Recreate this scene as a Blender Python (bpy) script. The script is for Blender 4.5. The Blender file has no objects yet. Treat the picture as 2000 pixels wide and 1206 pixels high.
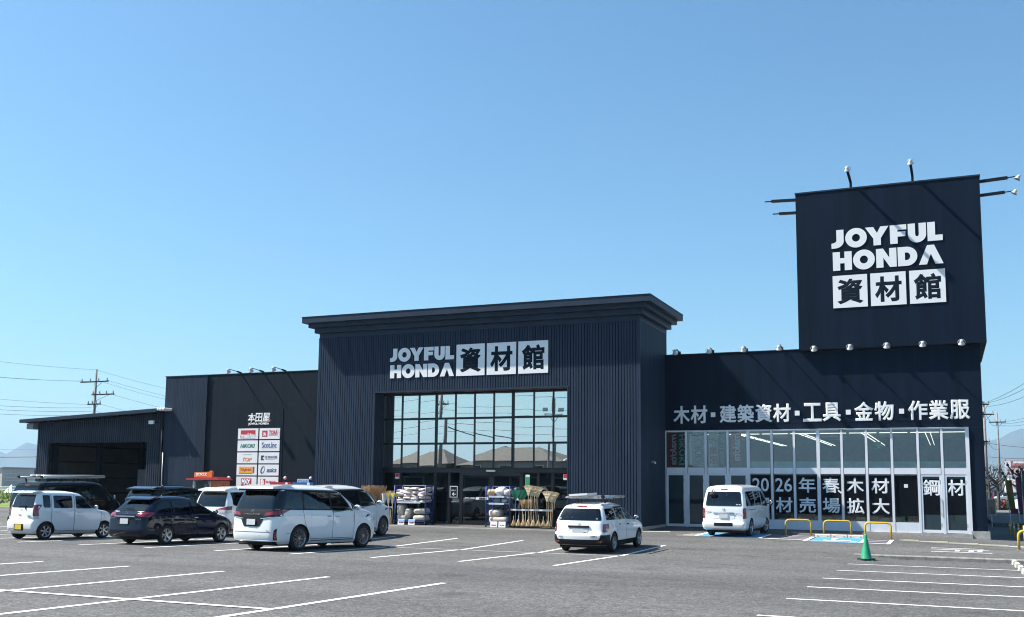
import bpy, bmesh, math, random
from mathutils import Vector, Matrix, noise
random.seed(7)
SC = bpy.context.scene
COL = SC.collection
R = math.radians

# ------------------------------------------------------------------ camera
cam = bpy.data.cameras.new('camera')
cam.sensor_width = 36.0; cam.sensor_fit = 'HORIZONTAL'
cam.lens = 35.257; cam.shift_x = -0.00157; cam.shift_y = 0.0581
cam.clip_start = 0.1; cam.clip_end = 30000
camo = bpy.data.objects.new('camera', cam); COL.objects.link(camo)
yaw, pitch, roll = 0.408183, 0.115111, 0.0093628
r0 = Vector((math.cos(yaw), math.sin(yaw), 0))
f0 = Vector((-math.sin(yaw)*math.cos(pitch), math.cos(yaw)*math.cos(pitch), math.sin(pitch)))
u0 = r0.cross(f0)
rr = math.cos(roll)*r0 + math.sin(roll)*u0
uu = -math.sin(roll)*r0 + math.cos(roll)*u0
m4 = Matrix.Identity(4)
for i in range(3):
    m4[i][0] = rr[i]; m4[i][1] = uu[i]; m4[i][2] = -f0[i]
m4[2][3] = 1.6
camo.matrix_world = m4
SC.camera = camo

# ------------------------------------------------------------------ world, sun, exposure
SUN_TO = Vector((-2.22, -0.65, 2.76)).normalized()
world = bpy.data.worlds.new('World'); SC.world = world; world.use_nodes = True
wt = world.node_tree
sky = wt.nodes.new('ShaderNodeTexSky'); sky.sky_type = 'NISHITA'; sky.sun_disc = False
sky.sun_elevation = math.asin(SUN_TO.z)
sky.sun_rotation = math.atan2(SUN_TO.x, SUN_TO.y) % (2*math.pi)
sky.altitude = 0; sky.air_density = 1.2; sky.dust_density = 1.0; sky.ozone_density = 10.0
bg = wt.nodes['Background']; bg.inputs['Strength'].default_value = 0.081
tint = wt.nodes.new('ShaderNodeMixRGB'); tint.blend_type = 'MULTIPLY'; tint.inputs[0].default_value = 1.0; tint.inputs[2].default_value = (0.90, 1.06, 0.95, 1)   # camera white balance, even over the whole sky
wt.links.new(sky.outputs[0], tint.inputs[1]); wt.links.new(tint.outputs[0], bg.inputs[0])
sun = bpy.data.lights.new('sun', 'SUN'); sun.energy = 5.0; sun.angle = R(0.53); sun.color = (1.0, 0.945, 0.86)
suno = bpy.data.objects.new('sun', sun); COL.objects.link(suno)
suno.rotation_euler = (-SUN_TO).to_track_quat('-Z', 'Y').to_euler()
suno.location = (-40, -10, 60)
SC.view_settings.view_transform = 'Standard'; SC.view_settings.look = 'None'
SC.view_settings.exposure = 1.15; SC.view_settings.gamma = 1.0
SC.cycles.max_bounces = 8; SC.cycles.transparent_max_bounces = 16
SC.cycles.caustics_reflective = False; SC.cycles.caustics_refractive = False
SC.cycles.sample_clamp_indirect = 6.0
SC.cycles.filter_width = 1.1
SC.cycles.use_denoising = True; SC.cycles.denoiser = 'OPENIMAGEDENOISE'; SC.cycles.denoising_prefilter = 'ACCURATE'; SC.cycles.denoising_input_passes = 'RGB_ALBEDO_NORMAL'

# ------------------------------------------------------------------ materials
MATS = {}
def nodes_of(name):
    m = bpy.data.materials.new(name); m.use_nodes = True
    nt = m.node_tree; b = nt.nodes['Principled BSDF']
    return m, nt, b
def mat(name, col, rough=0.5, metal=0.0, var=0.12, scale=3.0, bump=0.0, bscale=40.0, coat=0.0, spec=None, emit=None, estr=0.0, detail=4.0):
    if name in MATS: return MATS[name]
    m, nt, b = nodes_of(name)
    tc = nt.nodes.new('ShaderNodeTexCoord')
    n = nt.nodes.new('ShaderNodeTexNoise'); n.inputs['Scale'].default_value = scale; n.inputs['Detail'].default_value = detail
    nt.links.new(tc.outputs['Object'], n.inputs['Vector'])
    rp = nt.nodes.new('ShaderNodeValToRGB')
    rp.color_ramp.elements[0].position = 0.3; rp.color_ramp.elements[1].position = 0.7
    rp.color_ramp.elements[0].color = (*[c*(1-var) for c in col[:3]], 1)
    rp.color_ramp.elements[1].color = (*[min(1, c*(1+var)) for c in col[:3]], 1)
    nt.links.new(n.outputs['Fac'], rp.inputs[0]); nt.links.new(rp.outputs[0], b.inputs['Base Color'])
    b.inputs['Roughness'].default_value = rough; b.inputs['Metallic'].default_value = metal
    if spec is not None: b.inputs['Specular IOR Level'].default_value = spec
    if coat: b.inputs['Coat Weight'].default_value = coat; b.inputs['Coat Roughness'].default_value = 0.03
    if bump:
        bn = nt.nodes.new('ShaderNodeTexNoise'); bn.inputs['Scale'].default_value = bscale; bn.inputs['Detail'].default_value = 3
        nt.links.new(tc.outputs['Object'], bn.inputs['Vector'])
        bp = nt.nodes.new('ShaderNodeBump'); bp.inputs['Strength'].default_value = bump; bp.inputs['Distance'].default_value = 0.02
        nt.links.new(bn.outputs['Fac'], bp.inputs['Height']); nt.links.new(bp.outputs['Normal'], b.inputs['Normal'])
    if emit:
        b.inputs['Emission Color'].default_value = (*emit, 1); b.inputs['Emission Strength'].default_value = estr
    MATS[name] = m
    return m

def asphalt_material(name, lo, hi, seam=False):
    m, nt, b = nodes_of(name)
    L = nt.links.new
    tc = nt.nodes.new('ShaderNodeTexCoord')
    def noi(scale, detail=3, rough=0.6):
        n = nt.nodes.new('ShaderNodeTexNoise'); n.inputs['Scale'].default_value = scale
        n.inputs['Detail'].default_value = detail; n.inputs['Roughness'].default_value = rough
        L(tc.outputs['Object'], n.inputs['Vector']); return n
    vor = nt.nodes.new('ShaderNodeTexVoronoi'); vor.inputs['Scale'].default_value = 55
    L(tc.outputs['Object'], vor.inputs['Vector'])
    r1 = nt.nodes.new('ShaderNodeValToRGB')
    r1.color_ramp.elements[0].position = 0.1; r1.color_ramp.elements[0].color = (*[c*0.55 for c in lo], 1)
    r1.color_ramp.elements[1].position = 0.95; r1.color_ramp.elements[1].color = (*[c*1.45 for c in hi], 1)
    L(vor.outputs['Color'], r1.inputs[0])
    nf = noi(24, 6, 0.85)
    r2 = nt.nodes.new('ShaderNodeValToRGB'); r2.color_ramp.elements[0].position = 0.32; r2.color_ramp.elements[1].position = 0.68
    r2.color_ramp.elements[0].color = (0.50, 0.50, 0.50, 1); r2.color_ramp.elements[1].color = (1.42, 1.42, 1.42, 1)
    L(nf.outputs['Fac'], r2.inputs[0])
    mx = nt.nodes.new('ShaderNodeMixRGB'); mx.blend_type = 'MULTIPLY'; mx.inputs[0].default_value = 1
    L(r1.outputs[0], mx.inputs[1]); L(r2.outputs[0], mx.inputs[2])
    # long worn streaks (tyre lanes, dust), stretched along x
    mp = nt.nodes.new('ShaderNodeMapping'); mp.inputs['Scale'].default_value = (0.06, 0.35, 1)
    mp.inputs['Rotation'].default_value = (0, 0, 0.12)
    L(tc.outputs['Object'], mp.inputs['Vector'])
    ns = nt.nodes.new('ShaderNodeTexNoise'); ns.inputs['Scale'].default_value = 1.0; ns.inputs['Detail'].default_value = 6; ns.inputs['Roughness'].default_value = 0.62
    L(mp.outputs[0], ns.inputs['Vector'])
    r3 = nt.nodes.new('ShaderNodeValToRGB'); r3.color_ramp.elements[0].position = 0.3; r3.color_ramp.elements[1].position = 0.72
    r3.color_ramp.elements[0].color = (0.60, 0.60, 0.61, 1); r3.color_ramp.elements[1].color = (1.24, 1.23, 1.21, 1)
    L(ns.outputs['Fac'], r3.inputs[0])
    mx2 = nt.nodes.new('ShaderNodeMixRGB'); mx2.blend_type = 'MULTIPLY'; mx2.inputs[0].default_value = 1
    L(mx.outputs[0], mx2.inputs[1]); L(r3.outputs[0], mx2.inputs[2])
    ng = noi(9.0, 10, 1.0)
    r6 = nt.nodes.new('ShaderNodeValToRGB'); r6.color_ramp.elements[0].position = 0.30; r6.color_ramp.elements[1].position = 0.70
    r6.color_ramp.elements[0].color = (0.52, 0.52, 0.52, 1); r6.color_ramp.elements[1].color = (1.48, 1.48, 1.48, 1)
    L(ng.outputs['Fac'], r6.inputs[0])
    mg = nt.nodes.new('ShaderNodeMixRGB'); mg.blend_type = 'MULTIPLY'; mg.inputs[0].default_value = 1
    L(mx2.outputs[0], mg.inputs[1]); L(r6.outputs[0], mg.inputs[2])
    out = mg
    for vs_, lo_, hi_ in ((11.0, 0.82, 1.19), (26.0, 0.72, 1.30)):
        v2 = nt.nodes.new('ShaderNodeTexVoronoi'); v2.inputs['Scale'].default_value = vs_; L(tc.outputs['Object'], v2.inputs['Vector'])
        bw = nt.nodes.new('ShaderNodeSeparateColor'); L(v2.outputs['Color'], bw.inputs[0])
        m2 = nt.nodes.new('ShaderNodeMapRange'); m2.inputs['To Min'].default_value = lo_; m2.inputs['To Max'].default_value = hi_; L(bw.outputs[0], m2.inputs['Value'])
        mv = nt.nodes.new('ShaderNodeMixRGB'); mv.blend_type = 'MULTIPLY'; mv.inputs[0].default_value = 1; L(out.outputs[0], mv.inputs[1]); L(m2.outputs[0], mv.inputs[2]); out = mv
    # sparse oil stains
    no = noi(0.55, 2, 0.4)
    r4 = nt.nodes.new('ShaderNodeValToRGB'); r4.color_ramp.elements[0].position = 0.64; r4.color_ramp.elements[1].position = 0.74
    r4.color_ramp.elements[0].color = (1, 1, 1, 1); r4.color_ramp.elements[1].color = (0.66, 0.65, 0.64, 1)
    L(no.outputs['Fac'], r4.inputs[0])
    mx3 = nt.nodes.new('ShaderNodeMixRGB'); mx3.blend_type = 'MULTIPLY'; mx3.inputs[0].default_value = 1
    L(out.outputs[0], mx3.inputs[1]); L(r4.outputs[0], mx3.inputs[2])
    # fine hairline cracks
    vc = nt.nodes.new('ShaderNodeTexVoronoi'); vc.feature = 'DISTANCE_TO_EDGE'; vc.inputs['Scale'].default_value = 0.13
    nw = noi(1.3, 4, 0.6)
    va = nt.nodes.new('ShaderNodeMixRGB'); va.blend_type = 'ADD'; va.inputs[0].default_value = 0.9
    L(tc.outputs['Object'], va.inputs[1]); L(nw.outputs['Color'], va.inputs[2]); L(va.outputs[0], vc.inputs['Vector'])
    r5 = nt.nodes.new('ShaderNodeValToRGB'); r5.color_ramp.elements[0].position = 0.0; r5.color_ramp.elements[1].position = 0.0025
    r5.color_ramp.elements[0].color = (0.6, 0.6, 0.6, 1); r5.color_ramp.elements[1].color = (1, 1, 1, 1)
    L(vc.outputs['Distance'], r5.inputs[0])
    mx4 = nt.nodes.new('ShaderNodeMixRGB'); mx4.blend_type = 'MULTIPLY'; mx4.inputs[0].default_value = 1
    L(mx3.outputs[0], mx4.inputs[1]); L(r5.outputs[0], mx4.inputs[2])
    L(mx4.outputs[0], b.inputs['Base Color'])
    b.inputs['Roughness'].default_value = 0.85
    bp = nt.nodes.new('ShaderNodeBump'); bp.inputs['Strength'].default_value = 0.7; bp.inputs['Distance'].default_value = 0.006
    L(vor.outputs['Distance'], bp.inputs['Height']); L(bp.outputs['Normal'], b.inputs['Normal'])
    MATS[name] = m
    return m

def paint_material(name, col, wear=0.5):
    m, nt, b = nodes_of(name); L = nt.links.new
    tc = nt.nodes.new('ShaderNodeTexCoord')
    n = nt.nodes.new('ShaderNodeTexNoise'); n.inputs['Scale'].default_value = 22; n.inputs['Detail'].default_value = 6; n.inputs['Roughness'].default_value = 0.8
    L(tc.outputs['Object'], n.inputs['Vector'])
    n2 = nt.nodes.new('ShaderNodeTexNoise'); n2.inputs['Scale'].default_value = 1.1; n2.inputs['Detail'].default_value = 3
    L(tc.outputs['Object'], n2.inputs['Vector'])
    ad = nt.nodes.new('ShaderNodeMath'); ad.operation = 'MULTIPLY_ADD'; ad.inputs[1].default_value = 0.5; ad.inputs[2].default_value = 0.0
    L(n2.outputs['Fac'], ad.inputs[0])
    sm = nt.nodes.new('ShaderNodeMath'); sm.operation = 'ADD'; L(n.outputs['Fac'], sm.inputs[0]); L(ad.outputs[0], sm.inputs[1])
    rp = nt.nodes.new('ShaderNodeValToRGB'); rp.color_ramp.elements[0].position = wear; rp.color_ramp.elements[1].position = wear+0.14
    rp.color_ramp.elements[0].color = (0.1, 0.1, 0.1, 1); rp.color_ramp.elements[1].color = (*col, 1)
    L(sm.outputs[0], rp.inputs[0]); L(rp.outputs[0], b.inputs['Base Color']); b.inputs['Roughness'].default_value = 0.75
    MATS[name] = m
    return m

def glass_material(name, tint, gloss, gcol=(1, 1, 1), wave=0.0, wscale=0.6, rough=0.0, fres=True):
    """thin pane: what passes through is tinted, the rest mirrors"""
    m = bpy.data.materials.new(name); m.use_nodes = True; nt = m.node_tree; L = nt.links.new
    for n in list(nt.nodes):
        if n.type == 'BSDF_PRINCIPLED': nt.nodes.remove(n)
    out = nt.nodes['Material Output']
    tr = nt.nodes.new('ShaderNodeBsdfTransparent'); tr.inputs[0].default_value = (*tint, 1)
    gl = nt.nodes.new('ShaderNodeBsdfGlossy'); gl.inputs['Color'].default_value = (*gcol, 1); gl.inputs['Roughness'].default_value = rough
    mx = nt.nodes.new('ShaderNodeMixShader')
    if fres:
        fr = nt.nodes.new('ShaderNodeLayerWeight'); fr.inputs['Blend'].default_value = 0.25
        mr = nt.nodes.new('ShaderNodeMapRange'); mr.inputs['To Min'].default_value = gloss; mr.inputs['To Max'].default_value = 1.0
        L(fr.outputs['Fresnel'], mr.inputs['Value']); L(mr.outputs[0], mx.inputs[0])
    else: mx.inputs[0].default_value = gloss
    if wave:
        tc = nt.nodes.new('ShaderNodeTexCoord'); n = nt.nodes.new('ShaderNodeTexNoise'); n.inputs['Scale'].default_value = wscale; n.inputs['Detail'].default_value = 1
        L(tc.outputs['Object'], n.inputs['Vector'])
        bp = nt.nodes.new('ShaderNodeBump'); bp.inputs['Strength'].default_value = wave; bp.inputs['Distance'].default_value = 0.02
        L(n.outputs['Fac'], bp.inputs['Height']); L(bp.outputs['Normal'], gl.inputs['Normal'])
    L(tr.outputs[0], mx.inputs[1]); L(gl.outputs[0], mx.inputs[2]); L(mx.outputs[0], out.inputs['Surface'])
    MATS[name] = m
    return m

def cladding_material(name, col, rough=0.45, streak=0.25, fine=0.0, spec=0.10):
    """dark painted metal cladding with faint vertical streaks of dust"""
    m, nt, b = nodes_of(name); L = nt.links.new
    tc = nt.nodes.new('ShaderNodeTexCoord')
    mp = nt.nodes.new('ShaderNodeMapping'); mp.inputs['Scale'].default_value = (2.2, 2.2, 0.12); L(tc.outputs['Object'], mp.inputs['Vector'])
    n = nt.nodes.new('ShaderNodeTexNoise'); n.inputs['Scale'].default_value = 1.0; n.inputs['Detail'].default_value = 6; n.inputs['Roughness'].default_value = 0.65
    L(mp.outputs[0], n.inputs['Vector'])
    rp = nt.nodes.new('ShaderNodeValToRGB'); rp.color_ramp.elements[0].position = 0.3; rp.color_ramp.elements[1].position = 0.75
    rp.color_ramp.elements[0].color = (*[c*(1-streak) for c in col], 1); rp.color_ramp.elements[1].color = (*[c*(1+streak) for c in col], 1)
    L(n.outputs['Fac'], rp.inputs[0])
    n3 = nt.nodes.new('ShaderNodeTexNoise'); n3.inputs['Scale'].default_value = 0.5; n3.inputs['Detail'].default_value = 3; L(tc.outputs['Object'], n3.inputs['Vector'])
    r3 = nt.nodes.new('ShaderNodeValToRGB'); r3.color_ramp.elements[0].color = (0.8, 0.8, 0.8, 1); r3.color_ramp.elements[1].color = (1.2, 1.2, 1.2, 1)
    L(n3.outputs['Fac'], r3.inputs[0])
    mx = nt.nodes.new('ShaderNodeMixRGB'); mx.blend_type = 'MULTIPLY'; mx.inputs[0].default_value = 1
    L(rp.outputs[0], mx.inputs[1]); L(r3.outputs[0], mx.inputs[2]); L(mx.outputs[0], b.inputs['Base Color'])
    b.inputs['Roughness'].default_value = rough; b.inputs['Specular IOR Level'].default_value = spec
    if fine:
        wv = nt.nodes.new('ShaderNodeTexWave'); wv.bands_direction = 'X'; wv.inputs['Scale'].default_value = fine; wv.inputs['Distortion'].default_value = 0
        L(tc.outputs['Object'], wv.inputs['Vector'])
        bp = nt.nodes.new('ShaderNodeBump'); bp.inputs['Strength'].default_value = 0.35; bp.inputs['Distance'].default_value = 0.01
        L(wv.outputs['Fac'], bp.inputs['Height']); L(bp.outputs['Normal'], b.inputs['Normal'])
    MATS[name] = m
    return m

ASPH = asphalt_material('asphalt', (0.074, 0.073, 0.071), (0.110, 0.108, 0.105))
WPAINT = paint_material('white_road_paint', (0.74, 0.74, 0.72), 0.46)
WPAINT2 = paint_material('worn_white_road_paint', (0.60, 0.60, 0.58), 0.52)
BPAINT = paint_material('blue_road_paint', (0.05, 0.27, 0.52), 0.40)
VPAINT = paint_material('violet_road_paint', (0.13, 0.10, 0.19), 0.5)
YPAINT = paint_material('cream_road_paint', (0.66, 0.61, 0.42), 0.34)
KERBM = mat('kerb_concrete', (0.21, 0.205, 0.19), 0.9, var=0.3, scale=5, bump=0.4)
CONC = mat('concrete', (0.36, 0.35, 0.33), 0.9, var=0.2, scale=6, bump=0.3)
RIB = cladding_material('ribbed_dark_cladding', (0.028, 0.042, 0.068), 0.5)
RIBBASE = cladding_material('dark_groove_cladding', (0.006, 0.009, 0.018), 0.5)
PANEL = cladding_material('black_panel_cladding', (0.0105, 0.0165, 0.0235), 0.5, streak=0.2)
PANELB = cladding_material('charcoal_panel_cladding', (0.023, 0.033, 0.052), 0.5, streak=0.18, fine=3.0)
NAVY = cladding_material('navy_black_panel', (0.0052, 0.0125, 0.0265), 0.5, streak=0.35)
TRIM = mat('dark_trim_metal', (0.027, 0.040, 0.063), 0.45, 0.0, var=0.15, scale=1.0, spec=0.15)
BLACKM = mat('black_metal', (0.009, 0.010, 0.012), 0.5, 0.0, spec=0.2)
BFRAME = mat('dark_bronze_frame', (0.020, 0.021, 0.024), 0.35, 0.5)
ALU = mat('silver_aluminium_frame', (0.70, 0.72, 0.76), 0.42, 0.0, var=0.05, scale=2)
SIGNW = mat('white_sign_acrylic', (0.80, 0.80, 0.79), 0.4, var=0.04, scale=1.5)
SIGND = mat('dark_sign_cutout', (0.007, 0.014, 0.024), 0.6, spec=0.1)
WHITE = mat('white_enamel', (0.78, 0.78, 0.76), 0.35, var=0.05)
STEEL = mat('galvanised_steel', (0.45, 0.46, 0.47), 0.4, 0.7, var=0.2, scale=12)
YELLOW = mat('yellow_powder_coat', (0.58, 0.37, 0.03), 0.4, var=0.18, scale=5)
DARKIN = mat('dark_interior', (0.05, 0.05, 0.055), 0.8)
RUBBER = mat('black_rubber', (0.013, 0.013, 0.014), 0.75, var=0.3, scale=12, bump=0.2)
CHROME = mat('chrome', (0.75, 0.76, 0.78), 0.12, 1.0, var=0.03)
MIRGL = glass_material('reflective_window_glass', (0.25, 0.28, 0.28), 0.74, (1.0, 0.985, 0.92), wave=0.12, wscale=0.55)
CLEARGL = glass_material('shop_window_glass', (0.78, 0.82, 0.82), 0.035, (0.9, 0.95, 1.0), wave=0.02)
DOORGL = glass_material('door_glass', (0.48, 0.56, 0.58), 0.035, (0.9, 0.96, 1.0), wave=0.02)

# ------------------------------------------------------------------ mesh helpers
class MB:
    def __init__(s): s.v = []; s.f = []
    def add(s, vs, fs):
        k = len(s.v); s.v += [tuple(p) for p in vs]; s.f += [tuple(i+k for i in q) for q in fs]; return s
    def box(s, x0, x1, y0, y1, z0, z1):
        return s.add([(x0,y0,z0),(x1,y0,z0),(x1,y1,z0),(x0,y1,z0),(x0,y0,z1),(x1,y0,z1),(x1,y1,z1),(x0,y1,z1)],
                     [(0,3,2,1),(4,5,6,7),(0,1,5,4),(1,2,6,5),(2,3,7,6),(3,0,4,7)])
    def obox(s, c, ux, uy, uz):
        c = Vector(c); ux = Vector(ux); uy = Vector(uy); uz = Vector(uz); vs = []
        for k in (-1, 1):
            for (i, j) in ((-1,-1),(1,-1),(1,1),(-1,1)): vs.append(c+i*ux+j*uy+k*uz)
        return s.add(vs, [(0,3,2,1),(4,5,6,7),(0,1,5,4),(1,2,6,5),(2,3,7,6),(3,0,4,7)])
    def cyl(s, a, b, r0, r1=None, n=10, cap=True):
        a = Vector(a); b = Vector(b); r1 = r0 if r1 is None else r1
        d = (b-a).normalized(); t = Vector((0,0,1)) if abs(d.z) < .9 else Vector((1,0,0))
        u = d.cross(t).normalized(); w = d.cross(u); vs = []
        for p, r in ((a, r0), (b, r1)):
            for i in range(n):
                an = 2*math.pi*i/n; vs.append(p+u*(r*math.cos(an))+w*(r*math.sin(an)))
        fs = [(i, (i+1) % n, n+(i+1) % n, n+i) for i in range(n)]
        if cap: fs += [tuple(range(n-1, -1, -1)), tuple(range(n, 2*n))]
        return s.add(vs, fs)
    def tube(s, pts, r, n=8):
        pts = [Vector(p) for p in pts]; k = len(s.v); m = len(pts)
        up = None
        for i, p in enumerate(pts):
            d = (pts[min(i+1, m-1)]-pts[max(i-1, 0)]).normalized()
            if up is None:
                t = Vector((0,0,1)) if abs(d.z) < .9 else Vector((1,0,0)); up = d.cross(t).normalized()
            up = (up-d*up.dot(d)).normalized(); w = d.cross(up)
            rad = r(i/(m-1)) if callable(r) else r
            for j in range(n):
                an = 2*math.pi*j/n; s.v.append(tuple(p+up*(rad*math.cos(an))+w*(rad*math.sin(an))))
        for i in range(m-1):
            for j in range(n): s.f.append((k+i*n+j, k+i*n+(j+1) % n, k+(i+1)*n+(j+1) % n, k+(i+1)*n+j))
        s.f.append(tuple(k+j for j in range(n-1, -1, -1))); s.f.append(tuple(k+(m-1)*n+j for j in range(n)))
        return s
    def lathe(s, prof, axis_o, axis_d, n=24, closed=False):
        o = Vector(axis_o); d = Vector(axis_d).normalized(); t = Vector((0,0,1)) if abs(d.z) < .9 else Vector((1,0,0))
        u = d.cross(t).normalized(); w = d.cross(u); k = len(s.v); m = len(prof)
        for i in range(n):
            an = 2*math.pi*i/n; e = u*math.cos(an)+w*math.sin(an)
            for (a, r) in prof: s.v.append(tuple(o+d*a+e*r))
        for i in range(n):
            i2 = (i+1) % n
            for j in range(m-1 if not closed else m):
                j2 = (j+1) % m
                s.f.append((k+i*m+j, k+i2*m+j, k+i2*m+j2, k+i*m+j2))
        return s
    def prism(s, poly, h0, h1, axis='z'):
        n = len(poly); vs = []
        for h in (h0, h1):
            for (a, b) in poly: vs.append({'z': (a,b,h), 'y': (a,h,b), 'x': (h,a,b)}[axis])
        fs = [tuple(range(n-1, -1, -1)), tuple(range(n, 2*n))]+[(i, (i+1) % n, n+(i+1) % n, n+i) for i in range(n)]
        return s.add(vs, fs)
    def sphere(s, c, r, n=10, m=6, sq=(1,1,1)):
        k = len(s.v); c = Vector(c)
        for i in range(m+1):
            ph = math.pi*i/m
            for j in range(n):
                an = 2*math.pi*j/n
                s.v.append((c.x+r*sq[0]*math.sin(ph)*math.cos(an), c.y+r*sq[1]*math.sin(ph)*math.sin(an), c.z+r*sq[2]*math.cos(ph)))
        for i in range(m):
            for j in range(n): s.f.append((k+i*n+j, k+(i+1)*n+j, k+(i+1)*n+(j+1) % n, k+i*n+(j+1) % n))
        return s
    def mesh(s, name, m, smooth=False, off=(0,0,0), sharp=None):
        me = bpy.data.meshes.new(name)
        me.from_pydata([(p[0]-off[0], p[1]-off[1], p[2]-off[2]) for p in s.v], [], s.f)
        bm = bmesh.new(); bm.from_mesh(me); bmesh.ops.recalc_face_normals(bm, faces=bm.faces); bm.to_mesh(me); bm.free()
        if m: me.materials.append(m)
        if smooth or sharp:
            me.polygons.foreach_set('use_smooth', [True]*len(me.polygons))
            if sharp: me.set_sharp_from_angle(angle=R(sharp))
        me.update(); return me
    def build(s, name, m, parent=None, smooth=False, world=True, sharp=None):
        off = wloc(parent) if (parent and world) else (0,0,0)
        me = s.mesh(name, m, smooth, off, sharp)
        return link(name, me, parent)
def wloc(o):
    v = Vector((0,0,0))
    while o: v = v+o.location; o = o.parent
    return v
def link(name, data, parent=None):
    o = bpy.data.objects.new(name, data); COL.objects.link(o)
    if parent: o.parent = parent
    return o
def tag(o, label=None, cat=None, group=None, kind=None):
    if label: o['label'] = label
    if cat: o['category'] = cat
    if group: o['group'] = group
    if kind: o['kind'] = kind
    return o
def thing(name, loc, label, cat, group=None, rz=0):
    o = bpy.data.objects.new(name, None); COL.objects.link(o); o.empty_display_size = .2
    o.location = loc; o.rotation_euler = (0, 0, rz)
    return tag(o, label, cat, group)
def boxo(name, m, parent, *b): return MB().box(*b).build(name, m, parent)
def copy_tree(o, parent=None, loc=None, rz=None, label=None, group=None):
    c = o.copy(); COL.objects.link(c); c.parent = parent
    if loc is not None: c.location = loc
    if rz is not None: c.rotation_euler = (0, 0, rz)
    if label: c['label'] = label
    if group: c['group'] = group
    for ch in list(o.children): copy_tree(ch, c)
    return c

# ---- lettering: mesh made from the built-in font; the bevel thickens the strokes
TCACHE = {}
def text_mesh(body, size, bold=0.0, thick=0.01, m=None, shear=0.0, mirror=False):
    key = (body, size, bold, thick, m.name if m else '', shear, mirror)
    if key in TCACHE: return TCACHE[key]
    c = bpy.data.curves.new('lettering', 'FONT'); c.body = body; c.size = 1.0; c.shear = shear
    c.bevel_depth = bold; c.bevel_resolution = 0; c.extrude = 0.02; c.resolution_u = 3
    o = bpy.data.objects.new('lettering', c); COL.objects.link(o)
    dg = bpy.context.evaluated_depsgraph_get()
    me = bpy.data.meshes.new_from_object(o.evaluated_get(dg))
    bpy.data.objects.remove(o); bpy.data.curves.remove(c)
    xs = [v.co.x for v in me.vertices]; ys = [v.co.y for v in me.vertices]; zs = [v.co.z for v in me.vertices]
    if not xs: return None
    x0, x1, y0, y1, z0, z1 = min(xs), max(xs), min(ys), max(ys), min(zs), max(zs)
    TCACHE[key] = (me, x1-x0, y1-y0)
    sgn = -1 if mirror else 1
    for v in me.vertices:
        v.co = ((v.co.x-(x0+x1)/2)*size*sgn, ((v.co.z-z0)/(z1-z0)-1)*thick, (v.co.y-(y0+y1)/2)*size)
        v.co.y = -(v.co.y+thick)       # front of the letter faces -Y
    bm = bmesh.new(); bm.from_mesh(me); bmesh.ops.recalc_face_normals(bm, faces=bm.faces); bm.to_mesh(me); bm.free()
    me.materials.clear()
    if m: me.materials.append(m)
    TCACHE[key] = (me, (x1-x0)*size, (y1-y0)*size)
    return TCACHE[key]
def put_text(name, body, m, parent, cx, y, cz, w=None, h=None, size=1.0, bold=0.02, thick=0.01, shear=0.0, mirror=False):
    """lettering centred at cx, cz in plane y facing -Y, scaled to width w and/or height h"""
    t = text_mesh(body, size, bold, thick, m, shear, mirror)
    if t is None: return None
    me, mw, mh = t
    o = link(name, me, parent)
    off = wloc(parent) if parent else Vector((0,0,0))
    o.location = Vector((cx, y, cz))-off
    sx = w/mw if w else (h/mh if h else 1); sz = h/mh if h else sx
    o.scale = (sx, 1, sz)
    return o
def curve_mesh(name, loops, thick, m):
    """flat shape with holes from closed 2D loops (x, z), thick towards -Y"""
    c = bpy.data.curves.new(name, 'CURVE'); c.dimensions = '2D'; c.fill_mode = 'BOTH'; c.extrude = thick/2
    for lp in loops:
        s = c.splines.new('POLY'); s.points.add(len(lp)-1); s.use_cyclic_u = True
        for p, q in zip(s.points, lp): p.co = (q[0], q[1], 0, 1)
    o = bpy.data.objects.new(name, c); COL.objects.link(o)
    dg = bpy.context.evaluated_depsgraph_get(); me = bpy.data.meshes.new_from_object(o.evaluated_get(dg))
    bpy.data.objects.remove(o); bpy.data.curves.remove(c)
    for v in me.vertices: v.co = (v.co.x, -(v.co.z+thick/2), v.co.y)
    bm = bmesh.new(); bm.from_mesh(me); bmesh.ops.recalc_face_normals(bm, faces=bm.faces); bm.to_mesh(me); bm.free()
    me.materials.clear(); me.materials.append(m); me.name = name
    return me
def circ(cx, cz, rx, rz=None, n=28, a0=0, a1=360):
    rz = rx if rz is None else rz
    return [(cx+rx*math.cos(R(a0+(a1-a0)*i/(n if a1-a0 == 360 else n-1))), cz+rz*math.sin(R(a0+(a1-a0)*i/(n if a1-a0 == 360 else n-1)))) for i in range(n)]
# ------------------------------------------------------------------ ground
S1, S2, YV = -0.01632, 0.01197, 28.5
def sstep(a, b, t):
    t = max(0.0, min(1.0, (t-a)/(b-a))); return t*t*(3-2*t)
def gz(x, y):
    if y < -40: return -S1*40
    pa = S1*y
    yb = min(y, 46.0)
    pb = S1*YV+S2*(yb-YV)
    if x > -4.2:
        pb -= 0.045*min(max(x+3.2, 0), 6.0)*sstep(36.5, 43, y)
    if y <= YV: return pa
    if y < 32.45:
        tx = 1-sstep(-4.2, -2.7, x)
        t = max(tx, sstep(29.5, 32.4, y)*(1-sstep(-2.7, -1.3, x)))
        return pa+(max(pa, pb)-pa)*t
    return pb
def fr(a, b, st):
    n = int(round((b-a)/st)); return [a+(b-a)*i/n for i in range(n+1)]
gx = [-9000, -3000, -800, -250, -110]+fr(-75, -5, 2.5)+[-4.2, -3.8, -3.4, -3.0, -2.7, -2.4, -2.1, -1.8, -1.5, -1.25]+fr(-1, 14, 1.0)+[25, 60, 200, 700, 2500, 9000]
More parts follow.
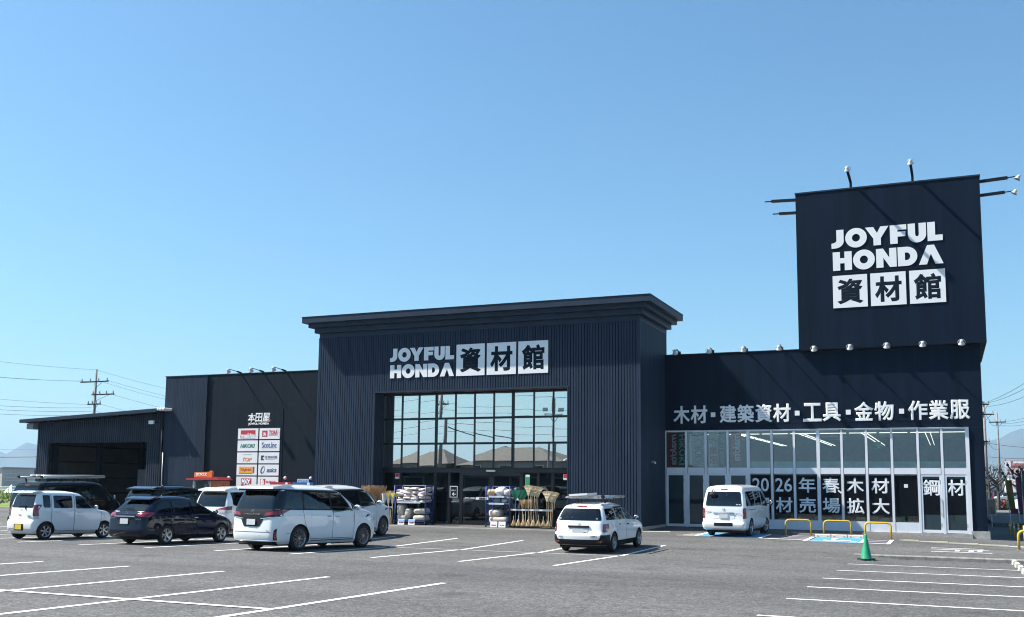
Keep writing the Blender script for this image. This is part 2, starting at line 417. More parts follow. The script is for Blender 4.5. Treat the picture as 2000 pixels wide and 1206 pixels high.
gy = [-9000, -2500, -700, -200, -60, -40]+fr(-30, 26, 2.0)+[28.5, 29.5, 30.3, 31.1, 31.8, 32.40, 32.47]+fr(33.5, 46, .5)+[50, 60, 80, 120, 250, 700, 2500, 9000]
mb = MB()
for y in gy:
    for x in gx: mb.v.append((x, y, gz(x, y) if abs(x) < 500 and abs(y) < 500 else (-0.26 if y > 0 else 0.65)))
nx = len(gx)
for j in range(len(gy)-1):
    for i in range(nx-1): mb.f.append((j*nx+i, j*nx+i+1, (j+1)*nx+i+1, (j+1)*nx+i))
ground = tag(mb.build('parking_lot', ASPH, smooth=False), kind='structure')

def strip(x0, y0, x1, y1, w, m=WPAINT, name='parking_line', lift=0.006, parent=None):
    a = Vector((x0, y0)); b = Vector((x1, y1)); d = (b-a); L_ = d.length; d.normalize(); nrm = Vector((-d.y, d.x))*w/2
    ts = set([0.0, L_]); k = 0.5
    while k < L_: ts.add(k); k += 0.5
    for yc in (YV, 32.40, 32.47):
        if abs(d.y) > .2:
            t = (yc-y0)/d.y
            if 0 < t < L_: ts.add(t)
    mb = MB(); rows = []
    for t in sorted(ts):
        p = a+d*t
        for s in (-1, 1):
            jit = random.uniform(-.006, .006)
            q = p+nrm*(s*(1+jit*6)); mb.v.append((q.x, q.y, gz(q.x, q.y)+lift))
    for i in range(len(mb.v)//2-1): mb.f.append((2*i, 2*i+1, 2*i+3, 2*i+2))
    return mb.build(name, m, parent or ground)
def patch(poly, m, name, lift=0.006):
    bm = bmesh.new(); vs = [bm.verts.new((p[0], p[1], 0)) for p in poly]; bm.faces.new(vs)
    bmesh.ops.triangulate(bm, faces=bm.faces[:])
    bmesh.ops.subdivide_edges(bm, edges=bm.edges[:], cuts=3, use_grid_fill=True)
    for v in bm.verts: v.co.z = gz(v.co.x, v.co.y)+lift
    me = bpy.data.meshes.new(name); bm.to_mesh(me); bm.free(); me.materials.append(m)
    return link(name, me, ground)
# near double row
for i in range(9): strip(-8.86-2.6*i, 6.55, -8.86-2.6*i, 17.27, 0.13)
strip(-30, 11.93, -8.80, 11.93, 0.13, lift=0.010)
# middle double row, under the parked cars
for i in range(13):
    X = -8.95-2.595*i
    strip(X, 23.3, X, 28.42, 0.12); strip(X+.06, 28.62, X+.10, 33.42, 0.12)
strip(-40, 28.5, -8.9, 28.5, 0.07, WPAINT2, lift=0.009)
# bays running along the shop front on the right
for y in (14.9, 17.76, 20.47, 23.05, 25.99, 28.94): strip(-2.6, y, 2.6, y, 0.12)
strip(-3.2, 11.9, 2.6, 11.9, 0.12)
# thin line in front of the entrance, worn, and the line by the plinth
strip(-40, 40.15, -12.6, 39.8, 0.08, WPAINT2)
strip(-12.4, 40.9, -10.7, 41.3, 0.22, YPAINT)
x = -2.1
while x < 7:
    z = gz(x+.5, 40.7); MB().box(x, x+.99, 40.66, 40.80, z-.08, z+.035).build('step_edge', YPAINT if x < 1 else WPAINT, ground); x += 1.0
# accessible bays: blue ground, white edges, violet-white hatching
patch([(-4.72, 37.75), (-3.0, 37.55), (-3.0, 40.35), (-4.72, 40.4)], BPAINT, 'blue_bay')
patch([(-9.1, 39.0), (-6.6, 38.7), (-6.6, 41.3), (-9.1, 41.5)], BPAINT, 'blue_bay')
for k in range(5): strip(-9.9+.16*k, 39.1+.5*k, -9.15, 39.1+.5*k, 0.16, WPAINT2, 'hatch_line', .011)
for k in range(8): strip(-6.45, 38.7+.36*k, -4.95, 38.6+.36*k, 0.15, VPAINT if k % 2 else WPAINT2, 'hatch_line', .011)
for k in range(6): strip(-2.85, 37.75+.48*k, -2.1, 37.75+.48*k, 0.14, VPAINT if k % 2 else WPAINT2, 'hatch_line', .011)
for (x, y0, y1) in ((-9.1, 39.0, 41.5), (-6.6, 38.7, 41.3), (-4.86, 37.7, 40.4), (-2.93, 37.5, 40.4), (-2.02, 37.4, 40.4)): strip(x, y0, x, y1, 0.14, WPAINT, 'bay_edge', .014)
strip(-6.6, 38.6, -2.0, 37.4, 0.10, WPAINT2, 'bay_edge', .016)
# wheelchair sign on the blue bay
wc = MB()
def flat(poly, z=.013):
    k = len(wc.v)
    for (x, y) in poly: wc.v.append((x, y, gz(x, y)+z))
    wc.f.append(tuple(range(k, k+len(poly))))
ox, oy = -3.9, 38.0
ring = [(ox+.42*math.cos(R(a)), oy+.65+.42*math.sin(R(a))) for a in range(150, 421, 15)]
ring2 = [(ox+.29*math.cos(R(a)), oy+.65+.29*math.sin(R(a))) for a in range(150, 421, 15)]
for i in range(len(ring)-1): flat([ring[i], ring[i+1], ring2[i+1], ring2[i]])
flat([(ox-.14, oy+.6), (ox+.02, oy+.6), (ox-.02, oy+1.5), (ox-.18, oy+1.5)])
flat([(ox+.02, oy+.62), (ox+.55, oy+.62), (ox+.55, oy+.76), (ox+.02, oy+.76)])
flat([(ox+.42, oy+.62), (ox+.55, oy+.62), (ox+.86, oy+.12), (ox+.74, oy+.06)])
flat([(ox-.1+.14*math.cos(R(a)), oy+1.72+.14*math.sin(R(a))) for a in range(0, 360, 30)])
wc.build('wheelchair_mark', WPAINT, ground)
# road lettering on the ramp (seen almost edge-on): two characters and a bar
for k, (y, x0, x1) in enumerate(((36.3, -.62, .95), (35.7, -.6, 1.1), (34.65, -.6, 1.15))): strip(x0, y, x1, y-.05*k, 0.16, WPAINT2, 'road_letter_stroke', .008)
for x in (.15, .55, .8): strip(x, 34.9, x+.05, 35.7, 0.14, WPAINT2, 'road_letter_stroke', .011)
# drain joint and repair seams: narrow darker strips
SEAM = mat('asphalt_seam', (0.05, 0.05, 0.052), 0.9, var=.3, scale=8)
strip(-40, 38.1, -13, 36.0, 0.035, SEAM, 'pavement_seam', .005)
strip(-13, 36.0, -4.4, 35.6, 0.03, SEAM, 'pavement_seam', .005)
strip(-2.4, 37.3, 8, 35.9, 0.04, SEAM, 'pavement_seam', .005)

# kerb on the right between the bays and the ramp, in cast lengths
kx = -2.74
kerb = tag(MB().box(kx, kx+.02, 32.43, 32.47, -.60, -.40).build('kerb', KERBM), kind='structure')
KL = 1.2; x = kx
while x < 9:
    w = KL-.012
    z1 = gz(x+.6, 32.6)+.012
    m_ = MB(); m_.prism([(32.36, -.62), (32.54, -.62), (32.54, z1), (32.40, z1), (32.36, z1-.03)], x+.001, x+w+.009, 'x')
    m_.build('kerb_stone', KERBM, kerb); x += KL
# ------------------------------------------------------------------ the store
YF, YS, YG = 41.5, 45.6, 42.4
store = thing('hardware_store', (-12, 45.6, -0.3), 'long black hardware store with ribbed entrance block, corner sign tower and white rooftop lettering', 'store')
XL, XR, OL, OR, OT, WT = -28.45, -12.03, -25.19, -15.33, 5.88, 8.70
BASE = -0.55
# --- entrance block: wall core with an opening, thin raised ribs in front
mb = MB()
mb.box(XL, OL, YF, 46.0, BASE, WT); mb.box(OR, XR, YF, 46.0, BASE, WT); mb.box(OL+.002, OR-.002, YF, 46.0, OT, WT)
block = mb.build('entrance_block', RIBBASE, store)
mb = MB(); P_ = 0.13
n = int((XR-XL)/P_)
for i in range(n):
    a = XL+.02+i*P_; b = a+.094
    z0 = -.16
    if b > OL+.02 and a < OR-.02: z0 = OT+.07
    elif a < OL < b or a < OR < b: continue
    mb.box(a, b, YF-.03, YF+.01, z0, WT-.01)
o_ = mb.build('wall_rib', RIB, block); tag(o_, kind='stuff')
mb = MB(); i = 0
while YF+.03+i*P_ < 45.95:
    a = YF+.03+i*P_; mb.box(XR-.01, XR+.03, a, min(a+.094, 45.98), -.16, WT-.01); i += 1
o_ = mb.build('side_wall_rib', RIB, block); tag(o_, kind='stuff')
boxo('corner_trim', TRIM, block, XR-.05, XR+.035, YF-.035, YF+.03, -.17, WT)
boxo('corner_trim', TRIM, block, XL-.03, XL+.04, YF-.035, YF+.03, -.17, WT)
m_ = MB(); m_.box(XL-.02, OL-.05, YF-.045, YF+.005, -.5, -.165); m_.box(OR+.05, XR+.05, YF-.045, YF+.005, -.5, -.165); m_.box(XR-.002, XR+.05, YF-.044, 45.58, -.5, -.166)
m_.build('plinth', mat('plinth_concrete', (0.42, 0.40, 0.37), 0.9, var=.15, scale=5), store)
# opening reveal: head flashing and jambs
boxo('head_flashing', TRIM, block, OL-.06, OR+.06, YF-.06, YF+.02, OT-.005, OT+.065)
boxo('jamb_trim', TRIM, block, OL-.05, OL+.01, YF-.045, YF+.05, -.3, OT-.01)
boxo('jamb_trim', TRIM, block, OR-.01, OR+.05, YF-.045, YF+.05, -.3, OT-.01)
mb = MB()
i = 0
while YF+.06+i*P_ < YG-.05:
    a = YF+.06+i*P_
    mb.box(OL-.005, OL+.025, a, a+.094, -.3, OT-.01); mb.box(OR-.025, OR+.005, a, a+.094, -.3, OT-.01); i += 1
tag(mb.build('jamb_rib', RIB, block), kind='stuff')
# cornice: band and three stepped fascias running round front and sides
steps = [('cornice_band', 0.0, 8.70, 8.965), ('cornice_fascia', 0.20, 8.94, 9.205), ('cornice_fascia', 0.42, 9.19, 9.43), ('cornice_fascia', 0.65, 9.40, 9.685)]
for nm, p, z0, z1 in steps:
    p2 = p if p else .012
    MB().box(XL-p2, XR+p2, YF-p2, 46.0+p2, z0, z1).build(nm, TRIM, block)
boxo('cornice_cap', BLACKM, block, XL-.67, XR+.67, YF-.67, 46.67, 9.686, 9.71)

# --- glazing of the entrance: dark frame grid and mirror-like upper panes
ENT = MB()
xm = [(-25.19, .06), (-24.17, .055), (-23.25, .055), (-22.31, .11), (-21.29, .055), (-20.29, .055), (-19.30, .055), (-18.33, .12), (-17.29, .055), (-16.34, .055), (-15.33, .06)]
zs = [2.30, 3.47, 4.655, 5.86]
gframe = None
g_ = MB()
for (x, w) in xm: g_.box(x-w/2, x+w/2, YG-.06, YG+.06, 2.30, 5.87)
for k, z in enumerate(zs):
    hh = .05 if 0 < k < 3 else .03
    for a, b in zip(xm[:-1], xm[1:]): g_.box(a[0]+a[1]/2+.001, b[0]-b[1]/2-.001, YG-.05, YG+.05, z-hh, z+hh)
gframe = g_.build('window_frame', BFRAME, store)
for a, b in zip(xm[:-1], xm[1:]):
    for z0, z1 in zip(zs[:-1], zs[1:]):
        x0, x1 = a[0]+a[1]/2, b[0]-b[1]/2
        o_ = MB().box(x0-x1 and -(x1-x0)/2, (x1-x0)/2, -.005, .005, -(z1-z0)/2+.04, (z1-z0)/2-.04).build('window_pane', MIRGL, gframe, world=False)
        o_.location = Vector(((x0+x1)/2, YG, (z0+z1)/2))-wloc(gframe)
        o_.rotation_euler = (random.uniform(-.0035, .0035), 0, random.uniform(-.004, .004))
boxo('transom_beam', BFRAME, store, OL+.001, OR-.001, YG-.10, YG+.08, 2.13, 2.298)
# --- doors and sidelights under the beam
DZ = -.29
dfr = MB()
dframe = None
posts = [-25.16, -24.2, -22.32, -21.55, -20.95, -19.35, -17.85, -17.05, -16.35, -15.36]
for x in posts: MB().box(x-.045, x+.045, YG-.055, YG+.055, DZ, 2.128).build('door_post', BFRAME, store)
boxo('door_sill', BFRAME, store, -25.11, -22.37, YG-.05, YG+.05, DZ, DZ+.12); boxo('door_sill', BFRAME, store, -17.0, -15.4, YG-.05, YG+.05, DZ, DZ+.12)
def glazed(x0, x1, y, z0, z1, fr_m, gl_m, nm, fw=.05, handle=None, parent=store, band=None):
    f = MB(); f.box(x0, x0+fw, y-.03, y+.03, z0, z1); f.box(x1-fw, x1, y-.03, y+.03, z0, z1)
    f.box(x0+fw, x1-fw, y-.029, y+.029, z0, z0+fw*1.4); f.box(x0+fw, x1-fw, y-.029, y+.029, z1-fw, z1)
    d = f.build(nm, fr_m, parent)
    MB().box(x0+fw-.004, x1-fw+.004, y-.004, y+.004, z0+fw*1.4-.004, z1-fw+.004).build('door_pane', gl_m, d)
    if handle: MB().cyl((handle, y-.07, z0+.75), (handle, y-.07, z0+1.45), .014, n=8).cyl((handle, y-.07, z0+.8), (handle, y-.02, z0+.8), .01, n=6).cyl((handle, y-.07, z0+1.4), (handle, y-.02, z0+1.4), .01, n=6).build('door_handle', STEEL, d)
    if band: MB().box(x0+fw, x1-fw, y-.010, y-.006, *band).build('door_band', BLACKM, d)
    return d
for a, b in zip(posts[:-1], posts[1:]):
    if (a, b) in ((-20.95, -19.35), (-19.35, -17.85)): continue
    glazed(a+.046, b-.046, YG, DZ+.121 if (b < -22 or a > -17.5) else DZ, 2.12, BFRAME, DOORGL, 'sidelight', .035)
for a, b in ((-20.90, -19.40), (-19.30, -17.90)):
    d = glazed(a, b, YG-.03, DZ, 2.0, BFRAME, DOORGL, 'sliding_door', .06)
    t_ = put_text('door_lettering', 'JOYFUL HONDA', SIGNW, d, (a+b)/2-.32, YG-.045, .92, w=.55, h=.09, bold=.03)
    t_ = MB().box((a+b)/2-.02, (a+b)/2+.62, YG-.046, YG-.041, .86, .98).build('door_lettering_panel', SIGNW, d)
    t_ = put_text('door_lettering', '資材館', BLACKM, d, (a+b)/2+.3, YG-.049, .92, h=.10, bold=.02)
boxo('door_header', BFRAME, store, -20.9, -17.9, YG-.09, YG+.05, 2.01, 2.127)
boxo('door_sensor', mat('grey_plastic', (.3,.3,.31), .5), store, -19.6, -19.15, YG-.16, YG-.101, 2.15, 2.23)
# red and white stickers and the green-white notice on the sidelights
RED = mat('red_vinyl', (.55, .02, .03), .5); GREENV = mat('green_vinyl', (.03, .28, .10), .5)
for x in (-24.35, -15.72):
    d = boxo('sticker', WHITE, store, x-.11, x+.11, YG-.08, YG-.06, 1.80, 2.06)
    boxo('sticker_print', RED, d, x-.10, x+.10, YG-.084, YG-.0805, 1.89, 2.05)
d = boxo('sticker', WHITE, store, -17.66, -17.46, YG-.08, YG-.06, 1.52, 2.02); boxo('sticker_print', GREENV, d, -17.65, -17.47, YG-.084, YG-.0805, 1.53, 1.92)
# framed notice on the sidelight by the door
d = boxo('notice_frame', SIGNW, store, -21.50, -21.10, YG-.085, YG-.062, .95, 1.48); boxo('notice_panel', BLACKM, d, -21.47, -21.13, YG-.089, YG-.0855, .98, 1.45)
put_text('notice_print', '店舗入口', SIGNW, d, -21.30, YG-.092, 1.28, w=.24, bold=.01, thick=.003)
put_text('notice_print', '←', SIGNW, d, -21.28, YG-.092, 1.10, w=.2, bold=.03, thick=.003)

# --- lobby behind the glass: floor, back wall, inner doors with pale frames, dark ceiling
INW = mat('lobby_wall', (.10, .105, .11), .7); INF = mat('lobby_floor', (.22, .21, .2), .5)
boxo('lobby_floor', INF, store, OL, OR, YG+.07, 45.99, -.42, -.285)
boxo('lobby_back_wall', INW, store, OL, OR, 45.7, 45.99, -.284, 5.87)
boxo('lobby_ceiling', DARKIN, store, OL+.002, OR-.002, YG+.07, 45.69, 2.32, 2.45)
PALE = mat('pale_inner_frame', (.66, .68, .70), .5)
for a, b in ((-24.6, -23.4), (-21.3, -19.9), (-18.9, -17.4), (-16.8, -15.9)):
    f = MB(); f.box(a, a+.09, 43.3, 43.4, -.28, 1.95); f.box(b-.09, b, 43.3, 43.4, -.28, 1.95); f.box(a+.09, b-.09, 43.301, 43.399, 1.86, 1.95)
    f.build('inner_door_frame', PALE, store)
boxo('inner_wall', DARKIN, store, OL+.01, OR-.01, 45.0, 45.05, -.284, 2.31)
boxo('floor_poster', RED, store, -21.5, -20.6, 44.2, 44.3, -.25, .25)
d = boxo('poster_stand', SIGNW, store, -20.1, -19.8, 44.3, 44.33, -.28, 1.3); boxo('poster_print', mat('blue_print', (.08, .13, .35), .5), d, -20.03, -19.87, 44.295, 44.299, .8, 1.2)
# fluorescent tubes up in the tall lobby, seen through the mirror glass
TUBE = mat('fluorescent_tube', (.9, .9, .88), .5, emit=(1, .97, .9), estr=1.1)
for k in range(7): boxo('ceiling_light', TUBE, store, -20.0+(k % 3)*1.7, -18.7+(k % 3)*1.7, 44.2, 44.26, 3.0+.22*k, 3.04+.22*k)

# --- main volume: walls left and right of the block, roof, sides
boxo('wall_left', PANEL, store, -38.77, XL+.005, YS, YS+.3, BASE, 7.64)
boxo('wall_left_bay', PANELB, store, -41.81, -38.771, YS-.10, YS+.3, BASE, 7.62)
boxo('parapet_cap', TRIM, store, -41.85, -38.72, YS-.13, YS+.35, 7.621, 7.665)
boxo('parapet_cap', TRIM, store, -38.719, XL-.002, YS-.03, YS+.35, 7.641, 7.675)
boxo('wall_seam', BLACKM, store, -38.77, XL, YS-.004, YS+.002, 5.80, 5.825)
boxo('wall_end', PANELB, store, -41.8, -41.5, YS+.301, 88, BASE, 7.60)
boxo('wall_right', NAVY, store, XR+.03, 1.39, YS, YS+.3, 4.12, 7.64)
boxo('parapet_cap', BLACKM, store, XR+.035, 1.41, YS-.03, YS+.35, 7.641, 7.675)
boxo('wall_seam', BLACKM, store, .80, 1.385, YS-.003, YS+.002, 4.105, 4.118)
boxo('wall_corner', NAVY, store, .80, 1.39, YS-.001, YS+.3, -.14, 4.104)
boxo('wall_side', PANELB, store, 1.10, 1.388, YS+.301, 88, BASE, 7.60)
boxo('corner_plinth', CONC, store, .78, 1.47, YS-.06, YS+.32, -.75, -.141)
boxo('side_plinth', CONC, store, 1.10, 1.46, YS+.321, 88, -.75, -.142)
boxo('roof', mat('roof_sheet', (.12, .12, .125), .7), store, -41.5, 1.10, YS+.301, 88, 7.2, 7.35)
UPGL = glass_material('upper_window_glass', (.74, .80, .80), .075, (.9, .97, 1.0), wave=.03)
SWGL = mat('filmed_door_glass', (.022, .045, .055), .12, var=.25, scale=.8, spec=.5)
# --- shop window on the right
WX = [-12.01, -11.03, -10.13, -9.13, -8.21, -7.18, -6.21, -5.19, -4.21, -3.20, -2.18, -1.15, -.22, .76]
WZ0, WZ1, WZ2, WZ3 = -.27, 2.16, 2.42, 4.10
fr_ = MB()
for i, x in enumerate(WX):
    w = .05 if i not in (0, 4, 7, 13) else .07
    fr_.box(x-w, x+w if i else x+.03, YS-.05, YS+.10, WZ0+.001, WZ3)
for a, b in zip(WX[:-1], WX[1:]):
    fr_.box(a+.071, b-.071, YS-.045, YS+.09, WZ3-.05, WZ3-.002); fr_.box(a+.071, b-.071, YS-.045, YS+.09, WZ1, WZ2)
wfr = fr_.build('shop_window_frame', ALU, store)
boxo('window_head_trim', ALU, wfr, -12.0, .82, YS-.08, YS+.0, 4.101, 4.118)
boxo('window_sill', CONC, store, -12.0, .82, YS-.12, YS+.1, BASE, WZ0)
FILM = mat('black_window_film', (.005, .006, .009), .5, spec=.08); BAND = mat('frosted_film', (.52, .68, .70), .6)
LET = mat('white_vinyl_letter', (.74, .76, .78), .5)
row1 = ['20', '26', '年', '春', '木', '材', '・', '鋼', '材']
row2 = ['鋼', '材', '売', '場', '拡', '大', '', '', '']
for i, (a, b) in enumerate(zip(WX[:-1], WX[1:])):
    x0, x1 = a+.071, b-.071
    o_ = MB().box(x0, x1, YS+.02, YS+.028, WZ2, WZ3-.05).build('window_pane', UPGL, wfr)
    if i > 3: MB().box(x0, x1, YS+.03, YS+.034, WZ2+.01, WZ2+.28).build('frosted_strip', BAND, o_)
    door = i in (0, 1, 2, 3, 11, 12)
    cxm = (x0+x1)/2
    if door:
        side = {0: x1-.06, 1: x0+.06, 2: x1-.06, 3: x0+.06, 11: x1-.06, 12: x0+.06}[i]
        d = glazed(x0-.018, x1+.018, YS-.005, WZ0+.02, WZ1-.004, ALU, SWGL, 'swing_door', .085, handle=side, band=(.78, .98) if i < 4 else None)
        base = d; zf0, zf1 = .50, 1.98
        MB().box(x1-.06, x1-.02, YS-.022, YS-.036, WZ0+.25, WZ0+.42).box(x1-.06, x1-.02, YS-.022, YS-.036, 1.75, 1.92).build('door_hinge', STEEL, d)
    else:
        f = MB(); f.box(x0-.02, x1+.02, YS-.04, YS+.08, WZ0+.002, WZ0+.42)
        base = f.build('window_kickplate', ALU, wfr)
        o_ = MB().box(x0, x1, YS+.02, YS+.028, WZ0+.42, WZ1).build('window_pane', CLEARGL, wfr)
        base = o_; zf0, zf1 = .42, 2.10
    if i >= 4:
        k = i-4
        fl = MB().box(x0+.012+(.07 if door else 0), x1-.012-(.07 if door else 0), YS+.010 if not door else YS-.014, YS+.016 if not door else YS-.011, zf0, zf1).build('film_panel', FILM, base)
        yy = YS+.0095 if not door else YS-.0145
        for rr_, zc in ((row1[k], 1.67), (row2[k], .80)):
            if not rr_: continue
            zc -= .06 if door else 0
            if rr_ == '・': MB().box(cxm-.075, cxm+.075, yy-.005, yy, zc-.075, zc+.075).build('window_letter', LET, base); continue
            wch = .72 if not door else .66
            t_ = put_text('window_letter', rr_, LET, base, cxm, yy, zc, w=wch, h=.66 if not rr_.isdigit() else .60, bold=.018 if not rr_.isdigit() else .012, thick=.002)
        if row1[k] == '春': MB().obox((x1-.06, yy-.003, 1.40), (.065, 0, -.055), (0, .003, 0), (.02, 0, .024)).build('window_letter', LET, base)
# corrugated cardboard stack seen inside the right end door
boxo('cardboard_stack', mat('yellow_card', (.55, .38, .12), .8), store, .05, .6, YS+.35, YS+.7, -.2, .46)
rnd_ = random.Random(9)
CART = [mat('carton_%d' % i, c_, .8, var=.1) for i, c_ in enumerate(((.58, .47, .33), (.52, .55, .55), (.62, .60, .52), (.40, .47, .50)))]
x = -7.0
while x < -1.3:
    w = rnd_.uniform(.35, .8); boxo('carton', CART[rnd_.randrange(4)], store, x, x+w-.03, YS+.22, YS+.75, -.27, rnd_.uniform(.15, .38)); x += w
# --- interior of the shop: floor, ceiling, back wall, shelving, light rows
boxo('shop_floor', mat('shop_floor_grey', (.22, .25, .27), .4), store, -11.9, 1.09, YS+.11, 66, -.42, -.275)
boxo('shop_ceiling', mat('shop_ceiling', (.36, .37, .37), .8), store, -11.9, 1.09, YS+.305, 66, 4.55, 4.6)
boxo('shop_back_wall', mat('shop_wall', (.28, .29, .30), .8), store, -11.9, 1.09, 65.8, 66, -.27, 4.54)
boxo('shop_side_wall', mat('shop_wall2', (.22, .23, .24), .8), store, -12.0, -11.9, YS+.31, 66, -.27, 4.54)
SHELF = mat('shop_shelving', (.16, .17, .18), .7)
for k in range(6):
    d = boxo('shelf_unit', SHELF, store, -10.6+k*1.95, -9.7+k*1.95, 49.5, 62, -.27, 2.35)
    for z in (.4, 1.1, 1.8): boxo('shelf_goods', mat('goods_%d' % (k % 3), [(.35, .30, .22), (.25, .28, .33), (.33, .20, .15)][k % 3], .7), d, -10.65+k*1.95, -9.65+k*1.95, 49.42, 61.9, z, z+.4)
LTUBE = mat('shop_light', (.9, .9, .88), .5, emit=(1, .96, .86), estr=1.1)
for k in range(9): boxo('ceiling_light', LTUBE, store, -10.6+k*1.30, -9.42+k*1.30, 48.0, 48.05, 4.03, 4.06)
for x in (-9.25, -6.4, -3.6, -.9):
    for q in range(6): boxo('ceiling_light', LTUBE, store, x-.012, x+.008, 48.4+q*2.5, 50.6+q*2.5, 4.05, 4.09); boxo('ceiling_light', LTUBE, store, x+.20, x+.22, 48.4+q*2.5, 50.6+q*2.5, 4.05, 4.09)
d = boxo('exit_sign', GREENV, store, -3.0, -2.7, 47.2, 47.25, 3.3, 3.6); put_text('exit_arrow', '←', WHITE, d, -2.85, 47.19, 3.45, w=.2, bold=.05, thick=.004)
# hanging banners behind the glass; their print is seen from the back, so it reads mirrored
def banner(x0, x1, z0, z1, y, colr, txt, tcol, shear=0.0, bold=.03):
    key = 'banner_%02d%02d%02d' % tuple(int(c*99) for c in colr)
    b = boxo('hanging_banner', mat(key, colr, .8, var=.08), store, x0, x1, y, y+.01, z0, z1)
    t = text_mesh(txt, 1.0, bold, .004, tcol, shear, True)
    if t:
        o = link('banner_print', t[0], b)
        hgt = (z1-z0)*.92; wid = (x1-x0)*.74
        o.location = Vector(((x0+x1)/2, y-.001, (z0+z1)/2))-wloc(b)
        o.rotation_euler = (0, R(-90), 0); o.scale = (hgt/t[1], 1, wid/t[2])
    return b
MKRED = (.62, .03, .04); MKGRN = (.02, .26, .11); GREYB = (.42, .45, .44); DGB = (.03, .06, .055)
banner(-11.92, -11.50, 2.47, 4.05, YS+.25, MKRED, 'makita', SIGNW, .2)
banner(-11.48, -11.08, 2.47, 4.05, YS+.25, MKGRN, 'HiKOKI', SIGNW, .15)
banner(-10.96, -10.82, 2.47, 4.05, YS+.26, (.02, .20, .08), '|', SIGNW)
banner(-10.80, -10.20, 2.47, 4.05, YS+.25, GREYB, '« KUROKIN', mat('grey_ink', (.12, .15, .15), .6))
b_ = banner(-10.05, -9.62, 2.47, 4.05, YS+.25, (.62, .62, .60), '', SIGNW)
RINK = mat('red_ink', (.5, .03, .03), .6)
for k, ch in enumerate('作業服'):
    t = text_mesh(ch, 1.0, .03, .004, RINK if k else RINK, 0, True); o = link('banner_print', t[0], b_)
    o.location = Vector((-9.835, YS+.249, 3.62-.42*k))-wloc(b_); o.scale = (.40/t[1], 1, .38/t[2])
banner(-9.60, -9.22, 2.47, 4.05, YS+.25, DGB, 'puma AT WORK', mat('pale_ink', (.3, .34, .33), .6), 0, .015)
banner(-9.02, -8.56, 2.66, 4.05, YS+.25, MKRED, 'makita', SIGNW, .2)

# --- sign tower on the right corner
TY = YS-.27
boxo('sign_tower', NAVY, store, -5.87, 1.65, TY, 52.6, 7.60, 14.66)
boxo('tower_cap', TRIM, store, -5.90, 1.68, TY-.03, 52.63, 14.661, 14.72)
boxo('tower_soffit', BLACKM, store, -5.85, 1.63, TY+.02, 52.58, 7.57, 7.598)
# --- lettering ----------------------------------------------------------------
def jh_letter(ch):
    if ch == 'J': return [[(.30, 1), (.72, 1), (.72, .38)]+[(.72-.52*(1-math.cos(R(a))), .38-.38*math.sin(R(a))) for a in range(12, 91, 12)]+[(0, 0), (0, .27), (.12, .29), (.24, .33), (.30, .42)]]
    if ch == 'O': return [circ(.62, .5, .62, .53, 36), circ(.62, .5, .23, .21, 28)]
    if ch == 'Y': return [[(0, 1), (.46, 1), (.66, .66), (.86, 1), (1.32, 1), (.87, .37), (.87, 0), (.45, 0), (.45, .37)]]
    if ch == 'F': return [[(0, 0), (0, 1), (.92, 1), (.92, .73), (.42, .73), (.42, .63), (.86, .63), (.86, .37), (.42, .37), (.42, 0)]]
    if ch == 'U': return [[(0, 1), (0, .42)]+[(.5-.5*math.cos(R(a)), .42-.44*math.sin(R(a))) for a in range(12, 180, 12)]+[(1.0, .42), (1.0, 1), (.60, 1), (.60, .42), (.57, .33), (.5, .30), (.43, .33), (.40, .42), (.40, 1)]]
    if ch == 'L': return [[(0, 0), (0, 1), (.42, 1), (.42, .30), (.82, .30), (.82, 0)]]
    if ch == 'H': return [[(0, 0), (0, 1), (.42, 1), (.42, .66), (.68, .66), (.68, 1), (1.1, 1), (1.1, 0), (.68, 0), (.68, .38), (.42, .38), (.42, 0)]]
    if ch == 'N': return [[(0, 0), (0, 1), (.40, 1), (.74, .50), (.74, 1), (1.14, 1), (1.14, 0), (.76, 0), (.40, .52), (.40, 0)]]
    if ch == 'D': return [[(0, 0), (0, 1), (.5, 1)]+[(.5+.58*math.sin(R(a)), .5+.5*math.cos(R(a))) for a in range(12, 180, 12)]+[(.5, 0)], [(.40, .30), (.40, .70), (.50, .70)]+[(.5+.19*math.sin(R(a)), .5+.2*math.cos(R(a))) for a in range(20, 180, 20)]+[(.5, .30)]]
    if ch == 'A': return [[(0, 0), (.48, 1), (.86, 1), (1.34, 0), (.90, 0), (.67, .55), (.44, 0)]]
JW = {'J': .74, 'O': 1.25, 'Y': 1.32, 'F': .93, 'U': 1.0, 'L': .84, 'H': 1.1, 'N': 1.14, 'D': 1.08, 'A': 1.34}
def jh_word(word, x0, x1, z0, z1, y, parent, m, gap=.07, thick=.015):
    adv = {('O', 'Y'): -.16, ('Y', 'F'): -.0}
    tot = sum(JW[c] for c in word)+gap*(len(word)-1)+sum(adv.get((a, b), 0) for a, b in zip(word, word[1:]))
    sx = (x1-x0)/tot; x = x0; off = wloc(parent)
    for i, c in enumerate(word):
        o = link('letter', curve_mesh('letter_'+c, [[(p[0]*sx, p[1]*(z1-z0)) for p in lp] for lp in jh_letter(c)], thick, m), parent)
        o.location = Vector((x, y, z0))-off
        x += (JW[c]+gap+(adv.get((c, word[i+1]), 0) if i+1 < len(word) else 0))*sx
def kanji_panels(xs_, z0, z1, y, parent):
    for (a, b), ch in zip(xs_, '資材館'):
        p = boxo('letter_panel', SIGNW, parent, a, b, y-.02, y, z0, z1)
        put_text('panel_letter', ch, SIGND, p, (a+b)/2, y-.0205, (z0+z1)/2, w=(b-a)*.76, h=(z1-z0)*.78, bold=.034, thick=.002)
sg = boxo('entrance_sign', TRIM, store, -24.3, -16.3, YF-.045, YF-.032, 7.24, 7.30)
jh_word('JOYFUL', -24.38, -20.94, 7.35, 7.98, YF-.05, sg, SIGNW)
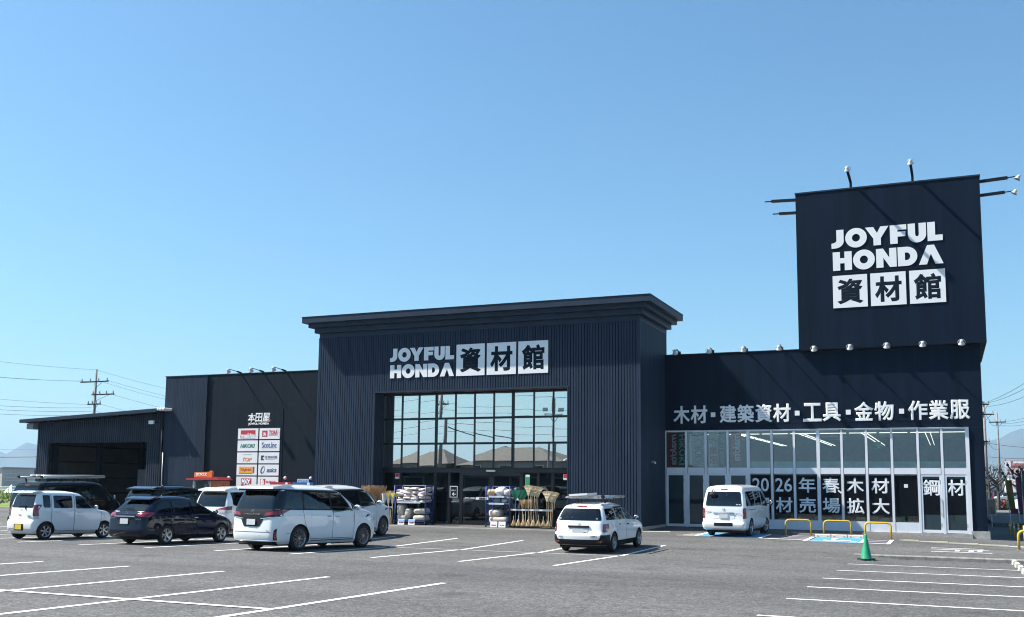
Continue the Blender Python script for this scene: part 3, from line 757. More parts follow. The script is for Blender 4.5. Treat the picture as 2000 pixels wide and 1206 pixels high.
jh_word('HONDA', -24.36, -20.94, 6.56, 7.19, YF-.05, sg, SIGNW)
kanji_panels([(-20.83, -19.38), (-19.27, -17.81), (-17.70, -16.25)], 6.55, 8.02, YF-.035, sg)
sg2 = boxo('tower_sign', BLACKM, store, -4.2, 0, TY-.01, TY-.002, 10.9, 10.95)
jh_word('JOYFUL', -4.37, .16, 12.03, 12.85, TY-.012, sg2, SIGNW)
jh_word('HONDA', -4.33, .14, 11.03, 11.86, TY-.012, sg2, SIGNW)
kanji_panels([(-4.36, -2.93), (-2.80, -1.37), (-1.23, .18)], 9.37, 10.80, TY-.012, sg2)
sg3 = boxo('fascia_sign', BLACKM, store, -11.6, .9, YS-.006, YS-.001, 4.40, 4.42)
def word_row(spec, z0, z1):
    for s_, a, b in spec:
        if s_ == '・': MB().box((a+b)/2-.10, (a+b)/2+.10, YS-.04, YS-.007, 4.72, 4.93).build('fascia_letter', SIGNW, sg3); continue
        w = (b-a)/len(s_)
        for i, ch in enumerate(s_): put_text('fascia_letter', ch, SIGNW, sg3, a+w*(i+.5), YS-.012, (z0+z1)/2, w=w*.96, h=(z1-z0), bold=.026, thick=.004)
word_row([('木材', -11.64, -10.02), ('・', -9.92, -9.62), ('建築資材', -9.50, -6.30), ('・', -6.18, -5.90), ('工具', -5.80, -4.17), ('・', -4.03, -3.75), ('金物', -3.66, -2.02), ('・', -1.87, -1.60), ('作業服', -1.50, .94)], 4.44, 5.26)

# --- tenant board on the left wall: big black panel, crest lettering, ten white brand plates
bd = boxo('brand_board', PANEL, store, -36.80, -33.52, YS-.02, YS-.003, -.2, 5.63)
boxo('board_edge', TRIM, bd, -33.53, -33.515, YS-.024, YS-.001, -.2, 5.63)
for i, ch in enumerate('本田屋'): put_text('crest_letter', ch, SIGNW, bd, -35.62+.50*i, YS-.022, 5.14, w=.50, h=.50, bold=.02, thick=.015, shear=.08)
put_text('crest_letter', 'JOYFUL HONDA', SIGNW, bd, -35.12, YS-.022, 4.78, w=1.42, h=.15, bold=.05, thick=.012)
boxo('crest_seal', RED, bd, -34.36, -34.29, YS-.026, YS-.021, 4.93, 5.02)
def ink(n_, c): return mat('ink_'+n_, c, .5, var=.03)
IRED = ink('red', (.50, .03, .05)); IGRN = ink('green', (.02, .22, .14)); INAVY = ink('navy', (.03, .05, .20)); IORG = ink('orange', (.80, .25, .03)); IYEL = ink('yellow', (.80, .42, .02)); IBLK = ink('black', (.03, .03, .035)); IGRY = ink('grey', (.35, .37, .42))
rows = [(4.54-.668*i, 4.54-.668*i-.60) for i in range(5)]
cols = [(-36.50, -35.12), (-35.03, -33.66)]
yp = YS-.04
def plate(c, r):
    (a, b), (t, bo) = cols[c], rows[r]
    p = boxo('brand_plate', SIGNW, bd, a, b, yp, YS-.021, bo, t)
    return p, (a+b)/2, (t+bo)/2
p, x, z = plate(0, 0); boxo('plate_print', IRED, p, x-.50, x+.50, yp-.004, yp-.001, z-.10, z+.20); put_text('plate_print', 'makita', SIGNW, p, x, yp-.006, z-.10, w=.98, h=.28, bold=.03, thick=.004, shear=.15)
boxo('plate_print', IRED, p, x-.52, x-.47, yp-.004, yp-.001, z-.22, z-.101); boxo('plate_print', IRED, p, x+.44, x+.48, yp-.004, yp-.001, z-.16, z-.101)
p, x, z = plate(1, 0); boxo('plate_print', IRED, p, x-.50, x-.15, yp-.004, yp-.001, z-.17, z+.17); put_text('plate_print', '寅', SIGNW, p, x-.325, yp-.006, z-.03, w=.22, h=.2, bold=.02, thick=.003); put_text('plate_print', 'TORA', IRED, p, x+.24, yp-.004, z+.07, w=.58, h=.22, bold=.03, thick=.003); boxo('plate_print', IRED, p, x-.05, x+.52, yp-.004, yp-.001, z-.10, z-.06)
p, x, z = plate(0, 1); put_text('plate_print', 'HiKOKI', IGRN, p, x, yp-.004, z, w=1.0, h=.22, bold=.035, thick=.003, shear=.25)
p, x, z = plate(1, 1); put_text('plate_print', 'Scot.Inc', INAVY, p, x, yp-.004, z+.04, w=.98, h=.30, bold=.012, thick=.003); boxo('plate_print', IGRY, p, x-.48, x+.48, yp-.003, yp-.001, z-.18, z-.165)
p, x, z = plate(0, 2); put_text('plate_print', 'シゲマツ', IGRY, p, x, yp-.004, z+.20, w=.62, h=.06, bold=.0, thick=.003); put_text('plate_print', 'TOP', IORG, p, x, yp-.004, z-.08, w=.62, h=.22, bold=.03, thick=.003, shear=.25)
p, x, z = plate(1, 2)
o_ = link('plate_print', curve_mesh('plate_mark', [[(0, 0), (.2, 0), (.2, .05), (.08, .12), (.2, .2), (.2, .26), (0, .26)], ], .003, IBLK), p); o_.location = Vector((x-.52, yp-.001, z-.13))-wloc(p)
put_text('plate_print', "I'Z FRONTIER", INAVY, p, x+.16, yp-.004, z+.04, w=.82, h=.14, bold=.01, thick=.003, shear=.1); boxo('plate_print', IGRY, p, x-.24, x+.40, yp-.003, yp-.001, z-.09, z-.07)
p, x, z = plate(0, 3); q = boxo('plate_print', IYEL, p, x-.52, x+.40, yp-.004, yp-.001, z-.17, z+.18); boxo('plate_print', IRED, p, x+.42, x+.52, yp-.004, yp-.001, z-.17, z+.18); boxo('plate_print', IBLK, p, x-.52, x+.40, yp-.004, yp-.001, z-.20, z-.175); put_text('plate_print', 'TAJIMA', IRED, p, x-.06, yp-.006, z+.0, w=.80, h=.18, bold=.03, thick=.003)
p, x, z = plate(1, 3); put_text('plate_print', 'asics', INAVY, p, x+.22, yp-.004, z, w=.66, h=.24, bold=.02, thick=.003, shear=.25)
o_ = link('plate_print', curve_mesh('plate_swirl', [[(px*math.cos(R(-25))-pz*math.sin(R(-25)), px*math.sin(R(-25))+pz*math.cos(R(-25))) for px, pz in lp] for lp in (circ(0, 0, .13, .22), circ(.02, .02, .075, .17))], .003, INAVY), p); o_.location = Vector((x-.38, yp-.001, z))-wloc(p)
p, x, z = plate(0, 4); boxo('plate_print', IRED, p, x-.35, x+.35, yp-.004, yp-.001, z-.20, z+.20); put_text('plate_print', 'MAX', SIGNW, p, x, yp-.006, z, w=.60, h=.30, bold=.05, thick=.003, shear=.1)
p, x, z = plate(1, 4); boxo('plate_print', IRED, p, x-.52, x-.18, yp-.004, yp-.001, z-.18, z+.18); put_text('plate_print', 'B', SIGNW, p, x-.35, yp-.006, z, w=.24, h=.28, bold=.05, thick=.003); put_text('plate_print', 'BURTLE', IRED, p, x+.2, yp-.004, z+.02, w=.62, h=.12, bold=.02, thick=.003)
# ------------------------------------------------------------------ vehicles
def pchip(pts):
    xs = [p[0] for p in pts]; ys = [p[1] for p in pts]; n = len(xs)
    h = [xs[i+1]-xs[i] for i in range(n-1)]; d = [(ys[i+1]-ys[i])/h[i] for i in range(n-1)]
    m = [0]*n; m[0] = d[0]; m[-1] = d[-1]
    for i in range(1, n-1):
        if d[i-1]*d[i] <= 0: m[i] = 0
        else:
            w1 = 2*h[i]+h[i-1]; w2 = h[i]+2*h[i-1]; m[i] = (w1+w2)/(w1/d[i-1]+w2/d[i])
    def f(x):
        if x <= xs[0]: return ys[0]
        if x >= xs[-1]: return ys[-1]
        lo, hi = 0, n-1
        while hi-lo > 1:
            k = (lo+hi)//2
            if xs[k] <= x: lo = k
            else: hi = k
        t = (x-xs[lo])/h[lo]; t2 = t*t; t3 = t2*t
        return (2*t3-3*t2+1)*ys[lo]+(t3-2*t2+t)*h[lo]*m[lo]+(-2*t3+3*t2)*ys[lo+1]+(t3-t2)*h[lo]*m[lo+1]
    return f
def rpoly(pts, r=.04, n=3):
    out = []; N = len(pts)
    for i in range(N):
        p = Vector(pts[i]); a = Vector(pts[i-1]); b = Vector(pts[(i+1) % N])
        ra = min(r, (a-p).length*.45, (b-p).length*.45)
        u = p+(a-p).normalized()*ra; v = p+(b-p).normalized()*ra
        for k in range(n+1):
            t = k/n; q = u*(1-t)**2+p*2*t*(1-t)+v*t*t; out.append((q.x, q.y))
    return out
def paint(name, col, metal=0.0, rough=.35):
    m, nt, b = nodes_of(name); L = nt.links.new
    tc = nt.nodes.new('ShaderNodeTexCoord'); n = nt.nodes.new('ShaderNodeTexNoise'); n.inputs['Scale'].default_value = 2.5; n.inputs['Detail'].default_value = 5
    L(tc.outputs['Object'], n.inputs['Vector'])
    # a thin film of road dust towards the sills
    sp = nt.nodes.new('ShaderNodeSeparateXYZ'); L(tc.outputs['Object'], sp.inputs[0])
    mr = nt.nodes.new('ShaderNodeMapRange'); mr.inputs['From Min'].default_value = .15; mr.inputs['From Max'].default_value = .75; mr.inputs['To Min'].default_value = (.30 if col[0] > .3 else .06); mr.inputs['To Max'].default_value = 0.0
    L(sp.outputs['Z'], mr.inputs['Value'])
    mu = nt.nodes.new('ShaderNodeMath'); mu.operation = 'MULTIPLY'; L(mr.outputs[0], mu.inputs[0]); L(n.outputs['Fac'], mu.inputs[1])
    mx = nt.nodes.new('ShaderNodeMixRGB'); mx.inputs[1].default_value = (*col, 1); mx.inputs[2].default_value = (.22, .20, .175, 1); L(mu.outputs[0], mx.inputs[0])
    L(mx.outputs[0], b.inputs['Base Color'])
    b.inputs['Roughness'].default_value = rough; b.inputs['Metallic'].default_value = metal
    b.inputs['Coat Weight'].default_value = 1.0; b.inputs['Coat Roughness'].default_value = .02
    if col[0] < .1: b.inputs['Specular IOR Level'].default_value = 0.0; b.inputs['Coat IOR'].default_value = 1.42
    MATS[name] = m
    return m
PW = paint('white_car_paint', (.84, .85, .85)); PWP = paint('pearl_white_car_paint', (.84, .86, .87)); PWK = paint('plain_white_car_paint', (.83, .85, .86))
PNAVY = paint('navy_car_paint', (.004, .007, .022), .0, .3); PBLK = paint('black_car_paint', (.004, .004, .005), .0, .3)
CGO = mat('car_dark_trim_glass', (.008, .009, .011), .02, var=.0, spec=.6)
CGL = glass_material('car_privacy_glass', (.13, .14, .15), .045, (.95, .98, 1.0))
CGLG = glass_material('car_clear_glass', (.62, .70, .68), .045, (.95, .98, 1.0))
CABIN = mat('car_interior', (.045, .045, .048), .8); SEATM = mat('car_seat_cloth', (.07, .07, .075), .9, var=.2, scale=15)
def clipz(poly, zmax):
    out = []
    for i in range(len(poly)):
        a, b = poly[i-1], poly[i]
        if (a[1] <= zmax) != (b[1] <= zmax):
            t = (zmax-a[1])/(b[1]-a[1]); out.append((a[0]+(b[0]-a[0])*t, zmax))
        if b[1] <= zmax: out.append(b)
    return out
def shrink(poly, d):
    cx_ = sum(p[0] for p in poly)/len(poly); cy_ = sum(p[1] for p in poly)/len(poly); out = []
    for p in poly:
        v = Vector((p[0]-cx_, p[1]-cy_)); L_ = v.length
        v = v*max(.2, (L_-d)/L_); out.append((cx_+v.x, cy_+v.y))
    return out
TLR = mat('tail_light_red', (.22, .006, .011), .12, var=.2, scale=18, coat=1.0); TLC = mat('tail_light_clear', (.55, .52, .52), .15, var=.2, scale=30, coat=1.0)
BPL = mat('black_plastic', (.012, .012, .014), .5, spec=.25); GAPM = mat('panel_gap', (.015, .015, .016), .8)
RIMS = mat('silver_wheel', (.55, .56, .57), .28, .85, var=.05); RIMG = mat('grey_wheel', (.34, .34, .35), .3, .8, var=.05); RIMD = mat('dark_wheel', (.03, .03, .032), .35, .5)
PLW = mat('number_plate_white', (.60, .61, .62), .4, var=.05, scale=20); PLY = mat('number_plate_yellow', (.62, .47, .04), .4, var=.1, scale=20)
UNDER = mat('car_underside', (.012, .012, .012), .9)
HLAMP = mat('headlamp', (.5, .52, .54), .08, .2, coat=1.0)

class Car:
    def __init__(s, name, spec, root, pm):
        s.name, s.root, s.pm = name, root, pm
        s.fr, s.ff, s.fw = pchip(spec['yr']), pchip(spec['yf']), pchip(spec['w'])
        s.H = spec['w'][-1][0]; s.z0 = spec['w'][0][0]
        s.a, s.c, s.b = spec.get('rear', (.22, .28, .05)); s.af, s.cf, s.bf = spec.get('front', (.35, .55, .16))
        s.sb = spec.get('side', .025)
        s.spec = spec; s.wins = []; s.belt = spec.get('belt', 9.0)
    def dims(s, z):
        w = s.fw(z); we = max(w-s.sb, .02); yr, yf = s.fr(z), s.ff(z)
        a = min(s.a, we*.6); af = min(s.af, we*.6)
        ln = max(yf-yr, .05); c = min(s.c, ln*.3); cf = min(s.cf, ln*.3)
        yE = yr+s.b*((we-a)/s.fw(.7))**2; yFe = yf-s.bf*((we-af)/s.fw(.7))**2
        return w, we, yr, yf, a, af, c, cf, yE, yFe
    def pos(s, u, z):
        w, we, yr, yf, a, af, c, cf, yE, yFe = s.dims(z)
        sg = 1 if u >= 0 else -1; u = abs(u); W7 = s.fw(.7)
        if u < .2: x = u/.2*(we-a); y = yr+s.b*(x/W7)**2
        elif u < .32: th = (u-.2)/.12*math.pi/2; x = we-a+a*math.sin(th); y = yE+c*(1-math.cos(th))
        elif u < .72:
            t = (u-.32)/.4; y = yE+c+(yFe-cf-yE-c)*t; x = we+s.sb*(1-(2*t-1)**2)
        elif u < .86: th = (u-.72)/.14*math.pi/2; x = we-af+af*math.cos(th); y = yFe-cf+cf*math.sin(th)
        else: t = 1-(u-.86)/.14; x = t*(we-af); y = yf-s.bf*(x/W7)**2
        return Vector((sg*x, y, z))
    def sx(s, y, z):
        w, we, yr, yf, a, af, c, cf, yE, yFe = s.dims(z)
        if y < yE+c:
            q = min(1, max(0, (yE+c-y)/c)); return we-a+a*math.sqrt(max(0, 1-q*q))
        if y > yFe-cf:
            q = min(1, max(0, (y-yFe+cf)/cf)); return we-af+af*math.sqrt(max(0, 1-q*q))
        t = (y-yE-c)/(yFe-cf-yE-c); return we+s.sb*(1-(2*t-1)**2)
    def ry(s, x, z):
        w, we, yr, yf, a, af, c, cf, yE, yFe = s.dims(z); x = abs(x); W7 = s.fw(.7)
        if x < we-a: return yr+s.b*(x/W7)**2
        q = min(.995, (x-we+a)/a); return yE+c*(1-math.sqrt(1-q*q))
    def fy(s, x, z):
        w, we, yr, yf, a, af, c, cf, yE, yFe = s.dims(z); x = abs(x); W7 = s.fw(.7)
        if x < we-af: return yf-s.bf*(x/W7)**2
        q = min(.995, (x-we+af)/af); return yFe-cf+cf*math.sqrt(1-q*q)
    def body(s, axles, rw, wx, arch=.055):
        us = [i*.05 for i in range(4)]+[.2+.02*i for i in range(6)]+[.32+.025*i for i in range(16)]+[.72+.028*i for i in range(5)]+[.86, .91, .96, 1.0]
        us = us+[-u for u in reversed(us[1:-1])]
        zs_ = sorted(set([p[0] for k in ('yr', 'yf', 'w') for p in s.spec[k]])); zz = []
        for a, b in zip(zs_[:-1], zs_[1:]):
            n = max(1, int(math.ceil((b-a)/.07)))
            zz += [a+(b-a)*i/n for i in range(n)]
        zz.append(zs_[-1]); mb = MB(); N = len(us)
        for z in zz:
            for u in us: mb.v.append(tuple(s.pos(u, z)))
        for j in range(len(zz)-1):
            for i in range(N): mb.f.append((j*N+i, j*N+(i+1) % N, (j+1)*N+(i+1) % N, (j+1)*N+i))
        mb.f.append(tuple(range(N-1, -1, -1))); k = (len(zz)-1)*N; mb.f.append(tuple(k+i for i in range(N)))
        me = mb.mesh('body', s.pm); o = bpy.data.objects.new('body', me); COL.objects.link(o)
        cut = MB()
        for ay in axles:
            for sd in (-1, 1): cut.cyl((sd*(wx-.17), ay, rw), (sd*(wx+.4), ay, rw), rw+arch, n=32)
        co = bpy.data.objects.new('cut', cut.mesh('cut', UNDER)); COL.objects.link(co)
        md = o.modifiers.new('b', 'BOOLEAN'); md.operation = 'DIFFERENCE'; md.object = co; md.solver = 'EXACT'; md.material_mode = 'TRANSFER'
        dg = bpy.context.evaluated_depsgraph_get(); nm = bpy.data.meshes.new_from_object(o.evaluated_get(dg))
        bpy.data.objects.remove(o); bpy.data.objects.remove(co)
        nm.polygons.foreach_set('use_smooth', [True]*len(nm.polygons)); nm.set_sharp_from_angle(angle=R(38)); nm.name = 'body'
        s.bo = link('body', nm, s.root)
        # underside: dark floor pan filling under the sills
        return s.bo
    def _patch(s, poly, fmap, off, depth, step=.04):
        xs = [p[0] for p in poly]; zs_ = [p[1] for p in poly]; x0, x1, z0, z1 = min(xs), max(xs), min(zs_), max(zs_)
        nx_ = max(1, int((x1-x0)/step)); nz_ = max(1, int((z1-z0)/step))
        bm = bmesh.new(); vs = [[bm.verts.new((x0+(x1-x0)*i/nx_, z0+(z1-z0)*j/nz_, 0)) for i in range(nx_+1)] for j in range(nz_+1)]
        for j in range(nz_):
            for i in range(nx_): bm.faces.new((vs[j][i], vs[j][i+1], vs[j+1][i+1], vs[j+1][i]))
        ar = sum(poly[i-1][0]*poly[i][1]-poly[i][0]*poly[i-1][1] for i in range(len(poly)))
        pl = poly if ar > 0 else poly[::-1]
        for i in range(len(pl)):
            a = Vector((*pl[i-1], 0)); b = Vector((*pl[i], 0)); d = b-a
            if d.length < 1e-6: continue
            nrm = Vector((d.y, -d.x, 0)).normalized()
            bmesh.ops.bisect_plane(bm, geom=bm.verts[:]+bm.edges[:]+bm.faces[:], plane_co=a, plane_no=nrm, clear_outer=True, dist=1e-5)
        bm.verts.ensure_lookup_table(); bm.verts.index_update()
        V = []; F = []
        for v in bm.verts: V.append(fmap(v.co.x, v.co.y, off))
        for f in bm.faces: F.append(tuple(v.index for v in f.verts))
        if depth:
            n = len(V); mp = {}
            for e in bm.edges:
                if len(e.link_faces) == 1:
                    for v in e.verts:
                        if v.index not in mp: mp[v.index] = len(V); V.append(fmap(v.co.x, v.co.y, off-depth))
                    a, b = e.verts[0].index, e.verts[1].index; F.append((a, b, mp[b], mp[a]))
        bm.free(); return V, F
    def _emit(s, name, m, parts, parent=None, smooth=True):
        mb = MB()
        for V, F in parts: mb.add(V, F)
        return mb.build(name, m, parent or s.root, world=False, sharp=40 if smooth else None)
    def side(s, name, m, poly, off=.006, sides=(1,), parent=None, depth=.02):
        out = []
        if m in (CGL, CGLG): s.wins.append(('s', poly, sides))
        elif name.endswith('_door'): poly = clipz(poly, s.belt)
        for sd in sides:
            out.append(s._emit(name, m, [s._patch(poly, lambda y, z, o: (sd*(s.sx(y, z)+o), y, z), off, depth)], parent))
        return out[0] if len(out) == 1 else out
    def rear(s, name, m, poly, off=.006, parent=None, depth=.02, mirror=False, join_side=None):
        if m in (CGL, CGLG): s.wins.append(('r', poly, None))
        ps = [s._patch(poly, lambda x, z, o: (x, s.ry(x, z)-o, z), off, depth)]
        return s._emit(name, m, ps, parent)
    def front(s, name, m, poly, off=.006, parent=None, depth=.02):
        if m in (CGL, CGLG): s.wins.append(('f', poly, None))
        return s._emit(name, m, [s._patch(poly, lambda x, z, o: (x, s.fy(x, z)+o, z), off, depth)], parent)
    def wrap(s, name, m, u0, u1, z0, z1, off=.01, parent=None, nu=28, nz=6, depth=.03):
        V = []; F = []
        for j in range(nz+1):
            z = z0+(z1-z0)*j/nz; bev = 0 if 0 < j < nz else .6
            for i in range(nu+1):
                u = u0+(u1-u0)*i/nu; p = s.pos(u, z); q = s.pos(u+.004 if u < .99 else u-.004, z)
                c = Vector((0, (s.fr(z)+s.ff(z))/2, z)); t = (q-p); nrm = Vector((t.y, -t.x, 0))
                if nrm.length < 1e-6: nrm = p-c
                nrm.normalize()
                if nrm.dot(Vector((p.x, p.y-c.y, 0))) < 0: nrm = -nrm
                V.append(p+nrm*(off*(1-bev)))
        for j in range(nz):
            for i in range(nu): F.append((j*(nu+1)+i, j*(nu+1)+i+1, (j+1)*(nu+1)+i+1, (j+1)*(nu+1)+i))
        return s._emit(name, m, [(V, F)], parent)
    def lines(s, name, paths, w=.012, off=.007, sides=(1, -1), m=None):
        for sd in sides:
            mb = MB()
            for pts in paths:
                k = len(mb.v); fine = []
                for (a, b) in zip(pts[:-1], pts[1:]):
                    n = max(1, int(math.hypot(b[0]-a[0], b[1]-a[1])/.08))
                    fine += [(a[0]+(b[0]-a[0])*i/n, a[1]+(b[1]-a[1])*i/n) for i in range(n)]
                fine.append(pts[-1])
                for i, p in enumerate(fine):
                    a = fine[max(0, i-1)]; b = fine[min(len(fine)-1, i+1)]; d = Vector((b[0]-a[0], b[1]-a[1])).normalized(); nn = (-d.y*w/2, d.x*w/2)
                    for q in (-1, 1):
                        y, z = p[0]+q*nn[0], p[1]+q*nn[1]; mb.v.append((sd*(s.sx(y, z)+off), y, z))
                for i in range(len(fine)-1): mb.f.append((k+2*i, k+2*i+1, k+2*i+3, k+2*i+2))
            tag(mb.build(name, m or GAPM, s.root, world=False), kind='stuff' if len(paths) > 1 else None)
    def handle(s, y, z, m, parent, sides=(1, -1), ln=.17):
        for sd in sides:
            x = sd*(s.sx(y, z)+.03); mb = MB()
            mb.tube([(x-sd*.03, y-ln/2, z), (x, y-ln/2+.02, z), (x+sd*.006, y, z), (x, y+ln/2-.02, z), (x-sd*.03, y+ln/2, z)], .016, 6)
            mb.build('door_handle', m, parent if not isinstance(parent, list) else parent[0 if sd == 1 else 1], world=False, smooth=True)
    def mirror(s, y, z, m, gm, sides=(1, -1), sz=(.11, .07, .085), arm=.08):
        for sd in sides:
            x = sd*(s.sx(y, z)+arm+sz[0]); mb = MB()
            mb.sphere((x, y, z+.02), 1, 14, 8, sz); mb.obox((x-sd*(sz[0]*.8+arm*.5), y+.01, z-.03), (arm*.8, 0, 0), (0, .025, 0), (0, 0, .02))
            o = mb.build('door_mirror', m, s.root, world=False, smooth=True)
            g = MB(); g.sphere((x, y-sz[1]*.75, z+.02), 1, 14, 6, (sz[0]*.82, sz[1]*.32, sz[2]*.80)); g.build('mirror_glass', gm, o, world=False, smooth=True)

def hollow(s, floor=.48, seats=((.35, .36),), bench=(-.55,)):
    """cut the cabin and the window openings out of the solid body and put seats in"""
    bt = min(s.belt, 1.2); yc = s.ff(bt+.03)-.22
    cuts = []
    cb = MB(); zl = [floor, bt, (bt+s.H)/2, s.H-.16, s.H-.075]
    for z in zl:
        w = s.fw(z)-.085; y0 = s.fr(z)+.24; y1 = min(s.ff(z)-.16, yc)
        cb.v += [(-w, y0, z), (w, y0, z), (w, y1, z), (-w, y1, z)]
    for j in range(len(zl)-1):
        for i in range(4): cb.f.append((j*4+i, j*4+(i+1) % 4, (j+1)*4+(i+1) % 4, (j+1)*4+i))
    cb.f += [(3, 2, 1, 0), tuple(4*(len(zl)-1)+i for i in range(4))]; cuts.append(cb)
    for kind, poly, sides in s.wins:
        q = shrink(poly, .018); zm = sum(p[1] for p in q)/len(q)
        if kind == 's':
            for sd in sides: cuts.append(MB().prism(q, sd*.30, sd*1.3, 'x'))
        elif kind == 'r': cuts.append(MB().prism(q, s.fr(zm)-.6, s.fr(zm)+.55, 'y'))
        else: cuts.append(MB().prism(q, s.ff(zm)-.75, s.ff(zm)+.9, 'y'))
    me0 = s.bo.data; tmp = bpy.data.objects.new('tmp_body', me0); COL.objects.link(tmp); cobs = []
    for c in cuts:
        co = bpy.data.objects.new('cut', c.mesh('cut', CABIN)); COL.objects.link(co); cobs.append(co)
        md = tmp.modifiers.new('b', 'BOOLEAN'); md.operation = 'DIFFERENCE'; md.object = co; md.solver = 'EXACT'; md.material_mode = 'TRANSFER'
    dg = bpy.context.evaluated_depsgraph_get(); nm = bpy.data.meshes.new_from_object(tmp.evaluated_get(dg))
    bpy.data.objects.remove(tmp)
    for co in cobs: bpy.data.objects.remove(co)
    if len(nm.polygons) > len(me0.polygons)*.5:
        nm.polygons.foreach_set('use_smooth', [True]*len(nm.polygons)); nm.set_sharp_from_angle(angle=R(38)); nm.name = 'body'; s.bo.data = nm
    zs_ = floor+.01; st = min(bt+.22, s.H-.42)
    for (y, x) in seats:
        for sd in (-1, 1):
            mb = MB(); mb.box(sd*x-.23, sd*x+.23, y-.25, y+.25, zs_, zs_+.16); mb.obox((sd*x, y-.30, (zs_+st)/2+.08), (.22, 0, 0), (0, .06, .02), (0, -.09, (st-zs_)/2))
            mb.obox((sd*x, y-.42, st+.18), (.12, 0, 0), (0, .05, 0), (0, -.01, .09)); mb.build('seat', SEATM, s.root, world=False)
    for y in bench:
        mb = MB(); ww = s.fw(bt)-.20; mb.obox((0, y-.05, (zs_+st)/2+.06), (ww, 0, 0), (0, .07, .02), (0, -.08, (st-zs_)/2))
        for x in (-ww*.6, ww*.6): mb.obox((x, y-.15, st+.13), (.12, 0, 0), (0, .045, 0), (0, 0, .075))
        mb.build('rear_bench', SEATM, s.root, world=False)
    wy = yc-.22; mb = MB(); mb.lathe([(-.015, .17), (0, .19), (.015, .17), (0, .155)], (.36, wy, bt+.02), (0, -.9, .42), 18, True); mb.build('steering_wheel', BPL, s.root, world=False)

def wheel_meshes(r, rim, w, style, mrim):
    t = MB(); hw = w/2
    prof = [(-hw+.02, rim-.01), (-hw, rim+.015), (-hw-.004, (rim+r)/2), (-hw+.008, r-.022), (-hw+.03, r-.004), (0, r), (hw-.03, r-.004), (hw-.008, r-.022), (hw+.004, (rim+r)/2), (hw, rim+.015), (hw-.02, rim-.01)]
    t.lathe(prof, (0, 0, 0), (1, 0, 0), 36)
    tm = t.mesh('wheel', RUBBER, True)
    q = MB(); f = hw-.012
    q.lathe([(-hw+.02, rim-.012), (f-.012, rim-.018), (f, rim-.006), (f+.006, rim+.004), (f-.004, rim+.008)], (0, 0, 0), (1, 0, 0), 36)
    n0 = len(q.f)
    kind, ns = style
    for i in range(ns):
        an = 2*math.pi*i/ns
        def P(a, rad, x): return (x, rad*math.cos(an+a), rad*math.sin(an+a))
        def spoke(a0, a1, b0, b1, r0_, r1_, x0, x1, th=.02):
            vs = [P(a0, r0_, x0), P(a1, r0_, x0), P(b1, r1_, x1), P(b0, r1_, x1), P(a0, r0_, x0-th), P(a1, r0_, x0-th), P(b1, r1_, x1-th), P(b0, r1_, x1-th)]
            q.add(vs, [(0, 1, 2, 3), (7, 6, 5, 4), (0, 4, 5, 1), (1, 5, 6, 2), (2, 6, 7, 3), (3, 7, 4, 0)])
        g = 2*math.pi/ns
        if kind == 'five': spoke(-.32*g, .32*g, -.15*g, .15*g, .05, rim-.008, f-.02, f-.004)
        elif kind == 'twin':
            spoke(-.26*g, -.14*g, -.34*g, -.25*g, .05, rim-.008, f-.025, f-.004); spoke(.10*g, .22*g, .08*g, .17*g, .05, rim-.008, f-.025, f-.004)
        elif kind == 'blade':
            spoke(-.30*g, .02*g, -.14*g, .10*g, .05, rim-.008, f-.02, f-.002); spoke(.12*g, .22*g, .24*g, .36*g, .06, rim-.008, f-.03, f-.012)
        elif kind == 'steel': spoke(-.30*g, .30*g, -.34*g, .34*g, .07, rim-.015, f-.03, f-.035)
    q.cyl((f-.03, 0, 0), (f+.002, 0, 0), .062, .05, 16)
    for i in range(5):
        an = 2*math.pi*(i+.5)/5; q.cyl((f-.02, .085*math.cos(an), .085*math.sin(an)), (f-.006, .085*math.cos(an), .085*math.sin(an)), .010, n=6)
    rm = q.mesh('rim', mrim, False)
    b = MB(); b.cyl((f-.10, 0, 0), (f-.075, 0, 0), rim-.02, n=28)
    b.cyl((-hw+.02, 0, 0), (-hw+.05, 0, 0), rim-.012, n=28)
    bm_ = b.mesh('brake_disc', mat('wheel_well_dark', (.02, .02, .02), .6, .3), False)
    return tm, rm, bm_
def add_wheels(car, axles, wx, r, rim, w, style, mrim, steer=0.0):
    tm, rm, bm_ = wheel_meshes(r, rim, w, style, mrim)
    for ay in axles:
        for sd in (-1, 1):
            o = link('wheel', tm, car.root); o.location = (sd*(wx-w/2), ay, r)
            o.rotation_euler = (random.uniform(0, 6), 0, (0 if sd > 0 else math.pi)+(steer if ay > 0 else 0))
            link('rim', rm, o); link('brake_disc', bm_, o)
def car_root(name, x, y, label, cat, group, rz=0.0):
    o = thing(name, (x, y, gz(x, y)), label, cat, group)
    sl = (gz(x, y+1.2)-gz(x, y-1.2))/2.4
    o.rotation_euler = (math.atan(sl), 0, rz)
    return o
def plate(car, x, z, m, w=.33, h=.165, off=.02, parent=None, ry_=None):
    y = car.ry(x, z)-off if ry_ is None else ry_
    p = MB().box(x-w/2, x+w/2, y-.008, y, z-h/2, z+h/2).build('number_plate', m, parent or car.root, world=False)
    return p
def badge(car, body, x, z, w, m, size=.05, bold=.01, off=.01, nm='badge'):
    t = text_mesh(body, 1.0, bold, .006, m)
    if not t: return
    o = link(nm, t[0], car.root); o.location = (x, car.ry(x, z)-off, z); o.scale = (w/t[1], 1, size/t[2])
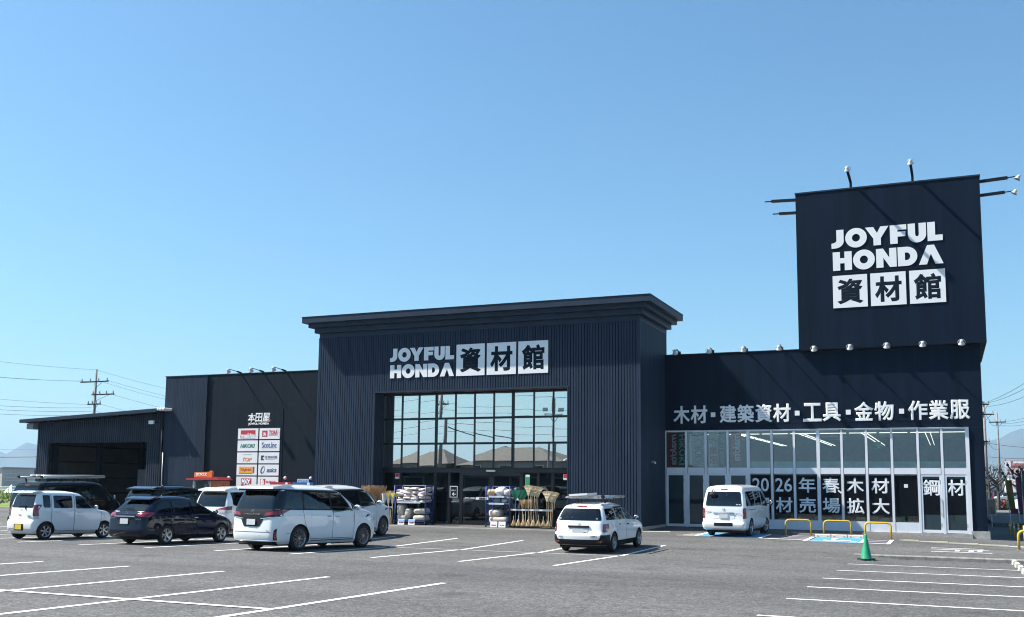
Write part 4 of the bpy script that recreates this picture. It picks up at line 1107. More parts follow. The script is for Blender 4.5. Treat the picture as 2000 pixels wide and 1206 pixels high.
def emblem(car, x, z, r, m=CHROME, off=.008, inner=True):
    mb = MB(); y = car.ry(x, z)-off; n = 20
    mb.lathe([(0, r*.82), (.006, r*.9), (0, r)], (x, y, z), (0, -1, 0), n)
    if inner: mb.lathe([(0, r*.30), (.006, r*.38), (0, r*.48)], (x, y, z+r*.05), (0, -1, 0), 14); mb.box(x-r*.85, x+r*.85, y-.005, y, z+r*.28, z+r*.42)
    mb.build('emblem', m, car.root, world=False)
def pan(car, y0, y1, w, z0=.16, z1=.30):
    MB().box(-w, w, y0, y1, z0, z1).build('floor_pan', UNDER, car.root, world=False)

KEI = dict(yr=[(.19,-1.58),(.26,-1.66),(.45,-1.69),(.60,-1.69),(.68,-1.655),(1.0,-1.635),(1.08,-1.615),(1.48,-1.50),(1.55,-1.45),(1.60,-1.33),(1.632,-1.05),(1.645,-.6)],
    yf=[(.19,1.52),(.28,1.64),(.5,1.69),(.75,1.67),(.88,1.58),(.965,1.35),(1.02,1.0),(1.48,.42),(1.56,.26),(1.605,.05),(1.632,-.15),(1.645,-.4)],
    w=[(.19,.64),(.28,.71),(.5,.735),(.7,.7375),(.95,.735),(1.05,.72),(1.48,.615),(1.55,.58),(1.60,.51),(1.632,.38),(1.645,.16)], rear=(.13,.20,.04), front=(.30,.42,.12), side=.015, belt=1.025)
MPV = dict(yr=[(.20,-2.34),(.29,-2.45),(.5,-2.49),(.75,-2.485),(1.0,-2.47),(1.15,-2.44),(1.72,-2.20),(1.80,-2.12),(1.87,-1.95),(1.92,-1.5),(1.945,-.7)],
    yf=[(.20,2.32),(.32,2.45),(.6,2.49),(.85,2.475),(1.0,2.43),(1.10,2.30),(1.18,2.02),(1.26,1.62),(1.70,.82),(1.80,.58),(1.87,.28),(1.92,-.1),(1.945,-.45)],
    w=[(.20,.84),(.32,.905),(.65,.925),(1.05,.922),(1.2,.905),(1.68,.80),(1.78,.755),(1.86,.66),(1.92,.46),(1.945,.2)], rear=(.26,.32,.06), front=(.40,.55,.16), side=.02, belt=1.165)
VAN = dict(yr=[(.26,-2.20),(.33,-2.325),(.55,-2.345),(.58,-2.30),(1.15,-2.27),(1.72,-2.14),(1.82,-2.10),(1.91,-2.0),(1.96,-1.65),(1.98,-.9)],
    yf=[(.26,2.18),(.35,2.32),(.7,2.345),(.95,2.31),(1.08,2.2),(1.17,2.02),(1.70,1.45),(1.82,1.28),(1.90,1.0),(1.96,.55),(1.98,.1)],
    w=[(.26,.78),(.38,.83),(.8,.8475),(1.15,.84),(1.72,.745),(1.82,.715),(1.90,.645),(1.955,.45),(1.98,.2)], rear=(.10,.12,.03), front=(.30,.35,.12), side=.012, belt=1.09)
WAG = dict(yr=[(.24,-2.06),(.32,-2.165),(.56,-2.195),(.62,-2.155),(.95,-2.09),(1.0,-2.07),(1.35,-1.86),(1.41,-1.78),(1.46,-1.58),(1.488,-1.2),(1.50,-.6)],
    yf=[(.24,2.08),(.33,2.165),(.55,2.195),(.72,2.13),(.86,1.78),(.95,1.25),(1.33,.56),(1.41,.34),(1.46,.05),(1.488,-.2),(1.50,-.45)],
    w=[(.24,.76),(.36,.83),(.62,.8475),(.95,.825),(1.0,.81),(1.34,.665),(1.40,.625),(1.455,.53),(1.488,.37),(1.50,.16)], rear=(.20,.22,.07), front=(.36,.55,.14), side=.02, belt=.92)
EST = dict(yr=[(.20,-2.03),(.30,-2.155),(.48,-2.195),(.72,-2.17),(.95,-2.12),(1.03,-2.03),(1.36,-1.60),(1.44,-1.44),(1.50,-1.15),(1.53,-.85),(1.545,-.5)],
    yf=[(.20,2.06),(.33,2.17),(.55,2.195),(.72,2.10),(.85,1.80),(.97,1.36),(1.38,.46),(1.46,.22),(1.51,0),(1.53,-.15),(1.545,-.35)],
    w=[(.20,.77),(.33,.835),(.6,.8475),(.92,.83),(1.0,.805),(1.36,.655),(1.44,.60),(1.50,.50),(1.53,.36),(1.545,.16)], rear=(.24,.26,.08), front=(.38,.60,.15), side=.02, belt=.945)

def roof_rack(car, x, z, y0, y1, n, m=STEEL, legm=BPL, tubes=True):
    g = car.root
    bars = [y0+(y1-y0)*(i+.5)/n for i in range(n)]
    fr_ = MB()
    for sd in (-1, 1): fr_.tube([(sd*x, y0, z), (sd*x, y1, z)], .028, 8)
    rk = fr_.build('roof_carrier', m, g, world=False, smooth=True)
    for y in bars:
        MB().box(-x-.04, x+.04, y-.03, y+.03, z-.045, z-.005).build('cross_bar', m, rk, world=False)
        for sd in (-1, 1): MB().obox((sd*(x-.01), y, z-.10), (.018, 0, 0), (0, .035, 0), (sd*.03, 0, .075)).build('carrier_foot', legm, rk, world=False)
    for sd in (-1, 1): MB().cyl((sd*(x+.02), y0-.02, z+.02), (sd*(x+.02), y0+.02, z+.02), .06, n=14).build('end_cap', legm, rk, world=False)
    return rk

# ---- white kei wagon, front row left -------------------------------------------------
def kei_wagon(x, y, rz=0):
    g = car_root('parked_car', x, y, 'boxy small white kei wagon with yellow number plate, leftmost of the front row', 'car', 'cars parked in the lot', rz)
    c = Car('kei', KEI, g, PWK); ax = (-1.19, 1.17); c.body(ax, .285, .735); pan(c, -1.5, 1.5, .6)
    add_wheels(c, ax, .725, .285, .19, .165, ('five', 6), RIMS)
    rw_ = c.rear('rear_window', CGL, rpoly([(-.545, 1.06), (.545, 1.06), (.49, 1.50), (-.49, 1.50)], .05))
    MB().obox((.02, c.ry(0, 1.12)-.03, 1.115), (.20, 0, .012), (0, .008, 0), (0, 0, .010)).obox((.20, c.ry(.2, 1.08)-.03, 1.06), (.012, 0, 0), (0, .01, 0), (-.02, 0, .06)).build('wiper', BPL, g, world=False)
    sp = MB(); sp.prism([(-1.66, 1.555), (-1.40, 1.575), (-1.25, 1.635), (-1.45, 1.625), (-1.655, 1.59)], -.54, .54, 'x'); sp.build('roof_spoiler', PWK, g, world=False)
    bp = c.wrap('rear_bumper', PWK, -.285, .285, .20, .66, .018)
    c.rear('bumper_recess', BPL, rpoly([(-.24, .30), (.24, .30), (.24, .52), (-.24, .52)], .02), .022, bp)
    c.rear('bumper_crease', GAPM, [(-.55, .352), (-.24, .352), (-.24, .360), (-.55, .360)], .021, bp); c.rear('bumper_crease', GAPM, [(.24, .352), (.55, .352), (.55, .360), (.24, .360)], .021, bp)
    plate(c, 0, .42, PLY, off=.03)
    for sd in (-1, 1):
        pl = [(sd*.585, .78), (sd*.715, .78), (sd*.69, 1.18), (sd*.56, 1.16)]
        t = c.rear('tail_light', TLR, rpoly(pl, .03), .012); c.rear('tail_light_lens', TLC, rpoly([(sd*.59, .69), (sd*.715, .69), (sd*.715, .775), (sd*.585, .775)], .015), .012, t)
    badge(c, 'wagon', -.05, .82, .14, CHROME, .04); emblem(c, 0, 1.0, .035, inner=False)
    MB().box(.34, .52, c.ry(.4, .79)-.03, c.ry(.4, .79)-.005, .775, .81).build('tailgate_handle', CHROME, g, world=False)
    for sd in (1, -1):
        s1_ = (sd,)
        c.side('quarter_window', CGL, rpoly([(-1.33, 1.10), (-1.28, 1.07), (-1.06, 1.07), (-1.06, 1.49), (-1.33, 1.49)], .05), sides=s1_)
        d1 = c.side('rear_door', PWK, rpoly([(-1.0, .62), (-.80, .30), (-.13, .30), (-.13, 1.53), (-1.0, 1.53)], .04), .004, s1_)
        d2 = c.side('front_door', PWK, rpoly([(-.10, .30), (.92, .30), (.98, .62), (.98, 1.02), (.62, 1.36), (.40, 1.53), (-.10, 1.53)], .03), .004, s1_)
        c.side('door_window', CGL, rpoly([(-.93, 1.06), (-.20, 1.06), (-.20, 1.48), (-.93, 1.48)], .04), .010, s1_, d1)
        c.side('door_window', CGLG, rpoly([(-.06, 1.04), (.84, 1.04), (.36, 1.48), (-.06, 1.48)], .04), .010, s1_, d2)
        c.handle(-.78, .93, PWK, d1, s1_); c.handle(.10, .91, PWK, d2, s1_)
    c.lines('door_gap', [[(-1.02, 1.52), (-1.02, .62), (-.82, .29)], [(-.115, 1.52), (-.115, .29)], [(.94, .29), (1.0, .62), (1.0, 1.02)], [(-.82, .29), (.94, .29)]])
    c.mirror(.80, 1.06, PWK, CHROME, sz=(.075, .06, .085), arm=.04)
    c.front('windscreen', CGL, rpoly([(-.60, 1.04), (.60, 1.04), (.53, 1.46), (-.53, 1.46)], .05)); 
    for sd in (-1, 1): c.front('headlamp', HLAMP, rpoly([(sd*.38, .70), (sd*.68, .72), (sd*.68, .90), (sd*.40, .86)], .03))
    c.side('indicator', TLC, rpoly([(1.10, .80), (1.16, .80), (1.16, .84), (1.10, .84)], .01)); hollow(c, .45, ((.30, .33),), (-.60,)); return g
# ---- navy estate ------------------------------------------------------------------------
def navy_estate(x, y, rz=0):
    g = car_root('parked_car', x, y, 'glossy navy blue estate car with red and chrome tail lights', 'car', 'cars parked in the lot', rz)
    c = Car('estate', EST, g, PNAVY); ax = (-1.19, 1.34); c.body(ax, .305, .845); pan(c, -1.9, 1.9, .7)
    add_wheels(c, ax, .84, .305, .205, .185, ('blade', 5), RIMS)
    c.rear('rear_window', CGL, rpoly([(-.62, 1.06), (.62, 1.06), (.545, 1.36), (-.545, 1.36)], .05), .008)
    sp = MB(); sp.prism([(-1.72, 1.395), (-1.45, 1.43), (-1.2, 1.51), (-1.4, 1.505), (-1.70, 1.435)], -.54, .54, 'x'); sp.build('roof_spoiler', PNAVY, g, world=False)
    MB().obox((-.12, c.ry(0, 1.12)-.03, 1.115), (.24, -.01, .03), (0, .010, 0), (0, 0, .012)).build('wiper', BPL, g, world=False)
    for sd in (-1, 1):
        t = c.rear('tail_light', TLR, rpoly([(sd*.40, .90), (sd*.80, .86), (sd*.815, .98), (sd*.52, 1.01)], .02), .014)
        c.rear('tail_light_lens', TLC, rpoly([(sd*.34, .955), (sd*.52, 1.012), (sd*.80, .99), (sd*.75, 1.05), (sd*.38, 1.04)], .02), .012, t)
        c.side('tail_light_wrap', TLR, rpoly([(-2.02, .87), (-1.72, .97), (-1.80, 1.02), (-2.02, 1.0)], .02), .012, (sd,), t)
        c.rear('reflector', TLR, rpoly([(sd*.58, .40), (sd*.76, .41), (sd*.76, .45), (sd*.58, .44)], .01), .012)
    MB().box(-.42, .42, c.ry(0, .88)-.045, c.ry(0, .88)-.005, .865, .90).build('chrome_bar', CHROME, g, world=False)
    c.wrap('rear_bumper', PNAVY, -.34, .34, .28, .52, .02); c.wrap('bumper_valance', BPL, -.33, .33, .20, .285, .012)
    c.rear('plate_recess', BPL, rpoly([(-.30, .63), (.30, .63), (.34, .82), (-.34, .82)], .03), .006)
    plate(c, 0, .73, PLW, off=.025); badge(c, 'shuttle', -.55, .835, .20, CHROME, .03); badge(c, 'hybrid', .52, .80, .22, CHROME, .03); emblem(c, 0, .97, .05, inner=False)
    for sd in (1, -1):
        s1_ = (sd,)
        d1 = c.side('rear_door', PNAVY, rpoly([(-1.02, .70), (-.86, .32), (-.10, .30), (-.12, 1.42), (-.95, 1.40)], .05), .004, s1_)
        d2 = c.side('front_door', PNAVY, rpoly([(-.08, .30), (.98, .32), (1.06, .9), (.50, 1.32), (-.10, 1.42)], .05), .004, s1_)
        c.side('quarter_window', CGL, rpoly([(-1.72, 1.04), (-1.02, 1.02), (-1.0, 1.37), (-1.42, 1.34)], .05), .008, s1_)
        c.side('door_window', CGL, rpoly([(-.95, 1.01), (-.15, .985), (-.15, 1.39), (-.92, 1.38)], .04), .010, s1_, d1)
        c.side('door_window', CGLG, rpoly([(-.05, .98), (.92, .955), (.45, 1.30), (-.05, 1.385)], .04), .010, s1_, d2)
        c.side('front_quarter_window', CGL, rpoly([(1.0, .95), (1.22, .945), (.98, 1.08)], .02), .008, s1_)
        c.handle(-.80, .86, CHROME, d1, s1_); c.handle(.08, .84, CHROME, d2, s1_)
    c.lines('door_gap', [[(-.97, 1.40), (-1.04, .70), (-.88, .30)], [(-.11, 1.40), (-.09, .30)], [(.98, .31), (1.08, .88)], [(-.88, .30), (.98, .31)], [(-1.4, .48), (-1.6, .46)]])
    c.mirror(.94, 1.0, PNAVY, CHROME, sz=(.10, .06, .075), arm=.05)
    MB().prism([(-1.12, 1.515), (-.94, 1.525), (-1.10, 1.60), (-1.13, 1.60)], -.03, .03, 'x').build('antenna_fin', PNAVY, g, world=False)
    c.front('windscreen', CGL, rpoly([(-.70, 1.0), (.70, 1.0), (.57, 1.36), (-.57, 1.36)], .05))
    for sd in (-1, 1): c.front('headlamp', HLAMP, rpoly([(sd*.40, .62), (sd*.76, .68), (sd*.74, .80), (sd*.46, .72)], .03))
    hollow(c, .45, ((.25, .36),), (-.75,)); return g
# ---- large white MPV ----------------------------------------------------------------------
def big_mpv(x, y, rz, label, pm, detail=True):
    g = car_root('parked_car', x, y, label, 'car', 'cars parked in the lot', rz)
    c = Car('mpv', MPV, g, pm); ax = (-1.42, 1.58); c.body(ax, .365, .92, .05); pan(c, -2.2, 2.2, .75)
    add_wheels(c, ax, .912, .365, .255, .225, ('twin', 9), RIMG)
    for sd in (1, -1):
        s1_ = (sd,)
        c.side('window_pillar', BPL, [(-1.345, 1.19), (-1.235, 1.19), (-1.235, 1.75), (-1.345, 1.75)], .005, s1_); c.side('window_pillar', BPL, [(-.125, 1.175), (.0, 1.175), (.0, 1.75), (-.125, 1.75)], .005, s1_)
        c.side('window_pillar', BPL, [(.88, 1.17), (1.0, 1.165), (.52, 1.70), (.42, 1.72)], .005, s1_); c.side('window_top_strip', BPL, [(-1.98, 1.715), (.46, 1.70), (.40, 1.755), (-1.95, 1.765)], .005, s1_)
        c.side('window_base_strip', BPL, [(-2.24, 1.195), (-.1, 1.175), (-.1, 1.215), (-2.2, 1.232)], .005, s1_); c.side('window_pillar', CGO, rpoly([(-2.24, 1.21), (-2.12, 1.21), (-1.90, 1.74), (-2.0, 1.74)], .02), .005, s1_)
        c.side('quarter_window', CGL, rpoly([(-2.16, 1.225), (-1.32, 1.215), (-1.32, 1.725), (-1.92, 1.725)], .06), .008, s1_)
        d1 = c.side('sliding_door', pm, rpoly([(-1.30, 1.18), (-1.20, .80), (-.95, .42), (-.95, .36), (.02, .36), (.02, 1.18)], .05), .006, s1_)
        d2 = c.side('front_door', pm, rpoly([(.045, .36), (1.02, .36), (1.06, .9), (1.05, 1.165), (.045, 1.175)], .04), .006, s1_)
        c.side('door_window', CGL, rpoly([(-1.26, 1.215), (-.10, 1.205), (-.10, 1.725), (-1.26, 1.725)], .05), .009, s1_, d1)
        c.side('door_window', CGLG, rpoly([(-.02, 1.10), (.92, 1.185), (.50, 1.66), (-.02, 1.72)], .05), .0095, s1_, d2)
        c.side('front_quarter_window', CGL, rpoly([(.98, 1.20), (1.46, 1.235), (.96, 1.48)], .03), .008, s1_)
        c.handle(-.16, 1.0, CHROME, d1, s1_); c.handle(.22, .985, CHROME, d2, s1_)
        c.side('sill_trim', CHROME, [(-.95, .275), (1.05, .275), (1.05, .30), (-.95, .30)], .012, s1_)
        c.side('fender_vent', BPL, rpoly([(1.62, .90), (1.72, 1.04), (1.98, 1.06), (1.80, 1.0)], .02), .008, s1_)
    c.lines('door_gap', [[(-1.32, 1.72), (-1.32, 1.18), (-1.22, .80), (-.97, .40), (-.97, .34), (1.03, .34), (1.08, .9), (1.06, 1.16)], [(.032, 1.16), (.032, .34)], [(-2.0, .52), (-1.75, .52)]])
    c.lines('roof_gap', [[(-2.05, 1.775), (.4, 1.775)]], w=.02)
    rwn = c.rear('rear_window', CGL, rpoly([(-.80, 1.20), (.80, 1.20), (.68, 1.73), (-.68, 1.73)], .06), .008)
    c.side('rear_window_wrap', CGO, rpoly([(-2.36, 1.21), (-2.20, 1.21), (-1.98, 1.73), (-2.14, 1.73)], .02), .007, (1,)); c.side('rear_window_wrap', CGO, rpoly([(-2.36, 1.21), (-2.20, 1.21), (-1.98, 1.73), (-2.14, 1.73)], .02), .007, (-1,))
    sp = MB(); sp.prism([(-2.42, 1.79), (-2.02, 1.80), (-1.55, 1.90), (-1.9, 1.915), (-2.40, 1.845)], -.69, .69, 'x'); sp.build('roof_spoiler', pm, g, world=False)
    sp = MB(); sp.prism([(-2.36, 1.735), (-2.06, 1.735), (-2.02, 1.795), (-2.38, 1.788)], -.68, .68, 'x'); sp.build('spoiler_underside', BPL, g, world=False)
    ga = c.rear('rear_garnish', BPL, rpoly([(-.905, 1.0), (-.45, .95), (.45, .95), (.905, 1.0), (.88, 1.20), (-.88, 1.20)], .03), .010)
    c.rear('plate_recess', BPL, rpoly([(-.30, .70), (.30, .70), (.46, .96), (-.46, .96)], .04), .009)
    for sd in (-1, 1):
        t = c.rear('tail_light', TLR, rpoly([(sd*.46, 1.01), (sd*.90, 1.06), (sd*.895, 1.16), (sd*.50, 1.10)], .02), .016)
        c.side('tail_light_wrap', TLR, rpoly([(-2.40, 1.02), (-2.12, 1.10), (-1.86, 1.19), (-2.38, 1.17)], .02), .012, (sd,), t)
        c.rear('chrome_accent', CHROME, [(sd*.34, .92), (sd*.86, .985), (sd*.86, .998), (sd*.33, .935)], .020)
        c.rear('corner_vent', BPL, rpoly([(sd*.77, .32), (sd*.84, .32), (sd*.85, .66), (sd*.80, .60)], .02), .012)
        c.rear('reflector', TLR, rpoly([(sd*.80, .34), (sd*.835, .34), (sd*.84, .56), (sd*.81, .56)], .01), .020)
    plate(c, 0, .83, PLW, off=.03)
    badge(c, 'VELLFIRE', 0, 1.055, .62, CHROME, .035, .012, .018); emblem(c, 0, 1.145, .055, off=.014)
    c.rear('tailgate_crease', GAPM, [(-.70, .545), (.70, .545), (.70, .555), (-.70, .555)], .005)
    for x_ in (-.3, .3): MB().cyl((x_, c.ry(x_, .47)-.004, .47), (x_, c.ry(x_, .47)+.01, .47), .018, n=10).build('parking_sensor', pm, g, world=False)
    c.wrap('bumper_strip', CHROME, -.26, .26, .275, .315, .020, nz=3); c.wrap('bumper_valance', BPL, -.27, .27, .20, .275, .008)
    badge(c, 'hybrid', .62, .60, .14, CHROME, .025)
    c.mirror(1.0, 1.24, pm, CHROME, sz=(.13, .075, .09), arm=.06)
    c.front('windscreen', CGL, rpoly([(-.80, 1.22), (.80, 1.22), (.66, 1.68), (-.66, 1.68)], .06))
    for sd in (-1, 1): c.front('headlamp', HLAMP, rpoly([(sd*.42, .84), (sd*.86, .86), (sd*.84, .98), (sd*.5, .94)], .03)); 
    c.front('grille', BPL, rpoly([(-.55, .40), (.55, .40), (.60, .80), (-.60, .80)], .05))
    hollow(c, .55, ((.45, .42), (-.55, .42)), (-1.55,)); return g
# ---- one-box van ------------------------------------------------------------------------------
def box_van(x, y, rz, label, pm, grp, backmirror=True, rack=False, steer=0.0):
    g = car_root('parked_van', x, y, label, 'van', grp, rz)
    c = Car('van', VAN, g, pm); ax = (-1.29, 1.28); c.body(ax, .335, .845, .05); pan(c, -2.1, 2.1, .7)
    add_wheels(c, ax, .84, .335, .215, .20, ('twin', 6), RIMS if pm is PW else RIMD, steer)
    tg = c.rear('rear_window', CGL, rpoly([(-.70, 1.18), (.70, 1.18), (.635, 1.72), (-.635, 1.72)], .07), .008)
    c.wrap('rear_bumper', pm, -.345, .345, .27, .565, .022)
    c.rear('bumper_step', BPL, rpoly([(-.36, .42), (.36, .42), (.36, .55), (-.36, .55)], .02), .026)
    c.rear('brake_light', TLR, rpoly([(-.13, 1.80), (.13, 1.80), (.13, 1.835), (-.13, 1.835)], .01), .012)
    c.rear('plate_recess', pm, rpoly([(-.42, .70), (.42, .70), (.42, .93), (-.42, .93)], .03), .006)
    c.rear('plate_garnish', CHROME, rpoly([(-.40, .90), (.40, .90), (.40, .94), (-.40, .94)], .01), .03)
    plate(c, 0, .80, PLW, off=.025); emblem(c, 0, 1.05, .055)
    badge(c, 'hiace', -.58, .95, .20, IBLK, .035); badge(c, 'super GL', .55, .90, .20, IBLK, .025)
    for sd in (-1, 1):
        t = c.rear('tail_light', TLR, rpoly([(sd*.735, .70), (sd*.835, .70), (sd*.815, 1.12), (sd*.735, 1.08)], .03), .010)
        c.side('tail_light_wrap', TLR, rpoly([(-2.24, .70), (-2.13, .72), (-2.12, 1.06), (-2.20, 1.12)], .02), .010, (sd,), t)
        c.rear('tail_light_lens', TLC, rpoly([(sd*.745, .80), (sd*.825, .80), (sd*.825, .90), (sd*.745, .90)], .01), .014, t)
        s1_ = (sd,)
        c.side('quarter_window', CGL, rpoly([(-2.06, 1.17), (-.72, 1.17), (-.72, 1.73), (-1.94, 1.73)], .06), .008, s1_)
        d1 = c.side('sliding_door', pm, rpoly([(-.66, .32), (.46, .32), (.46, 1.78), (-.66, 1.78)], .05), .004, s1_)
        d2 = c.side('front_door', pm, rpoly([(.49, .70), (.75, .34), (.95, .32), (1.55, .62), (1.70, 1.14), (1.40, 1.60), (1.2, 1.76), (.49, 1.78)], .04), .004, s1_)
        c.side('door_window', CGL, rpoly([(-.60, 1.17), (.40, 1.17), (.40, 1.73), (-.60, 1.73)], .06), .010, s1_, d1)
        c.side('door_window', CGLG, rpoly([(.55, 1.12), (1.58, 1.10), (1.22, 1.62), (1.08, 1.72), (.55, 1.72)], .05), .010, s1_, d2)
        c.handle(-.50, 1.02, CHROME if pm is PW else BPL, d1, s1_); c.handle(.66, 1.0, CHROME if pm is PW else BPL, d2, s1_)
        c.side('door_rail', GAPM, [(-2.0, 1.02), (-.70, 1.02), (-.70, 1.04), (-2.0, 1.04)], .006, s1_)
    c.lines('door_gap', [[(-.675, 1.78), (-.675, .31), (.475, .31), (.475, 1.78)], [(.95, .31), (1.57, .62), (1.72, 1.14)]])
    c.mirror(1.62, 1.22, BPL, CHROME, sz=(.09, .06, .12), arm=.07)
    if backmirror:
        y_ = c.ry(-.38, 1.7)-.16
        mb = MB().tube([(-.42, c.ry(-.4, 1.80)-.01, 1.80), (-.42, y_+.04, 1.79), (-.42, y_, 1.70)], .016, 6); mb.sphere((-.40, y_, 1.60), 1, 12, 7, (.15, .05, .10))
        mb.build('rear_view_mirror', BPL, g, world=False, smooth=True)
    c.front('windscreen', CGL, rpoly([(-.72, 1.18), (.72, 1.18), (.62, 1.68), (-.62, 1.68)], .06))
    for sd in (-1, 1): c.front('headlamp', HLAMP, rpoly([(sd*.50, .72), (sd*.76, .74), (sd*.76, 1.0), (sd*.56, .96)], .03))
    for x_ in (.52, .62): MB().box(x_-.035, x_+.035, c.ry(x_, 1.24)-.016, c.ry(x_, 1.24)-.010, 1.22, 1.25).build('sticker', WHITE, g, world=False)
    if rack:
        rk = roof_rack(c, .62, 2.13, -2.0, 1.35, 5)
        for x_ in (-.32, .0, .30): MB().tube([(x_, -1.7, 2.19), (x_, 1.0, 2.19)], .04, 8).build('carried_pipe', STEEL, rk, world=False, smooth=True)
        MB().tube([(.62, -1.9, 2.16), (.62, 1.3, 2.16)], .065, 10).build('carrier_tube', RIMS, rk, world=False, smooth=True)
    hollow(c, .75, ((.85, .42),), (-.25,)); return g
# ---- white business estate with ladder rack ------------------------------------------------------
def ad_wagon(x, y, rz=0):
    g = car_root('parked_car', x, y, 'white business estate car with black bumper and aluminium roof carrier, parked alone', 'car', 'cars parked in the lot', rz)
    c = Car('ad', WAG, g, PW); ax = (-1.23, 1.30); c.body(ax, .295, .845); pan(c, -1.9, 1.9, .7)
    add_wheels(c, ax, .838, .295, .185, .165, ('steel', 8), STEEL)
    c.rear('rear_window', CGL, rpoly([(-.70, .985), (.70, .985), (.58, 1.335), (-.58, 1.335)], .06), .008)
    c.rear('brake_light', TLR, rpoly([(-.16, 1.375), (.16, 1.375), (.155, 1.42), (-.155, 1.42)], .01), .012)
    c.wrap('rear_bumper', BPL, -.352, .352, .25, .56, .022); c.side('sill_trim', BPL, [(-.9, .245), (.95, .245), (.95, .34), (-.9, .34)], .012, (1, -1))
    c.rear('tailgate_lower', PW, rpoly([(-.66, .42), (.66, .42), (.72, .60), (-.72, .60)], .05), .026)
    c.rear('plate_garnish', BPL, rpoly([(-.34, .77), (.34, .77), (.34, .83), (-.34, .83)], .01), .030)
    c.rear('plate_recess', mat('recess_white', (.5, .5, .5), .4), rpoly([(-.26, .55), (.26, .55), (.33, .765), (-.33, .765)], .02), .012)
    plate(c, 0, .655, PLW, off=.035, w=.36, h=.17); emblem(c, 0, .89, .045, inner=False)
    badge(c, 'AD', -.56, .50, .13, BPL, .04, .01, .034)
    q = c.rear('badge_plate', TLC, rpoly([(.40, .475), (.60, .475), (.60, .545), (.40, .545)], .015), .034); badge(c, 'VE', .50, .51, .10, BPL, .04, .02, .042)
    for sd in (-1, 1):
        t = c.rear('tail_light', TLR, rpoly([(sd*.74, .64), (sd*.845, .64), (sd*.835, .88), (sd*.74, .88)], .03), .010)
        c.side('tail_light_wrap', TLR, rpoly([(-2.03, .63), (-1.85, .68), (-1.74, .80), (-1.75, .89), (-2.03, .88)], .03), .014, (sd,), t)
        c.side('tail_light_lens', TLC, circ(-1.92, .71, .045, .05, 12), .020, (sd,), t)
        c.rear('reflector', TLR, rpoly([(sd*.62, .335), (sd*.75, .335), (sd*.75, .385), (sd*.62, .385)], .01), .030)
        s1_ = (sd,)
        c.side('quarter_window', CGL, rpoly([(-1.86, 1.0), (-1.02, .985), (-.98, 1.33), (-1.68, 1.33)], .04), .008, s1_)
        d1 = c.side('rear_door', PW, rpoly([(-.98, .75), (-.86, .36), (-.10, .35), (-.12, 1.36), (-.90, 1.37)], .05), .004, s1_)
        d2 = c.side('front_door', PW, rpoly([(-.08, .35), (.92, .36), (1.0, .88), (.50, 1.27), (-.10, 1.36)], .05), .004, s1_)
        c.side('door_window', CGLG, rpoly([(-.92, .98), (-.15, .96), (-.15, 1.325), (-.86, 1.33)], .04), .010, s1_, d1)
        c.side('door_window', CGLG, rpoly([(-.05, .955), (.86, .93), (.46, 1.24), (-.05, 1.32)], .04), .010, s1_, d2)
        c.handle(-.76, .84, BPL, d1, s1_, .11); c.handle(.06, .82, BPL, d2, s1_, .11)
        c.side('rain_visor', BPL, [(-.95, 1.335), (.30, 1.335), (.05, 1.37), (-.92, 1.375)], .03, s1_)
    c.lines('door_gap', [[(-.92, 1.37), (-1.0, .75), (-.88, .34)], [(-.11, 1.35), (-.09, .34)], [(.94, .35), (1.02, .86)]])
    c.mirror(.86, .98, BPL, CHROME, sz=(.10, .06, .075), arm=.05)
    c.front('windscreen', CGL, rpoly([(-.70, .98), (.70, .98), (.58, 1.31), (-.58, 1.31)], .05))
    for sd in (-1, 1): c.front('headlamp', HLAMP, rpoly([(sd*.44, .60), (sd*.78, .64), (sd*.76, .76), (sd*.5, .72)], .03))
    rk = roof_rack(c, .62, 1.665, -1.72, .38, 3, STEEL)
    MB().tube([(.62, -1.55, 1.67), (.62, .36, 1.67)], .038, 8).build('carrier_rail', RIMS, rk, world=False, smooth=True)
    MB().obox((-.20, -1.2, 1.745), (.30, 0, .02), (0, .45, .0), (0, 0, .03)).build('carried_box', WHITE, rk, world=False)
    for x_ in (-.45, -.2, .1, .35): MB().box(x_-.03, x_+.03, -1.68, .34, 1.675, 1.70).build('ladder_rail', STEEL, rk, world=False)
    for x_, m_ in ((-.62, WHITE), (.55, mat('blue_sticker', (.25, .35, .55), .5))): MB().cyl((x_, c.ry(x_, 1.03)-.012, 1.03), (x_, c.ry(x_, 1.03)-.006, 1.03), .035, n=10).build('sticker', m_, g, world=False)
    hollow(c, .42, ((.25, .36),), (-.75,)); return g
